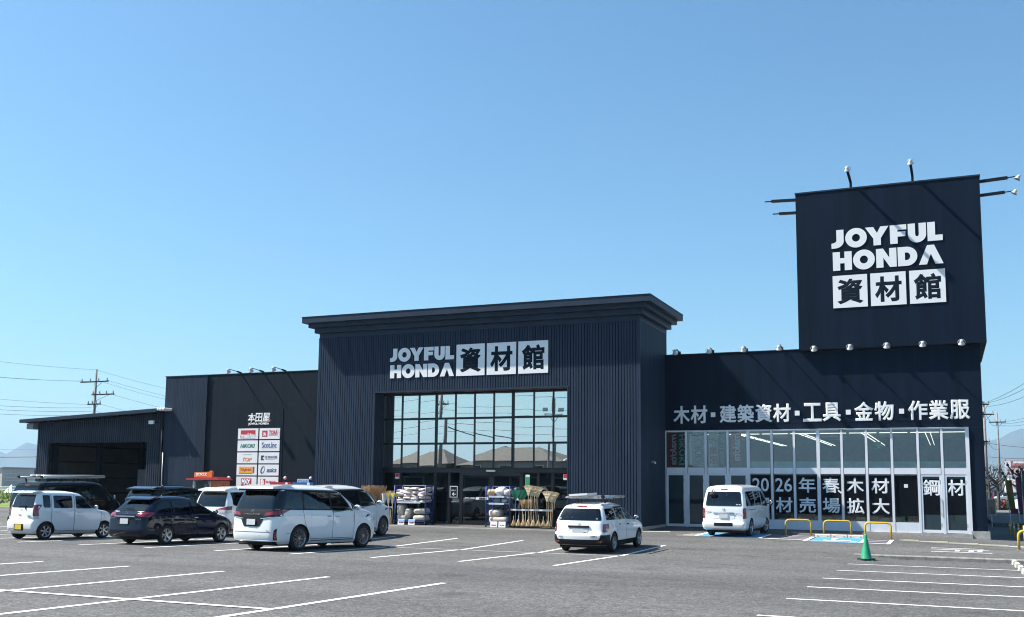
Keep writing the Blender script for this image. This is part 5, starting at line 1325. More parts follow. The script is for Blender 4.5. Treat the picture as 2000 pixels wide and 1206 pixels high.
# ---- mid-size white minivan and black minivan of the second row (only roofs and tails show) -----------
def mid_mpv(x, y, rz, label, pm):
    g = car_root('parked_car', x, y, label, 'car', 'cars parked in the lot', rz)
    sp_ = dict(MPV)
    for k in ('yr', 'yf'): sp_[k] = [(a*.955, b*.935) for a, b in MPV[k]]
    sp_['w'] = [(a*.955, b*.92) for a, b in MPV['w']]; sp_['rear'] = (.16, .22, .05)
    c = Car('mid', sp_, g, pm); ax = (-1.36, 1.40); c.body(ax, .32, .845); pan(c, -2.0, 2.0, .7)
    add_wheels(c, ax, .84, .32, .20, .19, ('five', 7), RIMS)
    c.rear('rear_window', CGL, rpoly([(-.66, 1.12), (.66, 1.12), (.60, 1.64), (-.60, 1.64)], .06), .008)
    sp = MB(); sp.prism([(-2.24, 1.70), (-1.95, 1.715), (-1.5, 1.815), (-1.8, 1.815), (-2.22, 1.745)], -.62, .62, 'x'); sp.build('roof_spoiler', pm, g, world=False)
    for sd in (-1, 1):
        t = c.rear('tail_light', TLR, rpoly([(sd*.30, 1.02), (sd*.84, 1.0), (sd*.82, 1.14), (sd*.50, 1.07)], .02), .014)
        c.rear('tail_light_lens', TLC, rpoly([(sd*.40, .90), (sd*.83, .88), (sd*.84, .995), (sd*.32, 1.015)], .02), .013, t)
        s1_ = (sd,)
        c.side('quarter_window', CGL, rpoly([(-1.98, 1.18), (-1.80, 1.13), (-1.22, 1.13), (-1.22, 1.64), (-2.0, 1.64)], .05), .008, s1_)
        d1 = c.side('sliding_door', pm, rpoly([(-1.17, .34), (.0, .34), (.0, 1.68), (-1.17, 1.68)], .05), .004, s1_); d2 = c.side('front_door', pm, rpoly([(.03, .34), (1.0, .34), (1.05, 1.10), (.55, 1.62), (.03, 1.68)], .05), .004, s1_)
        c.side('door_window', CGL, rpoly([(-1.14, 1.13), (-.06, 1.13), (-.06, 1.64), (-1.14, 1.64)], .05), .010, s1_, d1); c.side('door_window', CGLG, rpoly([(.06, 1.12), (1.0, 1.12), (.52, 1.58), (.06, 1.63)], .05), .010, s1_, d2)
        c.handle(-.1, .93, pm, d1, s1_); c.handle(.2, .93, pm, d2, s1_)
        c.front('headlamp', HLAMP, rpoly([(sd*.42, .80), (sd*.78, .82), (sd*.76, .94), (sd*.5, .90)], .03))
    c.front('windscreen', CGL, rpoly([(-.72, 1.18), (.72, 1.18), (.60, 1.60), (-.60, 1.60)], .06))
    plate(c, 0, .80, PLW, off=.02); c.mirror(.95, 1.18, pm, CHROME, sz=(.11, .07, .085), arm=.05)
    c.wrap('bumper_trim', BPL, -.5, .5, .24, .30, .01)
    MB().tube([(.2, -1.75, 1.79), (.2, -1.85, 1.98)], .005, 6).build('antenna', BPL, g, world=False)
    hollow(c, .52, ((.40, .40), (-.5, .40)), (-1.4,)); return g
kei_wagon(-28.55, 26.35, R(-5))
navy_estate(-23.65, 26.45, R(-1.5))
big_mpv(-18.33, 26.45, R(-6.5), 'large white people carrier seen from behind with dark rear glass, at the front row end', PWP)
big_mpv(-20.75, 31.95, R(0), 'white people carrier of the second row showing its nose behind the large white one', PWP)
box_van(-34.4, 32.0, R(0), 'black one-box van with tubular roof carrier behind the white kei wagon', PBLK, 'vans parked in the lot', False, True)
mid_mpv(-28.6, 32.2, R(0), 'black minivan whose roof shows behind the navy estate', PBLK)
mid_mpv(-25.1, 32.2, R(0), 'white minivan with red and clear tail lights behind the navy estate', PWP)
ad_wagon(-10.28, 31.05, R(-1))
box_van(-7.85, 41.1, R(-3), 'white one-box van parked nose-in at the shop window', PW, 'vans parked in the lot', True, False, R(-14))
# ------------------------------------------------------------------ open shed on the left
shed = thing('open_shed', (-47, 45.6, -.3), 'dark corrugated open shed with a sloping roof left of the store', 'shed')
SX0, SX1 = -51.88, -41.95
def roofz(x): return 5.28+(x+52.76)*(5.75-5.28)/(52.76-41.89)
mb = MB(); Pp = .16; x = SX0; 
while x < SX1-.02:
    b = min(x+.11, SX1); zt = roofz(x)-.22
    z0 = -.5 if (b < -50.86 or x > -43.10) else 3.84
    mb.box(x, b, YS-.025, YS+.02, z0, zt); x += Pp
SHB = cladding_material('shed_corrugated_cladding', (.034, .042, .058), .5); SHG = cladding_material('shed_groove', (.014, .017, .026), .6)
w_ = MB(); w_.prism([(SX0, -.5), (-50.86, -.5), (-50.86, 3.84), (-43.10, 3.84), (-43.10, -.5), (SX1, -.5), (SX1, roofz(SX1)-.22), (SX0, roofz(SX0)-.22)], YS, YS+.12, 'y')
sw = w_.build('front_wall', SHG, shed); tag(mb.build('wall_rib', SHB, sw), kind='stuff')
# left return wall (corrugated, lit by the sun), right inner wall, back wall, roof
mb = MB(); y = YS+.02
while y < 74: mb.box(SX0-.025, SX0+.01, y, y+.11, -.5, roofz(SX0)-.22); y += Pp
lw = MB().box(SX0, SX0+.08, YS+.121, 74, -.5, roofz(SX0)-.22).build('side_wall', SHG, shed); tag(mb.build('side_wall_rib', SHB, lw), kind='stuff')
INB = mat('shed_inside_sheet', (.10, .09, .075), .8, var=.2, scale=2)
MB().box(SX0+.081, SX0+.10, YS+.13, 74, -.4, 4.9).build('inner_sheet', INB, shed)
for k, y in enumerate((46.6, 50.2, 54.0, 58, 62, 66, 70)):
    MB().box(SX0+.11, SX0+.42, y, y+.30, -.4, 4.95).build('steel_column', SHB, shed)
for z in (.7, 1.7, 2.7, 3.7): MB().box(SX0+.101, SX0+.16, YS+.13, 74, z, z+.10).build('wall_rail', BLACKM, shed)
MB().box(SX0, SX1, 74, 74.2, -.5, 5.0).build('back_wall', SHG, shed); MB().box(SX1-.12, SX1, YS+.121, 74, -.5, 5.3).build('side_wall', SHG, shed)
MB().box(SX0+.1, SX1-.12, YS-.3, 74, -.40, -.262).build('shed_floor', CONC, shed)
ro = MB(); ro.prism([(-52.76, roofz(-52.76)-.20), (-41.89, roofz(-41.89)-.20), (-41.89, roofz(-41.89)), (-52.76, roofz(-52.76))], 44.9, 74.6, 'y')
rf = ro.build('roof', TRIM, shed)
for k in range(3): MB().cyl((-41.72+.20*k, 44.86, roofz(-41.6)-.07), (-41.72+.20*k, 46.5, roofz(-41.6)-.07), .085, n=10).build('roof_corrugation', WHITE, rf, smooth=True)
for k in range(18): MB().box(-52.2+.6*k, -52.0+.6*k, 44.93, 45.55, roofz(-52.1+.6*k)-.245, roofz(-52.1+.6*k)-.202).build('rafter_end', BLACKM, rf)
MB().prism([(-52.45, 4.70), (-51.90, 4.70), (-51.90, 5.07), (-52.45, 5.03)], 45.2, 45.9, 'y').build('eaves_box', mat('grey_sheet', (.25, .26, .28), .5), rf)
MB().box(-47.9, -47.15, 50.0, 50.6, -.26, 2.3).build('stored_panel', mat('grey_board', (.22, .22, .23), .8), shed)
MB().cyl((-41.86, 45.45, -.4), (-41.86, 45.45, 5.2), .045, n=8).build('downpipe', BLACKM, shed, smooth=True)
MB().cyl((-41.70, 45.42, -.4), (-41.70, 45.42, 3.2), .03, n=8).build('downpipe', STEEL, shed, smooth=True)
fl = MB().box(-42.55, -42.20, 45.05, 45.15, 4.86, 5.06).build('shed_floodlight', WHITE, shed); MB().cyl((-42.37, 45.15, 4.95), (-42.37, 45.6, 5.0), .03, n=8).build('floodlight_arm', BLACKM, fl)

# ------------------------------------------------------------------ floodlights
LAMPW = mat('lamp_grey_white', (.58, .58, .57), .4, var=.15, scale=9)
def lamp_head(parts_root, c, out, s=1.0):
    """bell housing facing back and down to the wall, yoke ring over it; out = unit vector away from wall"""
    c = Vector(c); out = Vector(out).normalized(); ax = (-out*.55+Vector((0, 0, -.85))).normalized()
    h = MB(); h.lathe([(-.17*s, .02*s), (-.165*s, .085*s), (-.10*s, .10*s), (-.02*s, .115*s), (.05*s, .175*s), (.085*s, .185*s), (.088*s, .165*s)], c, ax, 18)
    hd = h.build('lamp_housing', LAMPW, parts_root, smooth=True)
    g = MB(); g.cyl(c+ax*.078*s, c+ax*.084*s, .17*s, n=18); g.build('lamp_lens', mat('lamp_lens_glass', (.35, .36, .37), .15), hd)
    side = out.cross(Vector((0, 0, 1))).normalized(); y = MB(); pts = []
    for a in range(0, 181, 15):
        pts.append(c+side*(.20*s*math.cos(R(a)))-ax*(.22*s*math.sin(R(a))))
    y.tube(pts, .014*s, 6); y.build('lamp_yoke', LAMPW, parts_root, smooth=True)
ordn = ['first', 'second', 'third', 'fourth', 'fifth', 'sixth', 'seventh', 'eighth', 'ninth']
for i, x in enumerate([-11.30, -9.74, -8.20, -6.64, -5.16, -3.68, -2.20, -.79, .69]):
    z = 7.66 if i < 4 else 7.55
    t = thing('floodlight', (x, YS, z), '%s white floodlight from the left along the parapet over the shop window' % ordn[i], 'floodlight', 'floodlights above the shop window')
    MB().tube([(x+.02, YS+(.1 if i < 4 else -.28), z+.06), (x+.01, 45.05, z+.16), (x, 44.84, z+.10)], .028, 8).build('lamp_arm', BLACKM, t, smooth=True)
    MB().box(x-.06, x+.06, YS-.34 if i > 3 else YS-.06, YS-.28 if i > 3 else YS, z-.02, z+.14).build('arm_bracket', BLACKM, t)
    lamp_head(t, (x, 44.74, z-.02), (0, -1, 0), .72)
for i, x in enumerate([-36.55, -35.0, -33.5]):
    t = thing('floodlight', (x, YS, 7.66), ['left', 'middle', 'right'][i]+' white floodlight of three over the brand board wall', 'floodlight', 'floodlights above the brand board')
    MB().tube([(x+.02, YS+.05, 7.70), (x+.01, YS-.30, 7.74)], .05, 8).build('arm_sleeve', BLACKM, t, smooth=True)
    MB().tube([(x+.01, YS-.28, 7.74), (x, 44.66, 7.80)], .02, 8).build('lamp_arm', BLACKM, t, smooth=True)
    lamp_head(t, (x, 44.56, 7.66), (0, -1, 0), .78)
def sqbar(mb, a, b, w=.05):
    a, b = Vector(a), Vector(b); d = (b-a).normalized(); up = Vector((0, 0, 1)) if abs(d.z) < .9 else Vector((0, 1, 0)); s_ = d.cross(up).normalized(); u_ = s_.cross(d)
    mb.obox((a+b)/2, (b-a)/2, s_*w, u_*w)
for i, x in enumerate((-3.50, -.96)):
    t = thing('sign_floodlight', (x, TY+.15, 14.72), ['left', 'right'][i]+' floodlight on a bent post on top of the sign tower', 'floodlight', 'floodlights on the sign tower')
    mb = MB(); sqbar(mb, (x, TY+.15, 14.70), (x, TY+.12, 15.02), .05); sqbar(mb, (x, TY+.14, 15.0), (x-.03, TY-.98, 15.18), .05); mb.build('lamp_post', BLACKM, t)
    lamp_head(t, (x-.03, 44.24, 15.22), (0, -1, 0), .72)
for i, y in enumerate((45.5, 47.75)):
    t = thing('sign_floodlight', (1.65, y, 14.45), ['nearer', 'farther'][i]+' floodlight arm reaching right from the sign tower', 'floodlight', 'floodlights on the sign tower')
    mb = MB(); sqbar(mb, (1.62, y, 14.45), (2.72, y, 14.50), .06); mb.build('lamp_post', BLACKM, t); MB().tube([(2.70, y, 14.50), (3.02, y, 14.52)], .025, 8).build('lamp_arm', BLACKM, t)
    lamp_head(t, (3.10, y, 14.45), (1, 0, 0), .72)
    t = thing('lamp_outrigger', (-5.87, y, 14.45), ['nearer', 'farther'][i]+' bare lamp arm reaching left from the sign tower', 'lamp arm', 'bare arms on the sign tower')
    mb = MB(); sqbar(mb, (-5.84, y, 14.45), (-6.95, y, 14.50), .06); mb.build('lamp_post', BLACKM, t); MB().tube([(-6.93, y, 14.50), (-7.25, y, 14.51)], .03, 8).build('lamp_arm', BLACKM, t)
for i, x in enumerate((-36.72, -32.94, -31.29)):
    t = thing('wall_lamp', (x, YS, 1.8), 'small white globe lamp on the dark wall '+['left of the brand board', 'right of the brand board', 'beside the ribbed block'][i], 'wall lamp', 'globe lamps on the left wall')
    MB().sphere((x, 45.2, 1.8), .09, 12, 8).build('lamp_globe', WHITE, t, smooth=True); MB().tube([(x, 45.2, 1.72), (x, 45.25, 1.60), (x, 45.58, 1.58)], .02, 6).build('lamp_arm', BLACKM, t)
for i, (x, y, z) in enumerate(((XR+.02, 43.2, 2.6), (OR-.03, 41.9, 2.68))):
    t = thing('security_camera', (x, y, z), 'white bullet camera on the '+['side wall of the ribbed block', 'right jamb of the entrance'][i], 'camera', 'security cameras')
    sg_ = 1 if i == 0 else -1
    MB().cyl((x+sg_*.22, y-.18, z-.02), (x+sg_*.10, y+.04, z+.04), .04, .045, 10).build('camera_body', WHITE, t); MB().cyl((x, y+.06, z+.03), (x+sg_*.13, y, z+.02), .02, n=8).cyl((x, y+.06, z+.03), (x+sg_*.02, y+.06, z+.03), .05, n=10).build('camera_bracket', WHITE, t)

# ------------------------------------------------------------------ kiosks along the left wall
k = thing('juice_vending_kiosk', (-37.9, 44.9, gz(-37.9, 44.9)), 'orange fruit juice vending kiosk with red roof and lettered sign', 'vending kiosk')
ORG = mat('orange_panel', (.62, .17, .03), .4, var=.08); KRED = mat('red_panel', (.45, .03, .04), .4); KWH = mat('kiosk_white', (.6, .6, .58), .5)
zb = gz(-37.9, 44.9)
cb = MB().box(-38.62, -38.50, 44.5, 45.3, zb, 1.62).box(-37.46, -37.36, 44.5, 45.3, zb, 1.62).box(-38.5, -37.46, 45.2, 45.3, zb, 1.62).build('cabinet', KWH, k)
MB().box(-38.49, -37.47, 44.55, 45.19, zb, .8).build('cabinet_front', ORG, k); MB().box(-38.49, -37.47, 44.9, 45.18, .81, 1.6).build('machine_block', mat('machine_grey', (.3, .27, .25), .5), k)
MB().box(-38.46, -37.5, 44.58, 44.60, .85, 1.55).build('display_pane', CLEARGL, k)
MB().box(-37.9, -37.7, 44.62, 44.85, 1.0, 1.45).build('screen', WHITE, k)
MB().box(-37.35, -36.72, 44.55, 45.3, zb, 1.62).build('side_cabinet', ORG, k)
MB().prism([(-38.85, 1.66), (-36.55, 1.66), (-36.75, 1.83), (-37.3, 1.80), (-38.85, 1.75)], 44.2, 45.35, 'y').build('roof', KRED, k)
sgn = MB().prism([(-38.52, 1.80), (-37.30, 1.80), (-37.28, 2.10), (-37.40, 2.18), (-37.50, 2.11), (-38.50, 2.08)], 44.45, 44.60, 'y').build('sign_board', ORG, k)
put_text('sign_letter', 'IJOOZ', WHITE, sgn, -37.98, 44.445, 1.95, w=.78, h=.20, bold=.04, thick=.01)
MB().cyl((-38.44, 44.6, 1.3), (-38.44, 44.4, 1.62), .02, n=6).cyl((-37.5, 44.6, 1.3), (-37.5, 44.4, 1.62), .02, n=6).build('roof_brace', KWH, k)
for i, (x0, x1, colr, nm, lb) in enumerate(((-33.75, -32.36, (.40, .02, .03), 'red', 'red drinks vending machine with round white badge at the dark wall'), (-32.28, -30.95, (.03, .10, .32), 'blue', 'blue drinks vending machine with a small sign board on top'))):
    zb = gz(-32, 45); v = thing('vending_machine', ((x0+x1)/2, 45.2, zb), lb, 'vending machine', 'drinks vending machines')
    bm_ = mat('vending_'+nm, colr, .35)
    MB().box(x0, x1, 44.95, 45.55, zb, 1.58).build('cabinet', bm_, v); MB().box(x0+.08, x1-.08, 44.93, 44.948, .75, 1.40).build('display_window', CGO, v); MB().box(x0+.10, x1-.10, 44.91, 44.929, .0, .25).build('delivery_flap', BPL, v)
    MB().box(x0+.05, x1-.05, 44.935, 44.949, .40, .70).build('front_panel', WHITE if i == 0 else mat('pale_panel', (.4, .45, .5), .5), v)
    MB().cyl(((x1-.3), 44.93, 1.49), ((x1-.3), 44.945, 1.49), .09, n=16).build('round_badge', WHITE, v)
    if i: s_ = MB().box(x0+.28, x1-.33, 44.98, 45.02, 1.56, 1.76).build('top_sign', mat('pale_blue_sign', (.42, .52, .66), .5), v); put_text('sign_print', 'ドリンク', mat('ink_blue', (.06, .12, .35), .5), s_, (x0+x1)/2-.03, 44.975, 1.66, w=.6, h=.12, bold=.03, thick=.005)

# ------------------------------------------------------------------ barrier hoops, cone, wheel stops
def hoop(x0, x1, y, h, lb, ang=0, r=.038):
    zb = min(gz(x0, y), gz(x1, y)); t = thing('barrier_hoop', ((x0+x1)/2, y, zb), lb, 'barrier', 'yellow barrier hoops')
    w = (x1-x0)/2; pts = [(-w, 0, -.05), (-w, 0, h-.16)]+[(-w+.15*(1-math.cos(R(a))), 0, h-.16+.15*math.sin(R(a))) for a in (25, 50, 70, 90)]
    pts = pts+[(-p[0], p[1], p[2]) for p in reversed(pts)]
    MB().tube(pts, r, 10).build('hoop_tube', YELLOW, t, world=False, smooth=True)
    for s_ in (-1, 1): MB().cyl((s_*w, 0, -.02), (s_*w, 0, .012), .075, n=12).build('base_plate', STEEL, t, world=False)
    t.rotation_euler = (0, 0, ang); return t
hoop(-6.0, -5.04, 41.2, .62, 'yellow steel hoop left of three in front of the shop window', R(6))
hoop(-4.58, -3.56, 41.5, .60, 'yellow steel hoop in the middle in front of the shop window', R(4))
hoop(-2.98, -2.06, 40.6, .64, 'yellow steel hoop behind the green cone', R(2))
hoop(2.0, 2.9, 36.6, .62, 'yellow steel hoop cut off by the right edge', R(0), .045)
zc = gz(-2.26, 30.9); t = thing('traffic_cone', (-2.26, 30.9, zc), 'green traffic cone with a black weighted base', 'cone')
GRN = mat('green_cone_plastic', (.015, .28, .13), .45, var=.12, scale=6)
MB().lathe([(.03, .165), (.05, .155), (.70, .035), (.735, .030), (.735, .018)], (0, 0, 0), (0, 0, 1), 24).build('cone_body', GRN, t, world=False, smooth=True)
MB().prism([(.25*math.cos(R(a)), .25*math.sin(R(a))) for a in range(0, 360, 24)], .012, .05, 'z').build('weight_ring', RUBBER, t, world=False); MB().box(-.2, .2, -.2, .2, 0, .02).build('cone_foot', GRN, t, world=False)
CREAM = mat('cream_concrete', (.56, .52, .45), .85, var=.12, scale=8, bump=.2)
def stop(x, y, lb, grp, ang=0, L_=.56):
    t = thing('wheel_stop', (x, y, gz(x, y)), lb, 'wheel stop', grp)
    MB().prism([(-.07, -.01), (.07, -.01), (.055, .10), (.035, .115), (-.035, .115), (-.055, .10)], -L_/2, L_/2, 'x').build('stop_block', CREAM, t, world=False)
    for s_ in (-1, 1): MB().cyl((s_*.18, -.072, .05), (s_*.18, -.060, .05), .02, n=8).build('reflector', mat('stop_reflector', (.45, .10, .05), .3), t, world=False)
    t.rotation_euler = (0, 0, ang); return t
for i, x in enumerate((-4.52, -3.92, -3.32)): stop(x, 40.52, ['left', 'middle', 'right'][i]+' cream concrete wheel stop of three at the blue bay', 'wheel stops at the blue bay')
for i, y in enumerate((31.9, 30.5, 29.05, 27.6)): stop(1.62, y, ['farthest', 'second farthest', 'third farthest', 'nearest'][i]+' rounded wheel stop in the row at the right edge', 'wheel stops at the right edge', R(90), .62)
for i, x in enumerate((-8.6, -7.4)): stop(x, 41.72, 'pale wheel stop under the '+['left', 'right']  [i]+' front wheel of the white van', 'wheel stops under the van')

# ------------------------------------------------------------------ goods outside the entrance
CBLUE = mat('blue_cage_steel', (.02, .055, .25), .4, var=.15, scale=6)
def cage(x0, x1, y0, y1, lb, shelves):
    zb = gz((x0+x1)/2, y0); g = thing('roll_cage', ((x0+x1)/2, (y0+y1)/2, zb), lb, 'roll cage', 'blue roll cages by the entrance'); zt = 1.48
    for (a, b) in ((x0, y0), (x1, y0), (x0, y1), (x1, y1)):
        MB().cyl((a, b, zb+.13), (a, b, zt), .022, n=8).build('cage_post', CBLUE, g, smooth=True)
        w = MB(); w.cyl((a-.02, b, zb+.065), (a+.02, b, zb+.065), .06, n=14); w.box(a-.03, a+.03, b-.03, b+.03, zb+.11, zb+.14); w.build('caster', RUBBER, g)
    for a, b in (((x0, y0), (x0, y1)), ((x1, y0), (x1, y1)), ((x0, y1), (x1, y1))):
        for z in (zt, .25, .85):
            MB().cyl((*a, z), (*b, z), .016, n=6).build('cage_rail', CBLUE, g)
    mesh_ = MB()
    for a, b in (((x0, y0), (x0, y1)), ((x1, y0), (x1, y1)), ((x0, y1), (x1, y1))):
        n = int(math.hypot(b[0]-a[0], b[1]-a[1])/.11)
        for q in range(1, n): mesh_.cyl((a[0]+(b[0]-a[0])*q/n, a[1]+(b[1]-a[1])*q/n, zb+.16), (a[0]+(b[0]-a[0])*q/n, a[1]+(b[1]-a[1])*q/n, zt), .005, n=4)
    tag(mesh_.build('cage_wire', CBLUE, g), kind='stuff')
    for z in shelves: 
        sh = MB().box(x0+.02, x1-.02, y0+.02, y1-.02, z-.02, z).build('cage_shelf', STEEL, g)
        MB().box(x0+.15, x1-.25, y0-.03, y0-.02, z-.05, z+.03).build('label_strip', mat('label_strip', (.55, .60, .66), .5), sh)
    MB().box(x0, x1, y0, y1, zb+.14, zb+.17).build('cage_floor', CBLUE, g)
    return g, zb
def sack_mesh(nm, sx, sy, sz, m, seed, e=.45, wr=.02, freq=7.0):
    rnd = Vector((seed*3.7, seed*1.3, seed*7.1)); mb = MB(); n, mm = 20, 12
    for i in range(mm+1):
        ph = math.pi*i/mm-math.pi/2
        for j in range(n):
            th = 2*math.pi*j/n
            def sp(v, p): return math.copysign(abs(v)**p, v)
            x = sx*sp(math.cos(ph), e)*sp(math.cos(th), e); y = sy*sp(math.cos(ph), e)*sp(math.sin(th), e); z = sz*sp(math.sin(ph), e)
            d = noise.noise(Vector((x, y, z))*freq+rnd)*wr+noise.noise(Vector((x, y, z))*freq*2.6+rnd)*wr*.5
            L_ = Vector((x, y, z)).length+1e-6; mb.v.append((x*(1+d/L_), y*(1+d/L_), z*(1+d/L_)))
    for i in range(mm):
        for j in range(n): mb.f.append((i*n+j, i*n+(j+1) % n, (i+1)*n+(j+1) % n, (i+1)*n+j))
    return mb.mesh(nm, m, True)
def place(nm, me, loc, rot, lb, cat, grp):
    o = link(nm, me); o.location = loc; o.rotation_euler = rot; return tag(o, lb, cat, grp)
SACK = mat('beige_sack', (.62, .52, .42), .65, var=.12, scale=6, bump=.2, bscale=25); PACK = mat('pink_white_wrap', (.68, .57, .53), .35, var=.22, scale=14, bump=.3, bscale=30); CLEARW = mat('clear_white_wrap', (.72, .72, .74), .25, var=.25, scale=10, bump=.4, bscale=25)
NAVW = mat('blue_grey_wrap', (.22, .25, .33), .35, var=.4, scale=8); ORW = mat('orange_wrap', (.66, .42, .24), .35, var=.35, scale=9)
g1, zb1 = cage(-23.72, -22.10, 41.050, 41.800, 'blue wire roll cage of wrapped gloves and beige sacks left of the sliding door', (.72,))
g2, zb2 = cage(-19.02, -17.88, 41.020, 41.750, 'blue wire roll cage with clear bags on top right of the sliding door', (1.04, .73))
packs = [sack_mesh('glove_pack', .22, .32, .06, PACK, s_, .45, .04, 9) for s_ in range(5)]
for r_ in range(6):
    for c_ in range(4):
        z = .775+.105*r_
        if r_ == 5 and c_ in (0,): continue
        place('glove_pack', packs[(r_+c_*2) % 5], (-23.47+.38*c_+random.uniform(-.03, .03), 41.380+random.uniform(-.03, .03), z+.01), (random.uniform(-.2, .2), random.uniform(-.25, .25), random.uniform(-.35, .35)), 'pinkish white wrapped glove pack in the pile on the upper shelf of the left cage', 'glove pack', 'glove packs in the left cage')
big = [sack_mesh('beige_sack', .17, .30, .27, SACK, 11, .5, .03, 6), sack_mesh('beige_sack', .15, .30, .23, SACK, 12, .5, .03, 6), sack_mesh('beige_sack', .34, .30, .14, SACK, 13, .42, .03, 6), sack_mesh('beige_sack', .30, .30, .13, SACK, 14, .42, .03, 6)]
zf = zb1+.17
place('beige_sack', big[3], (-23.40, 41.420, zf+.14), (0, .05, 0), 'beige sack lying at the bottom left of the left cage', 'sack', 'sacks in the left cage')
place('beige_sack', big[0], (-23.50, 41.400, zf+.50), (0, 0, .1), 'beige sack standing upright at the upper left of the left cage', 'sack', 'sacks in the left cage')
place('beige_sack', big[1], (-23.08, 41.400, zf+.36), (0, .12, 0), 'beige sack leaning in the middle of the left cage', 'sack', 'sacks in the left cage')
place('beige_sack', big[2], (-22.50, 41.420, zf+.15), (0, 0, 0), 'beige sack lying at the bottom right of the left cage', 'sack', 'sacks in the left cage')
place('beige_sack', big[2], (-22.48, 41.420, zf+.46), (0, -.03, 0), 'beige sack lying on the bottom right one in the left cage', 'sack', 'sacks in the left cage')
zf = zb2+.17
place('beige_sack', sack_mesh('beige_sack', .46, .30, .14, SACK, 21, .42, .03, 6), (-18.48, 41.380, zf+.15), (0, .0, 0), 'long beige sack at the bottom of the right cage', 'sack', 'sacks in the right cage')
place('beige_sack', sack_mesh('beige_sack', .29, .30, .16, SACK, 22, .45, .03, 6), (-18.66, 41.380, zf+.44), (0, -.05, 0), 'folded beige sack on the long one in the right cage', 'sack', 'sacks in the right cage')
place('clear_bag', sack_mesh('clear_bag', .20, .26, .15, ORW, 31, .7, .06, 6), (-18.88, 41.360, 1.20), (0, .1, .2), 'clear bag with orange goods on top left of the right cage', 'bag', 'bags on the right cage')
place('clear_bag', sack_mesh('clear_bag', .28, .28, .20, CLEARW, 32, .7, .08, 6), (-18.42, 41.380, 1.24), (0, 0, 0), 'crumpled clear white bag on top of the right cage', 'bag', 'bags on the right cage')
place('clear_bag', sack_mesh('clear_bag', .18, .26, .15, PACK, 33, .7, .05, 6), (-18.07, 41.380, 1.20), (0, 0, .1), 'pinkish wrapped bundle on top right of the right cage', 'bag', 'bags on the right cage')
place('clear_bag', sack_mesh('clear_bag', .17, .24, .12, NAVW, 34, .7, .05, 6), (-18.55, 41.360, .87), (0, 0, 0), 'dark wrapped bundle on the middle shelf of the right cage', 'bag', 'bags on the right cage')
place('clear_bag', sack_mesh('clear_bag', .17, .24, .11, mat('pale_blue_wrap', (.42, .50, .66), .35, var=.2, scale=9), 35, .7, .05, 6), (-18.22, 41.360, .86), (0, 0, 0), 'pale blue wrapped bundle on the middle shelf of the right cage', 'bag', 'bags on the right cage')
BLUEINK = mat('pale_blue_print', (.25, .42, .66), .5)
for i, (x, lb) in enumerate(((-23.3, 'left price card under the left cage'), (-22.75, 'right price card under the left cage'), (-18.60, 'left price card under the right cage'), (-18.20, 'right price card under the right cage'))):
    zb = gz(x, 40.950); t = thing('price_card', (x, 40.950, zb), lb, 'price card', 'price cards')
    MB().obox((x, 40.950, zb+.13), (.17, 0, 0), (0, .005, .0), (0, .02, .125)).build('card', WHITE, t)
    MB().obox((x, 40.938, zb+.185), (.15, 0, 0), (0, .003, .0), (0, .008, .05)).build('card_print', BLUEINK if i < 2 else RED, t) if i < 2 else None
    put_text('card_price', '¥'+['1,480', '1,280', '298', '1,780'][i], RED, t, x, 40.936, zb+.09, w=.22, h=.07, bold=.03, thick=.004)
# ---- brooms and rakes
TWIG = mat('broom_twig', (.40, .25, .13), .9, var=.35, scale=20); BAMB = mat('bamboo', (.66, .50, .30), .6, var=.2, scale=12); STRAW = mat('broom_straw', (.60, .41, .22), .9, var=.3, scale=25); WRAPW = mat('plastic_wrap_white', (.62, .62, .62), .3, var=.2, scale=15)
def twig_mesh(seed, h, r_top, r_bot, n, m, th=.006):
    rnd = random.Random(seed); mb = MB()
    for i in range(n):
        a = rnd.uniform(0, 6.28); q = math.sqrt(rnd.random()); zt = h*rnd.uniform(.82, 1.06)
        b = Vector((r_bot*q*math.cos(a), r_bot*q*math.sin(a), rnd.uniform(0, .05)))
        mid = b.lerp(Vector((r_top*.7*q*math.cos(a), r_top*.7*q*math.sin(a), zt*.6)), 1.0); tip = Vector((r_top*q*math.cos(a+.2)*1.15, r_top*q*math.sin(a+.2)*1.15, zt))+Vector((rnd.uniform(-.02, .02), rnd.uniform(-.02, .02), 0))
        mb.tube([b, mid, tip], lambda t: th*(1-.6*t), 3)
    return mb.mesh('bristles', m, False)
def broom(nm, loc, up, hl, bm_, hm, lb, grp, wrapm=None, tilt=(0, 0), r=.012, wraph=.3, wr0=.05, wr1=.08, wz=.02):
    """up: bristles at the top of the handle, otherwise at the bottom"""
    t = thing(nm, loc, lb, 'broom' if 'broom' in lb else 'rake', grp); t.rotation_euler = (tilt[0], tilt[1], random.uniform(-.4, .4))
    MB().cyl((0, 0, 0), (0, 0, hl), r, n=6).build('handle', hm, t, world=False)
    o = link('bristles', bm_, t); o.location = (0, 0, hl-.05 if up else .30)
    if not up: o.rotation_euler = (math.pi, 0, 0)
    if wrapm: MB().lathe([(wz, wr0), (wz+wraph, wr1)], (0, 0, hl-.05), (0, 0, 1), 10).build('wrapping', wrapm, t, world=False, smooth=True)
    return t
TB = [twig_mesh(s_, .98, .19, .035, 170, TWIG) for s_ in range(3)]
rk1 = thing('broom_rack', (-24.6, 41.300, gz(-24.6, 41.300)), 'dark steel rack holding twig brooms left of the left cage', 'rack', 'goods racks by the entrance')
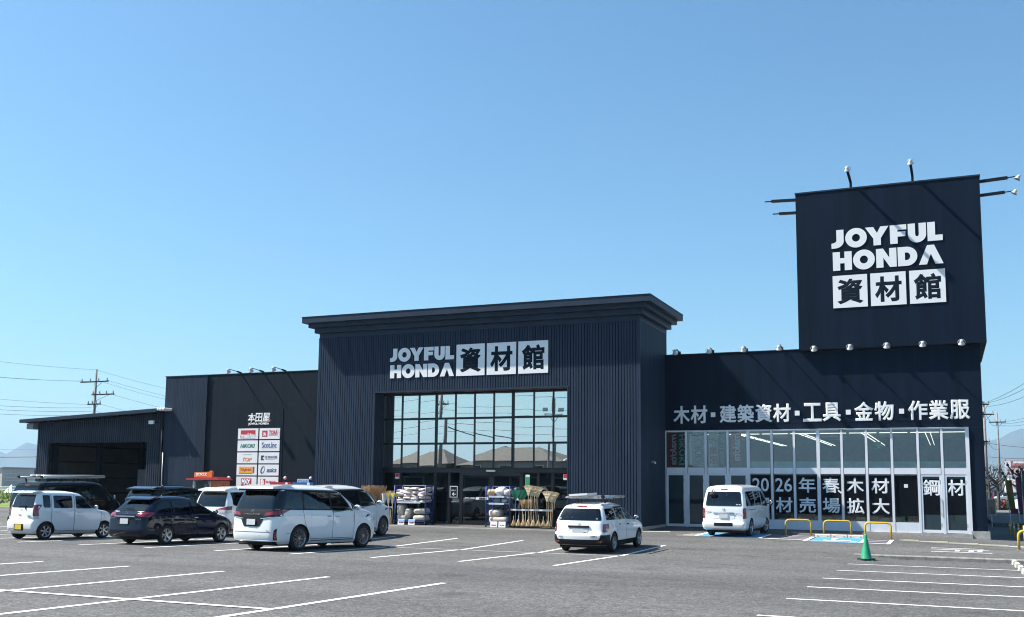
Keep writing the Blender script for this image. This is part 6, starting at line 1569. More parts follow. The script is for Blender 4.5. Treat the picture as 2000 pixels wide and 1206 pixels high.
def rack(g, x0, x1, y, zb):
    for x in (x0, x1): MB().box(x-.02, x+.02, y-.02, y+.42, zb+.05, .52).build('rack_post', BLACKM, g)
    MB().box(x0, x1, y-.03, y-.01, .43, .51).build('rack_bar', STEEL, g); MB().box(x0, x1, y+.40, y+.42, .43, .51).build('rack_bar', BLACKM, g)
    MB().box(x0-.03, x1+.03, y-.04, y+.45, zb+.06, zb+.10).build('rack_base', BLACKM, g)
    for x in (x0+.1, x1-.1): MB().cyl((x-.02, y, zb+.035), (x+.02, y, zb+.035), .035, n=10).build('rack_wheel', RUBBER, g)
    n = int((x1-x0)/.42)
    for q in range(n): MB().box(x0+.1+q*.42, x0+.26+q*.42, y-.036, y-.031, .44, .50).build('price_tag', WHITE, g)
rack(rk1, -25.55, -23.85, 41.080, gz(-24.6, 41.100))
zg = gz(-24.6, 41.200)+.10
for i in range(7): broom('twig_broom', (-25.45+.16*i, 41.220+.10*(i % 2), zg), True, .72, TB[i % 3], BAMB, 'brown twig broom standing bristles up, %s from the left in the rack' % ordn[i], 'twig brooms', tilt=(random.uniform(-.06, .06), random.uniform(-.09, .09)))
SB = [twig_mesh(s_+20, .62, .10, .03, 80, STRAW) for s_ in range(2)]
for i in range(3): broom('wrapped_broom', (-24.36+.19*i, 41.180+.05*i, zg), True, .85, SB[i % 2], BAMB, ['left', 'middle', 'right'][i]+' broom in white plastic wrap beside the twig brooms', 'wrapped brooms', WRAPW, wraph=.46, wr0=.06, wr1=.13, wz=.06)
def fan_mesh(seed, h, w, n, m, th=.006, hook=.04):
    rnd = random.Random(seed); mb = MB()
    for i in range(n):
        t = (i/(n-1)-.5)*2
        pts = [(t*.015, 0, 0), (t*w*.45, rnd.uniform(-.005, .005), h*.5), (t*w, rnd.uniform(-.012, .012), h*(1-.12*t*t)), (t*w*1.02, -hook, h*(1.0-.12*t*t))]
        mb.tube(pts, th, 4)
    for q in (.35, .6): mb.tube([(-w*q*1.05, -.008, h*q*1.05), (0, -.012, h*q*1.1), (w*q*1.05, -.008, h*q*1.05)], th*.8, 4)
    return mb.mesh('rake_head', m, False)
YF_ = mat('yellow_plastic', (.60, .50, .03), .4); GF_ = mat('green_plastic', (.01, .12, .065), .4, var=.1)
def rake(nm, loc, hl, head, hm, lb, grp, rz=0, tilt=(0, 0), r=.011):
    t = thing(nm, loc, lb, 'rake', grp); t.rotation_euler = (tilt[0], tilt[1], rz)
    MB().cyl((0, 0, 0), (0, 0, hl), r, n=6).build('handle', hm, t, world=False); o = link('rake_head', head, t); o.location = (0, 0, hl-.04); return t
def solid_fan(h, w, m):
    mb = MB(); mb.prism([(-.03, 0), (.03, 0), (w, h*.8), (w*.96, h), (-w*.96, h), (-w, h*.8)], -.012, .012, 'y'); return mb.mesh('rake_head', m)
yh = solid_fan(.17, .11, YF_)
for i, x in enumerate((-23.98, -23.84, -23.74)): rake('yellow_broom', (x, 41.040, zg), 1.20, yh, BAMB, ['left', 'middle', 'right'][i]+' yellow plastic headed broom standing head up beside the left cage', 'yellow headed brooms', random.uniform(-.3, .3), (0, [-.06, .02, .08][i]))
HB = twig_mesh(40, .44, .11, .03, 110, STRAW, .007); HB2 = twig_mesh(41, .30, .12, .02, 110, mat('pale_straw', (.72, .55, .34), .9, var=.25, scale=25), .008)
for i in range(5): broom('hand_broom', (-24.5+.15*i, 41.020, zg-.02), False, .60, HB, BAMB, 'short straw broom hanging bristles down, %s from the left below the rack bar' % ordn[i], 'short straw brooms')
rk2 = thing('rake_rack', (-16.9, 41.200, gz(-16.9, 41.200)), 'dark steel rack holding bamboo rakes right of the right cage', 'rack', 'goods racks by the entrance')
rack(rk2, -17.80, -15.80, 41.000, gz(-16.9, 41.100)); zg = gz(-16.9, 41.200)+.10
RAKEH = mat('split_bamboo', (.74, .60, .40), .7, var=.2, scale=20)
gh = solid_fan(.44, .24, GF_); zh = [fan_mesh(s_, .46, .235, 24, RAKEH, .009, .02) for s_ in range(3)]
for i in range(3): rake('green_rake', (-17.62+.10*i, 41.100+.12*i, zg), 1.16, gh, STEEL, ['front', 'middle', 'rear'][i]+' green plastic leaf rake standing head up by the right cage', 'green rakes', .05*i, (0, .03*i))
for i in range(6): rake('bamboo_rake', (-16.98+.05*i, 41.06+.055*i, zg), 1.34-.012*i, zh[i % 3], BAMB, 'tall bamboo fan rake, %s from the front of the left cluster' % ordn[i], 'tall bamboo rakes', random.uniform(-.25, .25), (random.uniform(-.03, .03), random.uniform(-.015, .03)+.012*i))
for i in range(5): rake('bamboo_rake', (-16.10+.05*i, 41.06+.06*i, zg), 1.10-.012*i, zh[i % 3], BAMB, 'lower bamboo fan rake, %s from the front of the right cluster' % ordn[i], 'lower bamboo rakes', random.uniform(-.25, .25), (random.uniform(-.03, .03), random.uniform(-.02, .03)+.012*i))
for i in range(3): broom('corn_broom', (-17.28+.10*i, 41.120+.08*i, zg), True, .78, twig_mesh(50+i, .40, .14, .03, 90, STRAW), BAMB, ['left', 'middle', 'right'][i]+' corn broom standing bristles up beside the green rakes', 'corn brooms')
for i in range(8): broom('hand_broom', (-17.65+.235*i, 40.960, zg-.02), False, .45+.03*(i % 3), HB2, WRAPW if i % 2 else BAMB, 'small straw hand broom, %s from the left along the rake rack base' % ordn[i], 'hand brooms on the rake rack')
# ------------------------------------------------------------------ utility poles and wires
POLE = mat('pole_concrete', (.21, .20, .195), .85, var=.15, scale=4); WIRE = mat('cable_black', (.02, .02, .022), .6); INSU = mat('insulator', (.35, .36, .38), .3)
def upole(nm, x, y, zt, lb, arms, r0=.19, r1=.10, grp='utility poles', rz=0, lamp=False):
    zb = gz(x, y) if abs(x) < 100 and y < 100 else -.3
    t = thing(nm, (x, y, zb), lb, 'utility pole', grp)
    MB().cyl((x, y, zb), (x, y, zt), r0, r1, 12).build('pole_shaft', POLE, t, smooth=True)
    cx_, sx_ = math.cos(rz), math.sin(rz)
    for (z, a, b) in arms:
        p, q = Vector((x+a*cx_, y+a*sx_-.12, z)), Vector((x+b*cx_, y+b*sx_-.12, z)); mb = MB(); sqbar(mb, p, q, .06); arm = mb.build('cross_arm', BLACKM, t)
        n = 4 if b-a > 1.5 else 2
        for i in range(n):
            e = p.lerp(q, (i+.15)/(n-.7)); MB().cyl(e, e+Vector((0, 0, .34)), .08, .05, 8).build('insulator', INSU, arm)
        MB().cyl((x, y-.1, z-.7), p.lerp(q, .8)+Vector((0, 0, -.03)), .02, n=5).build('arm_brace', BLACKM, arm)
    for k in range(8): MB().cyl((x-.25, y-.05, zb+3+k*.5), (x+.25, y-.05, zb+3+k*.5), .012, n=4).build('climbing_step', STEEL, t) if k % 2 == 0 else None
    return t
def wire(a, b, sag, lb, r=.014, n=14, grp='overhead wires', far=False):
    a, b = Vector(a), Vector(b); pts = []
    for i in range(n+1):
        t = i/n; p = a.lerp(b, t); p.z -= sag*4*t*(1-t); pts.append(p)
    mb = MB(); mid = a
    o = MB().tube([p-a for p in pts], r, 5).build('overhead_wire', WIRE, None); o.location = a
    return tag(o, lb, 'wire', grp)
upole('utility_pole', -77.9, 75, 12.6, 'concrete utility pole with cross arms rising behind the open shed', [(11.35, -1.9, 1.75), (10.05, -.3, 2.6), (9.1, -.8, .9)], .22, .10)
Lx = (-84, 47)
for i, (z0, z1, xo, sg_) in enumerate([(12.55, 13.6, 0, .6), (11.45, 12.3, -1.8, .7), (11.45, 12.25, -1.1, .8), (9.1, 10.6, -.7, .7), (8.75, 9.6, -.3, .8), (8.4, 9.2, -.3, .8), (8.0, 8.8, -.3, .8)]):
    wire((-77.9+xo, 74.9, z0), (Lx[0]+xo, Lx[1], z1), sg_, ['topmost overhead wire', 'upper overhead wire', 'second upper overhead wire', 'middle overhead wire', 'highest of three low overhead wires', 'middle of three low overhead wires', 'lowest of three low overhead wires'][i]+' running left from the pole', .011 if i < 4 else .014)
for i, (z0, z1, xo, sg_) in enumerate([(12.55, 12.5, 0, .8), (11.45, 11.4, 1.6, .9), (11.35, 11.2, .8, 1.0), (10.0, 9.9, 2.4, 1.0), (9.1, 9.0, .8, 1.0), (8.4, 8.3, .3, 1.2)]):
    wire((-77.9+xo, 74.9, z0), (-86+xo, 118, z1), sg_, ['topmost', 'second', 'third', 'fourth', 'fifth', 'lowest'][i]+' overhead wire running right from the pole behind the store', .011)
wire((-130, 90, 5.6), (-72, 92, 6.1), .5, 'thin overhead wire crossing low in front of the left mountain', .016); wire((-140, 80, 4.7), (-68, 70, 3.9), .4, 'thick overhead cable crossing the left mountain peak', .04)
for k, z in enumerate((2.9, 2.2, 1.75)): wire((-190, 130, z), (-110, 130, z-.1), .3, ['upper', 'middle', 'lower'][k]+' faint wire above the far left houses', .02)
# right-hand poles
upole('utility_pole', 5.46, 130, 10.4, 'slender utility pole standing against the right mountain', [(9.3, -.9, .9)], .17, .09)
upole('utility_pole', 3.47, 110, 10.2, 'utility pole half hidden by the right corner of the store', [(9.9, -.2, .5), (8.9, -.3, .9), (6.2, -.4, .4)], .17, .10)
for i, (a, b, s_) in enumerate([((3.7, 110, 10.1), (9.0, 62, 11.6), .7), ((3.6, 110, 10.0), (9.0, 62, 11.1), .9), ((3.8, 110, 9.7), (9.0, 62, 10.4), 1.0), ((6.2, 130, 9.4), (10, 80, 9.9), .9), ((5.6, 130, 9.2), (10, 80, 9.3), 1.0), ((5.5, 130, 9.0), (10, 80, 8.9), 1.1), ((3.5, 110, 9.5), (5.5, 130, 9.2), .9), ((3.5, 110, 6.6), (5.5, 130, 6.2), .5), ((3.0, 110, 6.2), (13, 112, 6.0), .5), ((2.8, 110, 4.8), (13, 112, 5.1), .4)]):
    wire(a, b, s_, ['first', 'second', 'third', 'fourth', 'fifth', 'sixth', 'seventh', 'eighth', 'ninth', 'tenth'][i]+' wire from the top between the poles right of the store', .018)

# ------------------------------------------------------------------ things mirrored in the entrance glass (they stand behind the camera)
HW = mat('house_wall', (.24, .24, .23), .8, var=.1, scale=1); HR = mat('house_roof_tiles', (.078, .080, .078), .8, var=.2, scale=2, bump=.3, bscale=6); HG = mat('house_window', (.03, .035, .04), .1)
def house(x0, x1, y0, y1, zb, ze, zr, lb, inset=None, wallm=HW, roofm=HR, name='house'):
    t = thing(name, ((x0+x1)/2, (y0+y1)/2, zb), lb, 'house', 'houses across the street' if y1 < 0 else 'far houses')
    MB().box(x0, x1, y0, y1, zb, ze).build('wall', wallm, t)
    e = .6; a, b, c, d = x0-e, x1+e, y0-e, y1+e; ym = (y0+y1)/2; ins = (y1-y0)/2 if inset is None else inset
    r = MB(); r.add([(a, c, ze-.05), (b, c, ze-.05), (b, d, ze-.05), (a, d, ze-.05), (a+ins, ym, zr), (b-ins, ym, zr)], [(0, 1, 5, 4), (1, 2, 5), (2, 3, 4, 5), (3, 0, 4), (0, 3, 2, 1)])
    r.build('roof', roofm, t)
    yy = y1 if y1 < 0 else y0
    n = max(2, int((x1-x0)/3.2))
    for i in range(n):
        xx = x0+(x1-x0)*(i+.5)/n; sg_ = 1 if y1 < 0 else -1
        for z in ([ze-1.7] if ze < 5 else [ze-1.7, ze-4.4]):
            w = MB().box(xx-.75, xx+.75, yy-.06, yy+.06, z, z+1.1).build('window', ALU, t); MB().box(xx-.70, xx+.70, yy+sg_*.061-.004, yy+sg_*.061+.004, z+.05, z+1.05).build('pane', HG, w)
    return t
house(-60.5, -53.0, -27, -19, .3, 4.0, 5.75, 'tan hip roofed house mirrored at the left of the entrance glass', 3.0)
house(-54.6, -48.0, -36, -28, .3, 4.6, 6.0, 'grey hip roofed house mirrored in the middle of the entrance glass', roofm=mat('grey_roof_tiles', (.07, .078, .085), .8, var=.2, scale=2))
house(-52.0, -39.8, -29, -20, .3, 4.1, 5.6, 'long brown hip roofed house mirrored at the right of the entrance glass', 4.2)
house(-38.5, -28, -34, -24, .3, 3.7, 4.9, 'dark roofed house mirrored at the right edge of the entrance glass')
upole('utility_pole', -52.2, -16, 12.6, 'leaning grey utility pole mirrored in the entrance glass', [(10.2, -.9, .9), (9.2, -1.2, .2)], .24, .17)
t = thing('floodlight_mast', (-39.9, -18.5, .6), 'mast with twin floodlights mirrored at the right of the entrance glass', 'floodlight mast')
MB().cyl((-39.9, -18.5, .5), (-39.9, -18.5, 11.2), .16, .09, 10).build('mast', POLE, t); MB().box(-40.9, -38.9, -18.6, -18.4, 9.3, 9.42).build('mast_platform', STEEL, t)
for s_ in (-1, 1): MB().box(-39.9+s_*.85-.28, -39.9+s_*.85+.28, -18.5, -18.2, 9.7, 10.15).build('flood_head', STEEL, t); MB().cyl((-39.9, -18.5, 8.3), (-39.9+s_*.9, -18.5, 9.3), .04, n=6).build('mast_brace', STEEL, t)
for i, (z0, z1, s_) in enumerate([(11.6, 11.2, .5), (10.3, 10.0, .6), (9.6, 9.0, .6), (8.6, 8.0, .7), (7.9, 7.2, .8)]):
    wire((-52.2, -16, z0), (-20, -14, z1), s_, ['top', 'second', 'third', 'fourth', 'lowest'][i]+' wire running right in the mirrored street view', .02); wire((-52.2, -16, z0-.2), (-90, -18, z1), s_, ['top', 'second', 'third', 'fourth', 'lowest'][i]+' wire running left in the mirrored street view', .02)
wire((-51.9, -16, 8.3), (-30, -13, 6.3), 1.4, 'thick drooping cable from the mirrored leaning pole', .06)
tag(MB().box(-110, 30, -18.2, -17.9, .5, 1.7).build('boundary_wall', mat('block_wall', (.30, .29, .27), .9, var=.15, scale=2)), 'low grey block wall along the street behind the camera', 'wall')

# ------------------------------------------------------------------ far left: field, houses, kerb
GRASS = mat('field_grass', (.12, .17, .025), .9, var=.35, scale=.4, bump=.5, bscale=3)
gr = MB(); rnd = random.Random(3)
gr.box(-190, -55.5, 47.5, 125, -.40, -.235)
for i in range(9000):
    y = 48+70*rnd.random()**1.6; x = -1.05*y-8-30*rnd.random()
    if x > -55.6: continue
    h = rnd.uniform(.10, .26); a = rnd.uniform(0, 3.14); w = .05; dx, dy = w*math.cos(a), w*math.sin(a); lx, ly = rnd.uniform(-.06, .06), rnd.uniform(-.06, .06)
    k = len(gr.v); gr.v += [(x-dx, y-dy, -.24), (x+dx, y+dy, -.24), (x+lx, y+ly, -.24+h)]; gr.f.append((k, k+1, k+2))
tag(gr.build('field', GRASS), 'bright green field beyond the lot on the far left', 'field', kind='stuff')
tag(MB().box(-190, -75, 62.5, 64.2, -.38, -.20).build('field_path', mat('pale_path', (.38, .36, .30), .9)), kind='structure')
lk = tag(MB().box(-54.6, -54.58, 43.55, 43.6, -.4, -.2).build('lot_kerb', CONC), kind='structure')
for i in range(14): MB().box(-54.6-1.5*i+.01, -53.1-1.5*i-.01, 43.5, 43.78, -.45, -.04).build('kerb_stone', CONC, lk)
BLUER = mat('blue_solar_roof', (.02, .06, .22), .55, var=.2, scale=1.2); REDR = mat('red_lower_roof', (.35, .12, .08), .8); CREAMW = mat('cream_wall', (.72, .67, .56), .8, var=.08)
S6 = 1.6
h2 = thing('far_house', (-224, 192, -.3), 'cream house with blue solar panel roof at the far left', 'house', 'far houses')
MB().box(-228.6, -219.6, 190, 199, -.3, 3.0).build('wall', CREAMW, h2)
r_ = MB(); r_.add([(-229.4, 189.2, 3.0), (-219.0, 189.2, 3.0), (-219.0, 199.8, 3.0), (-229.4, 199.8, 3.0), (-228.4, 194.5, 4.75), (-220.6, 194.5, 4.75)], [(0, 1, 5, 4), (1, 2, 5), (2, 3, 4, 5), (3, 0, 4), (0, 3, 2, 1)]); r_.build('roof', BLUER, h2)
MB().box(-229.6, -222.5, 187.5, 189.1, 2.2, 2.5).build('porch_roof', REDR, h2)
for xx in (-227.2, -224.0, -221.2): w = MB().box(xx-.8, xx+.8, 189.94, 190.02, .9, 2.0).build('window', ALU, h2); MB().box(xx-.7, xx+.7, 189.92, 189.935, 1.0, 1.9).build('pane', HG, w)
h1 = thing('far_house', (-210, 172, -.3), 'flat roofed beige building cut off by the left edge', 'house', 'far houses')
MB().box(-218, -205.4, 171, 180, -.3, 4.2).build('wall', mat('beige_wall', (.62, .56, .47), .8), h1); MB().box(-218.3, -205.1, 170.7, 180.3, 4.2, 4.45).build('roof', CONC, h1); MB().box(-210, -206.5, 170.9, 170.98, 1.2, 2.2).build('window', HG, h1)
tn = thing('field_tent', (-118.4, 100, -.25), 'small white sheet tent standing at the field edge', 'tent')
MB().add([(-119.3, 99.6, -.25), (-117.6, 99.6, -.25), (-117.6, 101, -.25), (-119.3, 101, -.25), (-118.5, 100.3, .9)], [(0, 1, 4), (1, 2, 4), (2, 3, 4), (3, 0, 4), (0, 3, 2, 1)]).build('tent_sheet', WHITE, tn)
fe = thing('field_fence', (-112, 90, -.25), 'low pale post and rail fence at the far end of the field', 'fence')
for i in range(9): MB().cyl((-114+i*1.2, 92, -.25), (-114+i*1.2, 92, .75), .05, n=6).build('fence_post', WHITE, fe)
for z in (.3, .7): MB().box(-114.2, -104, 91.97, 92.03, z-.04, z+.04).build('fence_rail', WHITE, fe)

# ------------------------------------------------------------------ far right: street, hedge, trees, flags, cars, shops
tag(MB().box(2.2, 60, 62, 150, -.60, -.30).build('side_street', asphalt_material('street_asphalt', (.11, .11, .108), (.15, .15, .147))), kind='structure')
LEAFG = mat('hedge_leaf', (.075, .115, .025), .7, var=.4, scale=3); PINK = mat('azalea_pink', (.55, .12, .22), .6)
def leaf_blob(boxes, n, m, s, seed):
    rnd = random.Random(seed); mb = MB()
    for i in range(n):
        c, e = boxes[i % len(boxes)]
        while True:
            p = Vector((rnd.uniform(-1, 1), rnd.uniform(-1, 1), rnd.uniform(-1, 1)))
            if .55 < p.length < 1.02: break
        q = Vector((c[0]+p.x*e[0], c[1]+p.y*e[1], c[2]+p.z*e[2])); u = Vector((rnd.gauss(0, 1), rnd.gauss(0, 1), rnd.gauss(0, 1))).normalized(); v = u.cross(Vector((rnd.gauss(0, 1), rnd.gauss(0, 1), rnd.gauss(0, 1)))).normalized()
        mb.add([q-u*s, q+v*s*.5, q+u*s, q-v*s*.5], [(0, 1, 2, 3)])
    return mb
hd = thing('hedge', (4.3, 101, -.35), 'clipped hedge with pink blossom beside the street on the right', 'hedge')
leaf_blob([((3.9+.55*i, 100.5+.4*(i % 2), .12), (.55, .6, .55)) for i in range(4)], 3600, LEAFG, .075, 5).build('foliage', LEAFG, hd); leaf_blob([((4.15, 100.0, .3), (.5, .5, .4))], 130, PINK, .07, 6).build('blossom', PINK, hd)
MB().box(3.6, 5.9, 100.3, 101.3, -.4, .0).build('stem_core', mat('hedge_core', (.03, .035, .015), .9), hd)
BARK = mat('tree_bark', (.055, .052, .048), .9, var=.3, scale=6, bump=.4)
def pollard(x, y, zb, h, lb, seed, leaves=80):
    rnd = random.Random(seed); t = thing('pollarded_tree', (x, y, zb), lb, 'tree', 'pollarded street trees'); mb = MB(); tips = []
    mb.tube([(x, y, zb), (x+.04*h*.3, y, zb+h*.3), (x-.02, y, zb+h*.62)], lambda q: .16*(1-.4*q), 8)
    for i in range(11):
        a = rnd.uniform(0, 6.28); z0 = zb+h*rnd.uniform(.32, .62); L_ = h*rnd.uniform(.14, .30)
        p1 = Vector((x+math.cos(a)*L_*.6, y+math.sin(a)*L_*.6, z0+L_*.35)); p2 = p1+Vector((math.cos(a+.7)*L_*.3, math.sin(a+.7)*L_*.3, L_*rnd.uniform(.4, .9)))
        mb.tube([(x, y, z0), p1, p2], lambda q: .075*(1-.5*q), 6); mb.sphere(p1, .10, 7, 5); mb.sphere(p2, .11, 7, 5); tips += [p1, p2]
        for k in range(3): e = p2+Vector((rnd.uniform(-.25, .25), rnd.uniform(-.25, .25), rnd.uniform(.1, .4))); mb.tube([p2, e], .015, 4); tips.append(e)
    mb.build('trunk', BARK, t)
    lb_ = MB()
    for i in range(leaves):
        q = rnd.choice(tips)+Vector((rnd.gauss(0, .12), rnd.gauss(0, .12), rnd.gauss(0, .12))); u = Vector((rnd.gauss(0, 1), rnd.gauss(0, 1), rnd.gauss(0, 1))).normalized(); v = u.cross(Vector((0.3, .2, 1))).normalized()
        lb_.add([q-u*.06, q+v*.035, q+u*.06, q-v*.035], [(0, 1, 2, 3)])
    lb_.build('crown', LEAFG, t); return t
pollard(3.4, 104, -.35, 4.6, 'knobbly pollarded tree nearest the store corner', 1, 60); pollard(3.95, 99, -.35, 4.2, 'knobbly pollarded tree beside the hedge', 2, 60); pollard(4.55, 70, -.35, 4.4, 'pollarded tree with young leaves at the right edge', 3, 160); pollard(4.9, 84, -.35, 4.6, 'pollarded tree behind the olive flag', 4, 160)
def flag(x, y, zb, z0, z1, w, colr, colb, lb, lean, txt):
    t = thing('banner_flag', (x, y, zb), lb, 'flag', 'advertising flags')
    MB().cyl((x, y, zb), (x-lean, y, z1+.1), .018, n=6).build('flag_pole', WHITE, t)
    n = 8; mb = MB(); lo = MB()
    for j in range(n+1):
        z = z0+(z1-z0)*j/n; xo = x-lean*(z-zb)/(z1-zb)
        for i in range(4): mb.v.append((xo+w*i/3*(1 if lean > 0 else 1), y+.05*math.sin(j*.9+i), z))
    for j in range(n):
        for i in range(3): mb.f.append((j*4+i, j*4+i+1, (j+1)*4+i+1, (j+1)*4+i))
    fl_ = mb.build('flag_cloth', colr, t, smooth=True)
    if colb: MB().box(x-.02, x+w+.02, y-.03, y+.0, z0-.28, z0).build('flag_foot', colb, t)
    if txt:
        for i, ch in enumerate(txt): put_text('flag_print', ch, RED, fl_, x+w*.5-lean*.75, y-.08, z1-.35-.36*i, w=w*.5, bold=.03, thick=.004)
flag(2.98, 60, -.4, .55, 2.05, .32, mat('olive_cloth', (.17, .15, .03), .8), mat('maroon_cloth', (.20, .02, .06), .8), 'olive banner flag with red print and maroon foot right of the store', .22, '大売')
flag(3.62, 64, -.4, .3, 2.2, .34, mat('wine_cloth', (.16, .03, .07), .8), None, 'thin wine coloured banner flag between olive and green ones', .15, '')
flag(2.99, 50, -.4, .41, 2.25, .42, mat('dark_green_cloth', (.01, .12, .08), .8), None, 'dark green banner flag at the right edge', .02, '')
for i, (x, y) in enumerate(((2.50, 52.0), (2.56, 50.0), (2.63, 48.0), (2.72, 46.0))):
    t = thing('yellow_bollard', (x, y, gz(x, y)-.05), 'slim yellow bollard, %s of four beside the store corner' % ['farthest', 'second farthest', 'second nearest', 'nearest'][i], 'bollard', 'yellow bollards')
    MB().cyl((0, 0, 0), (0, 0, .66), .04, n=10).sphere((0, 0, .66), .04, 10, 5).build('bollard_post', YELLOW, t, world=False, smooth=True); MB().cyl((0, 0, .45), (0, 0, .52), .042, n=10).build('reflector_band', WHITE, t, world=False)
# street cars
def small_car(x, y, rz, lb, pm):
    g = thing('street_car', (x, y, -.30), lb, 'car', 'cars on the street', ); g.rotation_euler = (0, 0, rz)
    c = Car('kei', KEI, g, pm); ax = (-1.19, 1.17); c.body(ax, .285, .735); add_wheels(c, ax, .725, .285, .19, .165, ('five', 6), RIMS)
    c.rear('rear_window', CGO, rpoly([(-.545, 1.06), (.545, 1.06), (.49, 1.50), (-.49, 1.50)], .05))
    for sd in (-1, 1):
        c.rear('tail_light', TLR, rpoly([(sd*.585, .78), (sd*.715, .78), (sd*.69, 1.10), (sd*.56, 1.08)], .03), .012); c.side('side_window', CGO, rpoly([(-1.3, 1.07), (.80, 1.05), (.36, 1.48), (-1.3, 1.49)], .05), .008, (sd,))
    c.front('windscreen', CGO, rpoly([(-.60, 1.04), (.60, 1.04), (.53, 1.46), (-.53, 1.46)], .05)); plate(c, 0, .45, PLW)
small_car(5.75, 90, R(20), 'white hatchback on the street right of the olive flag', PWK)
small_car(6.6, 108, R(10), 'dark hatchback with red lights behind the white one', PNAVY)
small_car(3.55, 118, R(0), 'red hatchback far down the street by the pole', paint('red_car_paint', (.35, .02, .03)))
small_car(6.1, 128, R(80), 'silver hatchback crossing behind the hedge', paint('silver_car_paint', (.4, .41, .42), .6))
# far shops and sign boards
SG = thing('roadside_sign', (8.2, 150, -.3), 'tall white and pink roadside sign board with red lettering', 'sign', 'roadside signs')
PINKB = mat('pink_board', (.55, .22, .24), .6); BRN = mat('red_brown_board', (.30, .10, .09), .7)
for x in (7.5, 9.6): MB().cyl((x, 150.2, -.3), (x, 150.2, 3.4), .09, n=8).build('sign_post', STEEL, SG)
b1 = MB().box(6.96, 10.4, 150, 150.25, 4.35, 5.33).build('sign_board', PINKB, SG); MB().box(7.0, 7.7, 149.97, 149.998, 4.4, 5.28).build('sign_stripe', WHITE, b1); MB().box(7.9, 10.3, 149.97, 149.998, 4.45, 4.7).build('sign_stripe', BRN, b1); MB().box(8.0, 10.3, 149.97, 149.998, 4.95, 5.2).build('sign_stripe', WHITE, b1)
b2 = MB().box(6.96, 10.4, 150, 150.25, 3.25, 4.33).build('sign_board', mat('pale_board', (.62, .55, .55), .6), SG)
for i, ch in enumerate('ニ木ホ'): put_text('sign_letter', ch, IRED, b2, 7.5+.95*i, 149.98, 3.82, w=.75, h=.7, bold=.04, thick=.01)
SH = thing('far_shop', (8.3, 156, -.3), 'white box shaped shop with pink emblem behind the street trees', 'building', 'far shops')
MB().box(7.7, 9.5, 155, 170, -.3, 3.0).build('wall', WHITE, SH); e_ = MB().box(8.05, 8.75, 154.9, 154.98, 1.9, 2.6).build('emblem_frame', PINKB, SH); MB().box(8.2, 8.6, 154.86, 154.898, 2.08, 2.45).build('emblem_field', WHITE, e_)
for x in (8.1, 8.9): MB().box(x-.3, x+.3, 154.94, 154.98, -.1, .8).build('window', HG, SH)
S2_ = thing('far_shop', (7, 178, -.3), 'low grey roofed showroom with glass front at the street end', 'building', 'far shops')
MB().box(4.6, 16, 176, 190, -.3, 1.6).build('wall', mat('showroom_wall', (.5, .5, .5), .6), S2_); MB().prism([(4.3, 1.6), (16.3, 1.6), (15, 2.6), (6, 2.6)], 175.5, 190.5, 'y').build('roof', mat('showroom_roof', (.22, .24, .28), .6), S2_)
for i in range(7): MB().box(5.0+1.5*i, 6.3+1.5*i, 175.9, 175.97, 0, 1.3).build('window', HG, S2_)
MB().box(4.9, 5.6, 175.6, 175.7, .1, 1.9).build('poster', PINKB, S2_)
nb = thing('notice_case', (2.05, 61, -.5), 'pale framed notice case behind the store corner', 'notice case')
MB().box(1.85, 2.32, 61, 61.08, .15, 1.05).build('case_frame', ALU, nb); MB().box(1.90, 2.27, 60.98, 60.998, .2, 1.0).build('case_pane', CGLG, nb); MB().box(2.06, 2.10, 61.02, 61.06, -.5, .15).build('case_post', ALU, nb)

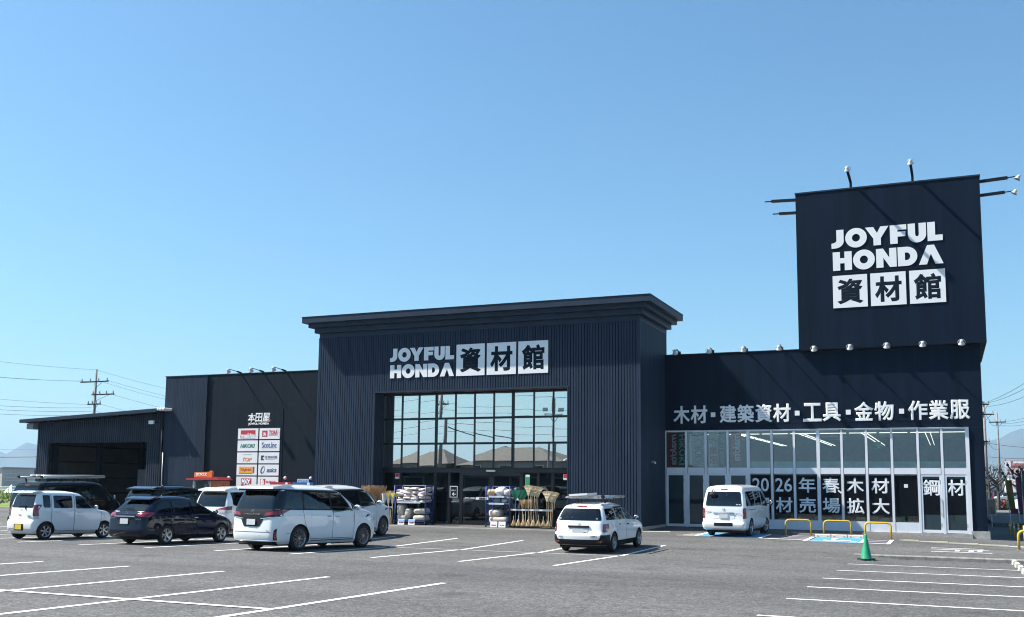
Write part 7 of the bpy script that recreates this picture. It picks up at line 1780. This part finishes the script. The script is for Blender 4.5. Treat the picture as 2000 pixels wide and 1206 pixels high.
# ------------------------------------------------------------------ mountains and the air in front of them
MTM = mat('mountain_forest', (.045, .06, .045), .95, var=.3, scale=.002)
def ridge(name, az0, az1, prof, D, depth=2600):
    """prof(az) = elevation angle of the crest in degrees"""
    mb = MB(); n = 120; rows = [(-.5*depth, 0.0), (-.38*depth, .25), (-.22*depth, .55), (-.1*depth, .82), (0, 1.0), (.2*depth, .8), (.5*depth, .3), (.8*depth, -.02)]
    for q, (dd, hh) in enumerate(rows):
        for i in range(n+1):
            az = az0+(az1-az0)*i/n; h = math.tan(R(prof(az)))*D*hh; d = D+dd
            jit = noise.noise(Vector((az*1.3, q*1.7, 3)))*60*(1 if 0 < q < 7 else 0)
            h2_ = h+noise.noise(Vector((az*2.1, q*.9, 9)))*18*(1 if 0 < q < 4 else 0)
            mb.v.append(((d+jit)*math.sin(R(az)), (d+jit)*math.cos(R(az)), max(h2_, -.2) if q not in (0, 7) else -.5))
    for q in range(len(rows)-1):
        for i in range(n): mb.f.append((q*(n+1)+i, q*(n+1)+i+1, (q+1)*(n+1)+i+1, (q+1)*(n+1)+i))
    return tag(mb.build(name, MTM, smooth=True), kind='structure')
def prof_l(a):
    b = 1.45+.25*noise.noise(Vector((a*.21, 0, 1)))+.06*noise.noise(Vector((a*1.1, 4, 1)))
    b += .58*max(0, 1-abs(a+49.05)/.9)**1.1
    return b-.18*max(0, 1-abs(a+50.15)/.35)
def prof_r(a):
    b = 2.3+.35*noise.noise(Vector((a*.17, 7, 1)))+.08*noise.noise(Vector((a*.9, 2, 1)))
    return b+.62*max(0, 1-abs(a-3.6)/1.6)-.12*max(0, 1-abs(a-2.6)/.4)
ridge('mountains_west', -78, -24, prof_l, 6800); ridge('mountains_north', -20, 40, prof_r, 6400)
hz = MB().box(-9000, 9000, -9000, 9000, -3, 420).mesh('haze', None)
hm = bpy.data.materials.new('haze_air'); hm.use_nodes = True; hn = hm.node_tree
for n_ in list(hn.nodes):
    if n_.type == 'BSDF_PRINCIPLED': hn.nodes.remove(n_)
pv = hn.nodes.new('ShaderNodeVolumePrincipled'); pv.inputs['Color'].default_value = (.50, .74, 1.0, 1); pv.inputs['Density'].default_value = 0.00013; pv.inputs['Anisotropy'].default_value = 0.1
hn.links.new(pv.outputs[0], hn.nodes['Material Output'].inputs['Volume'])
hz.materials.append(hm); tag(link('haze', hz), kind='stuff')
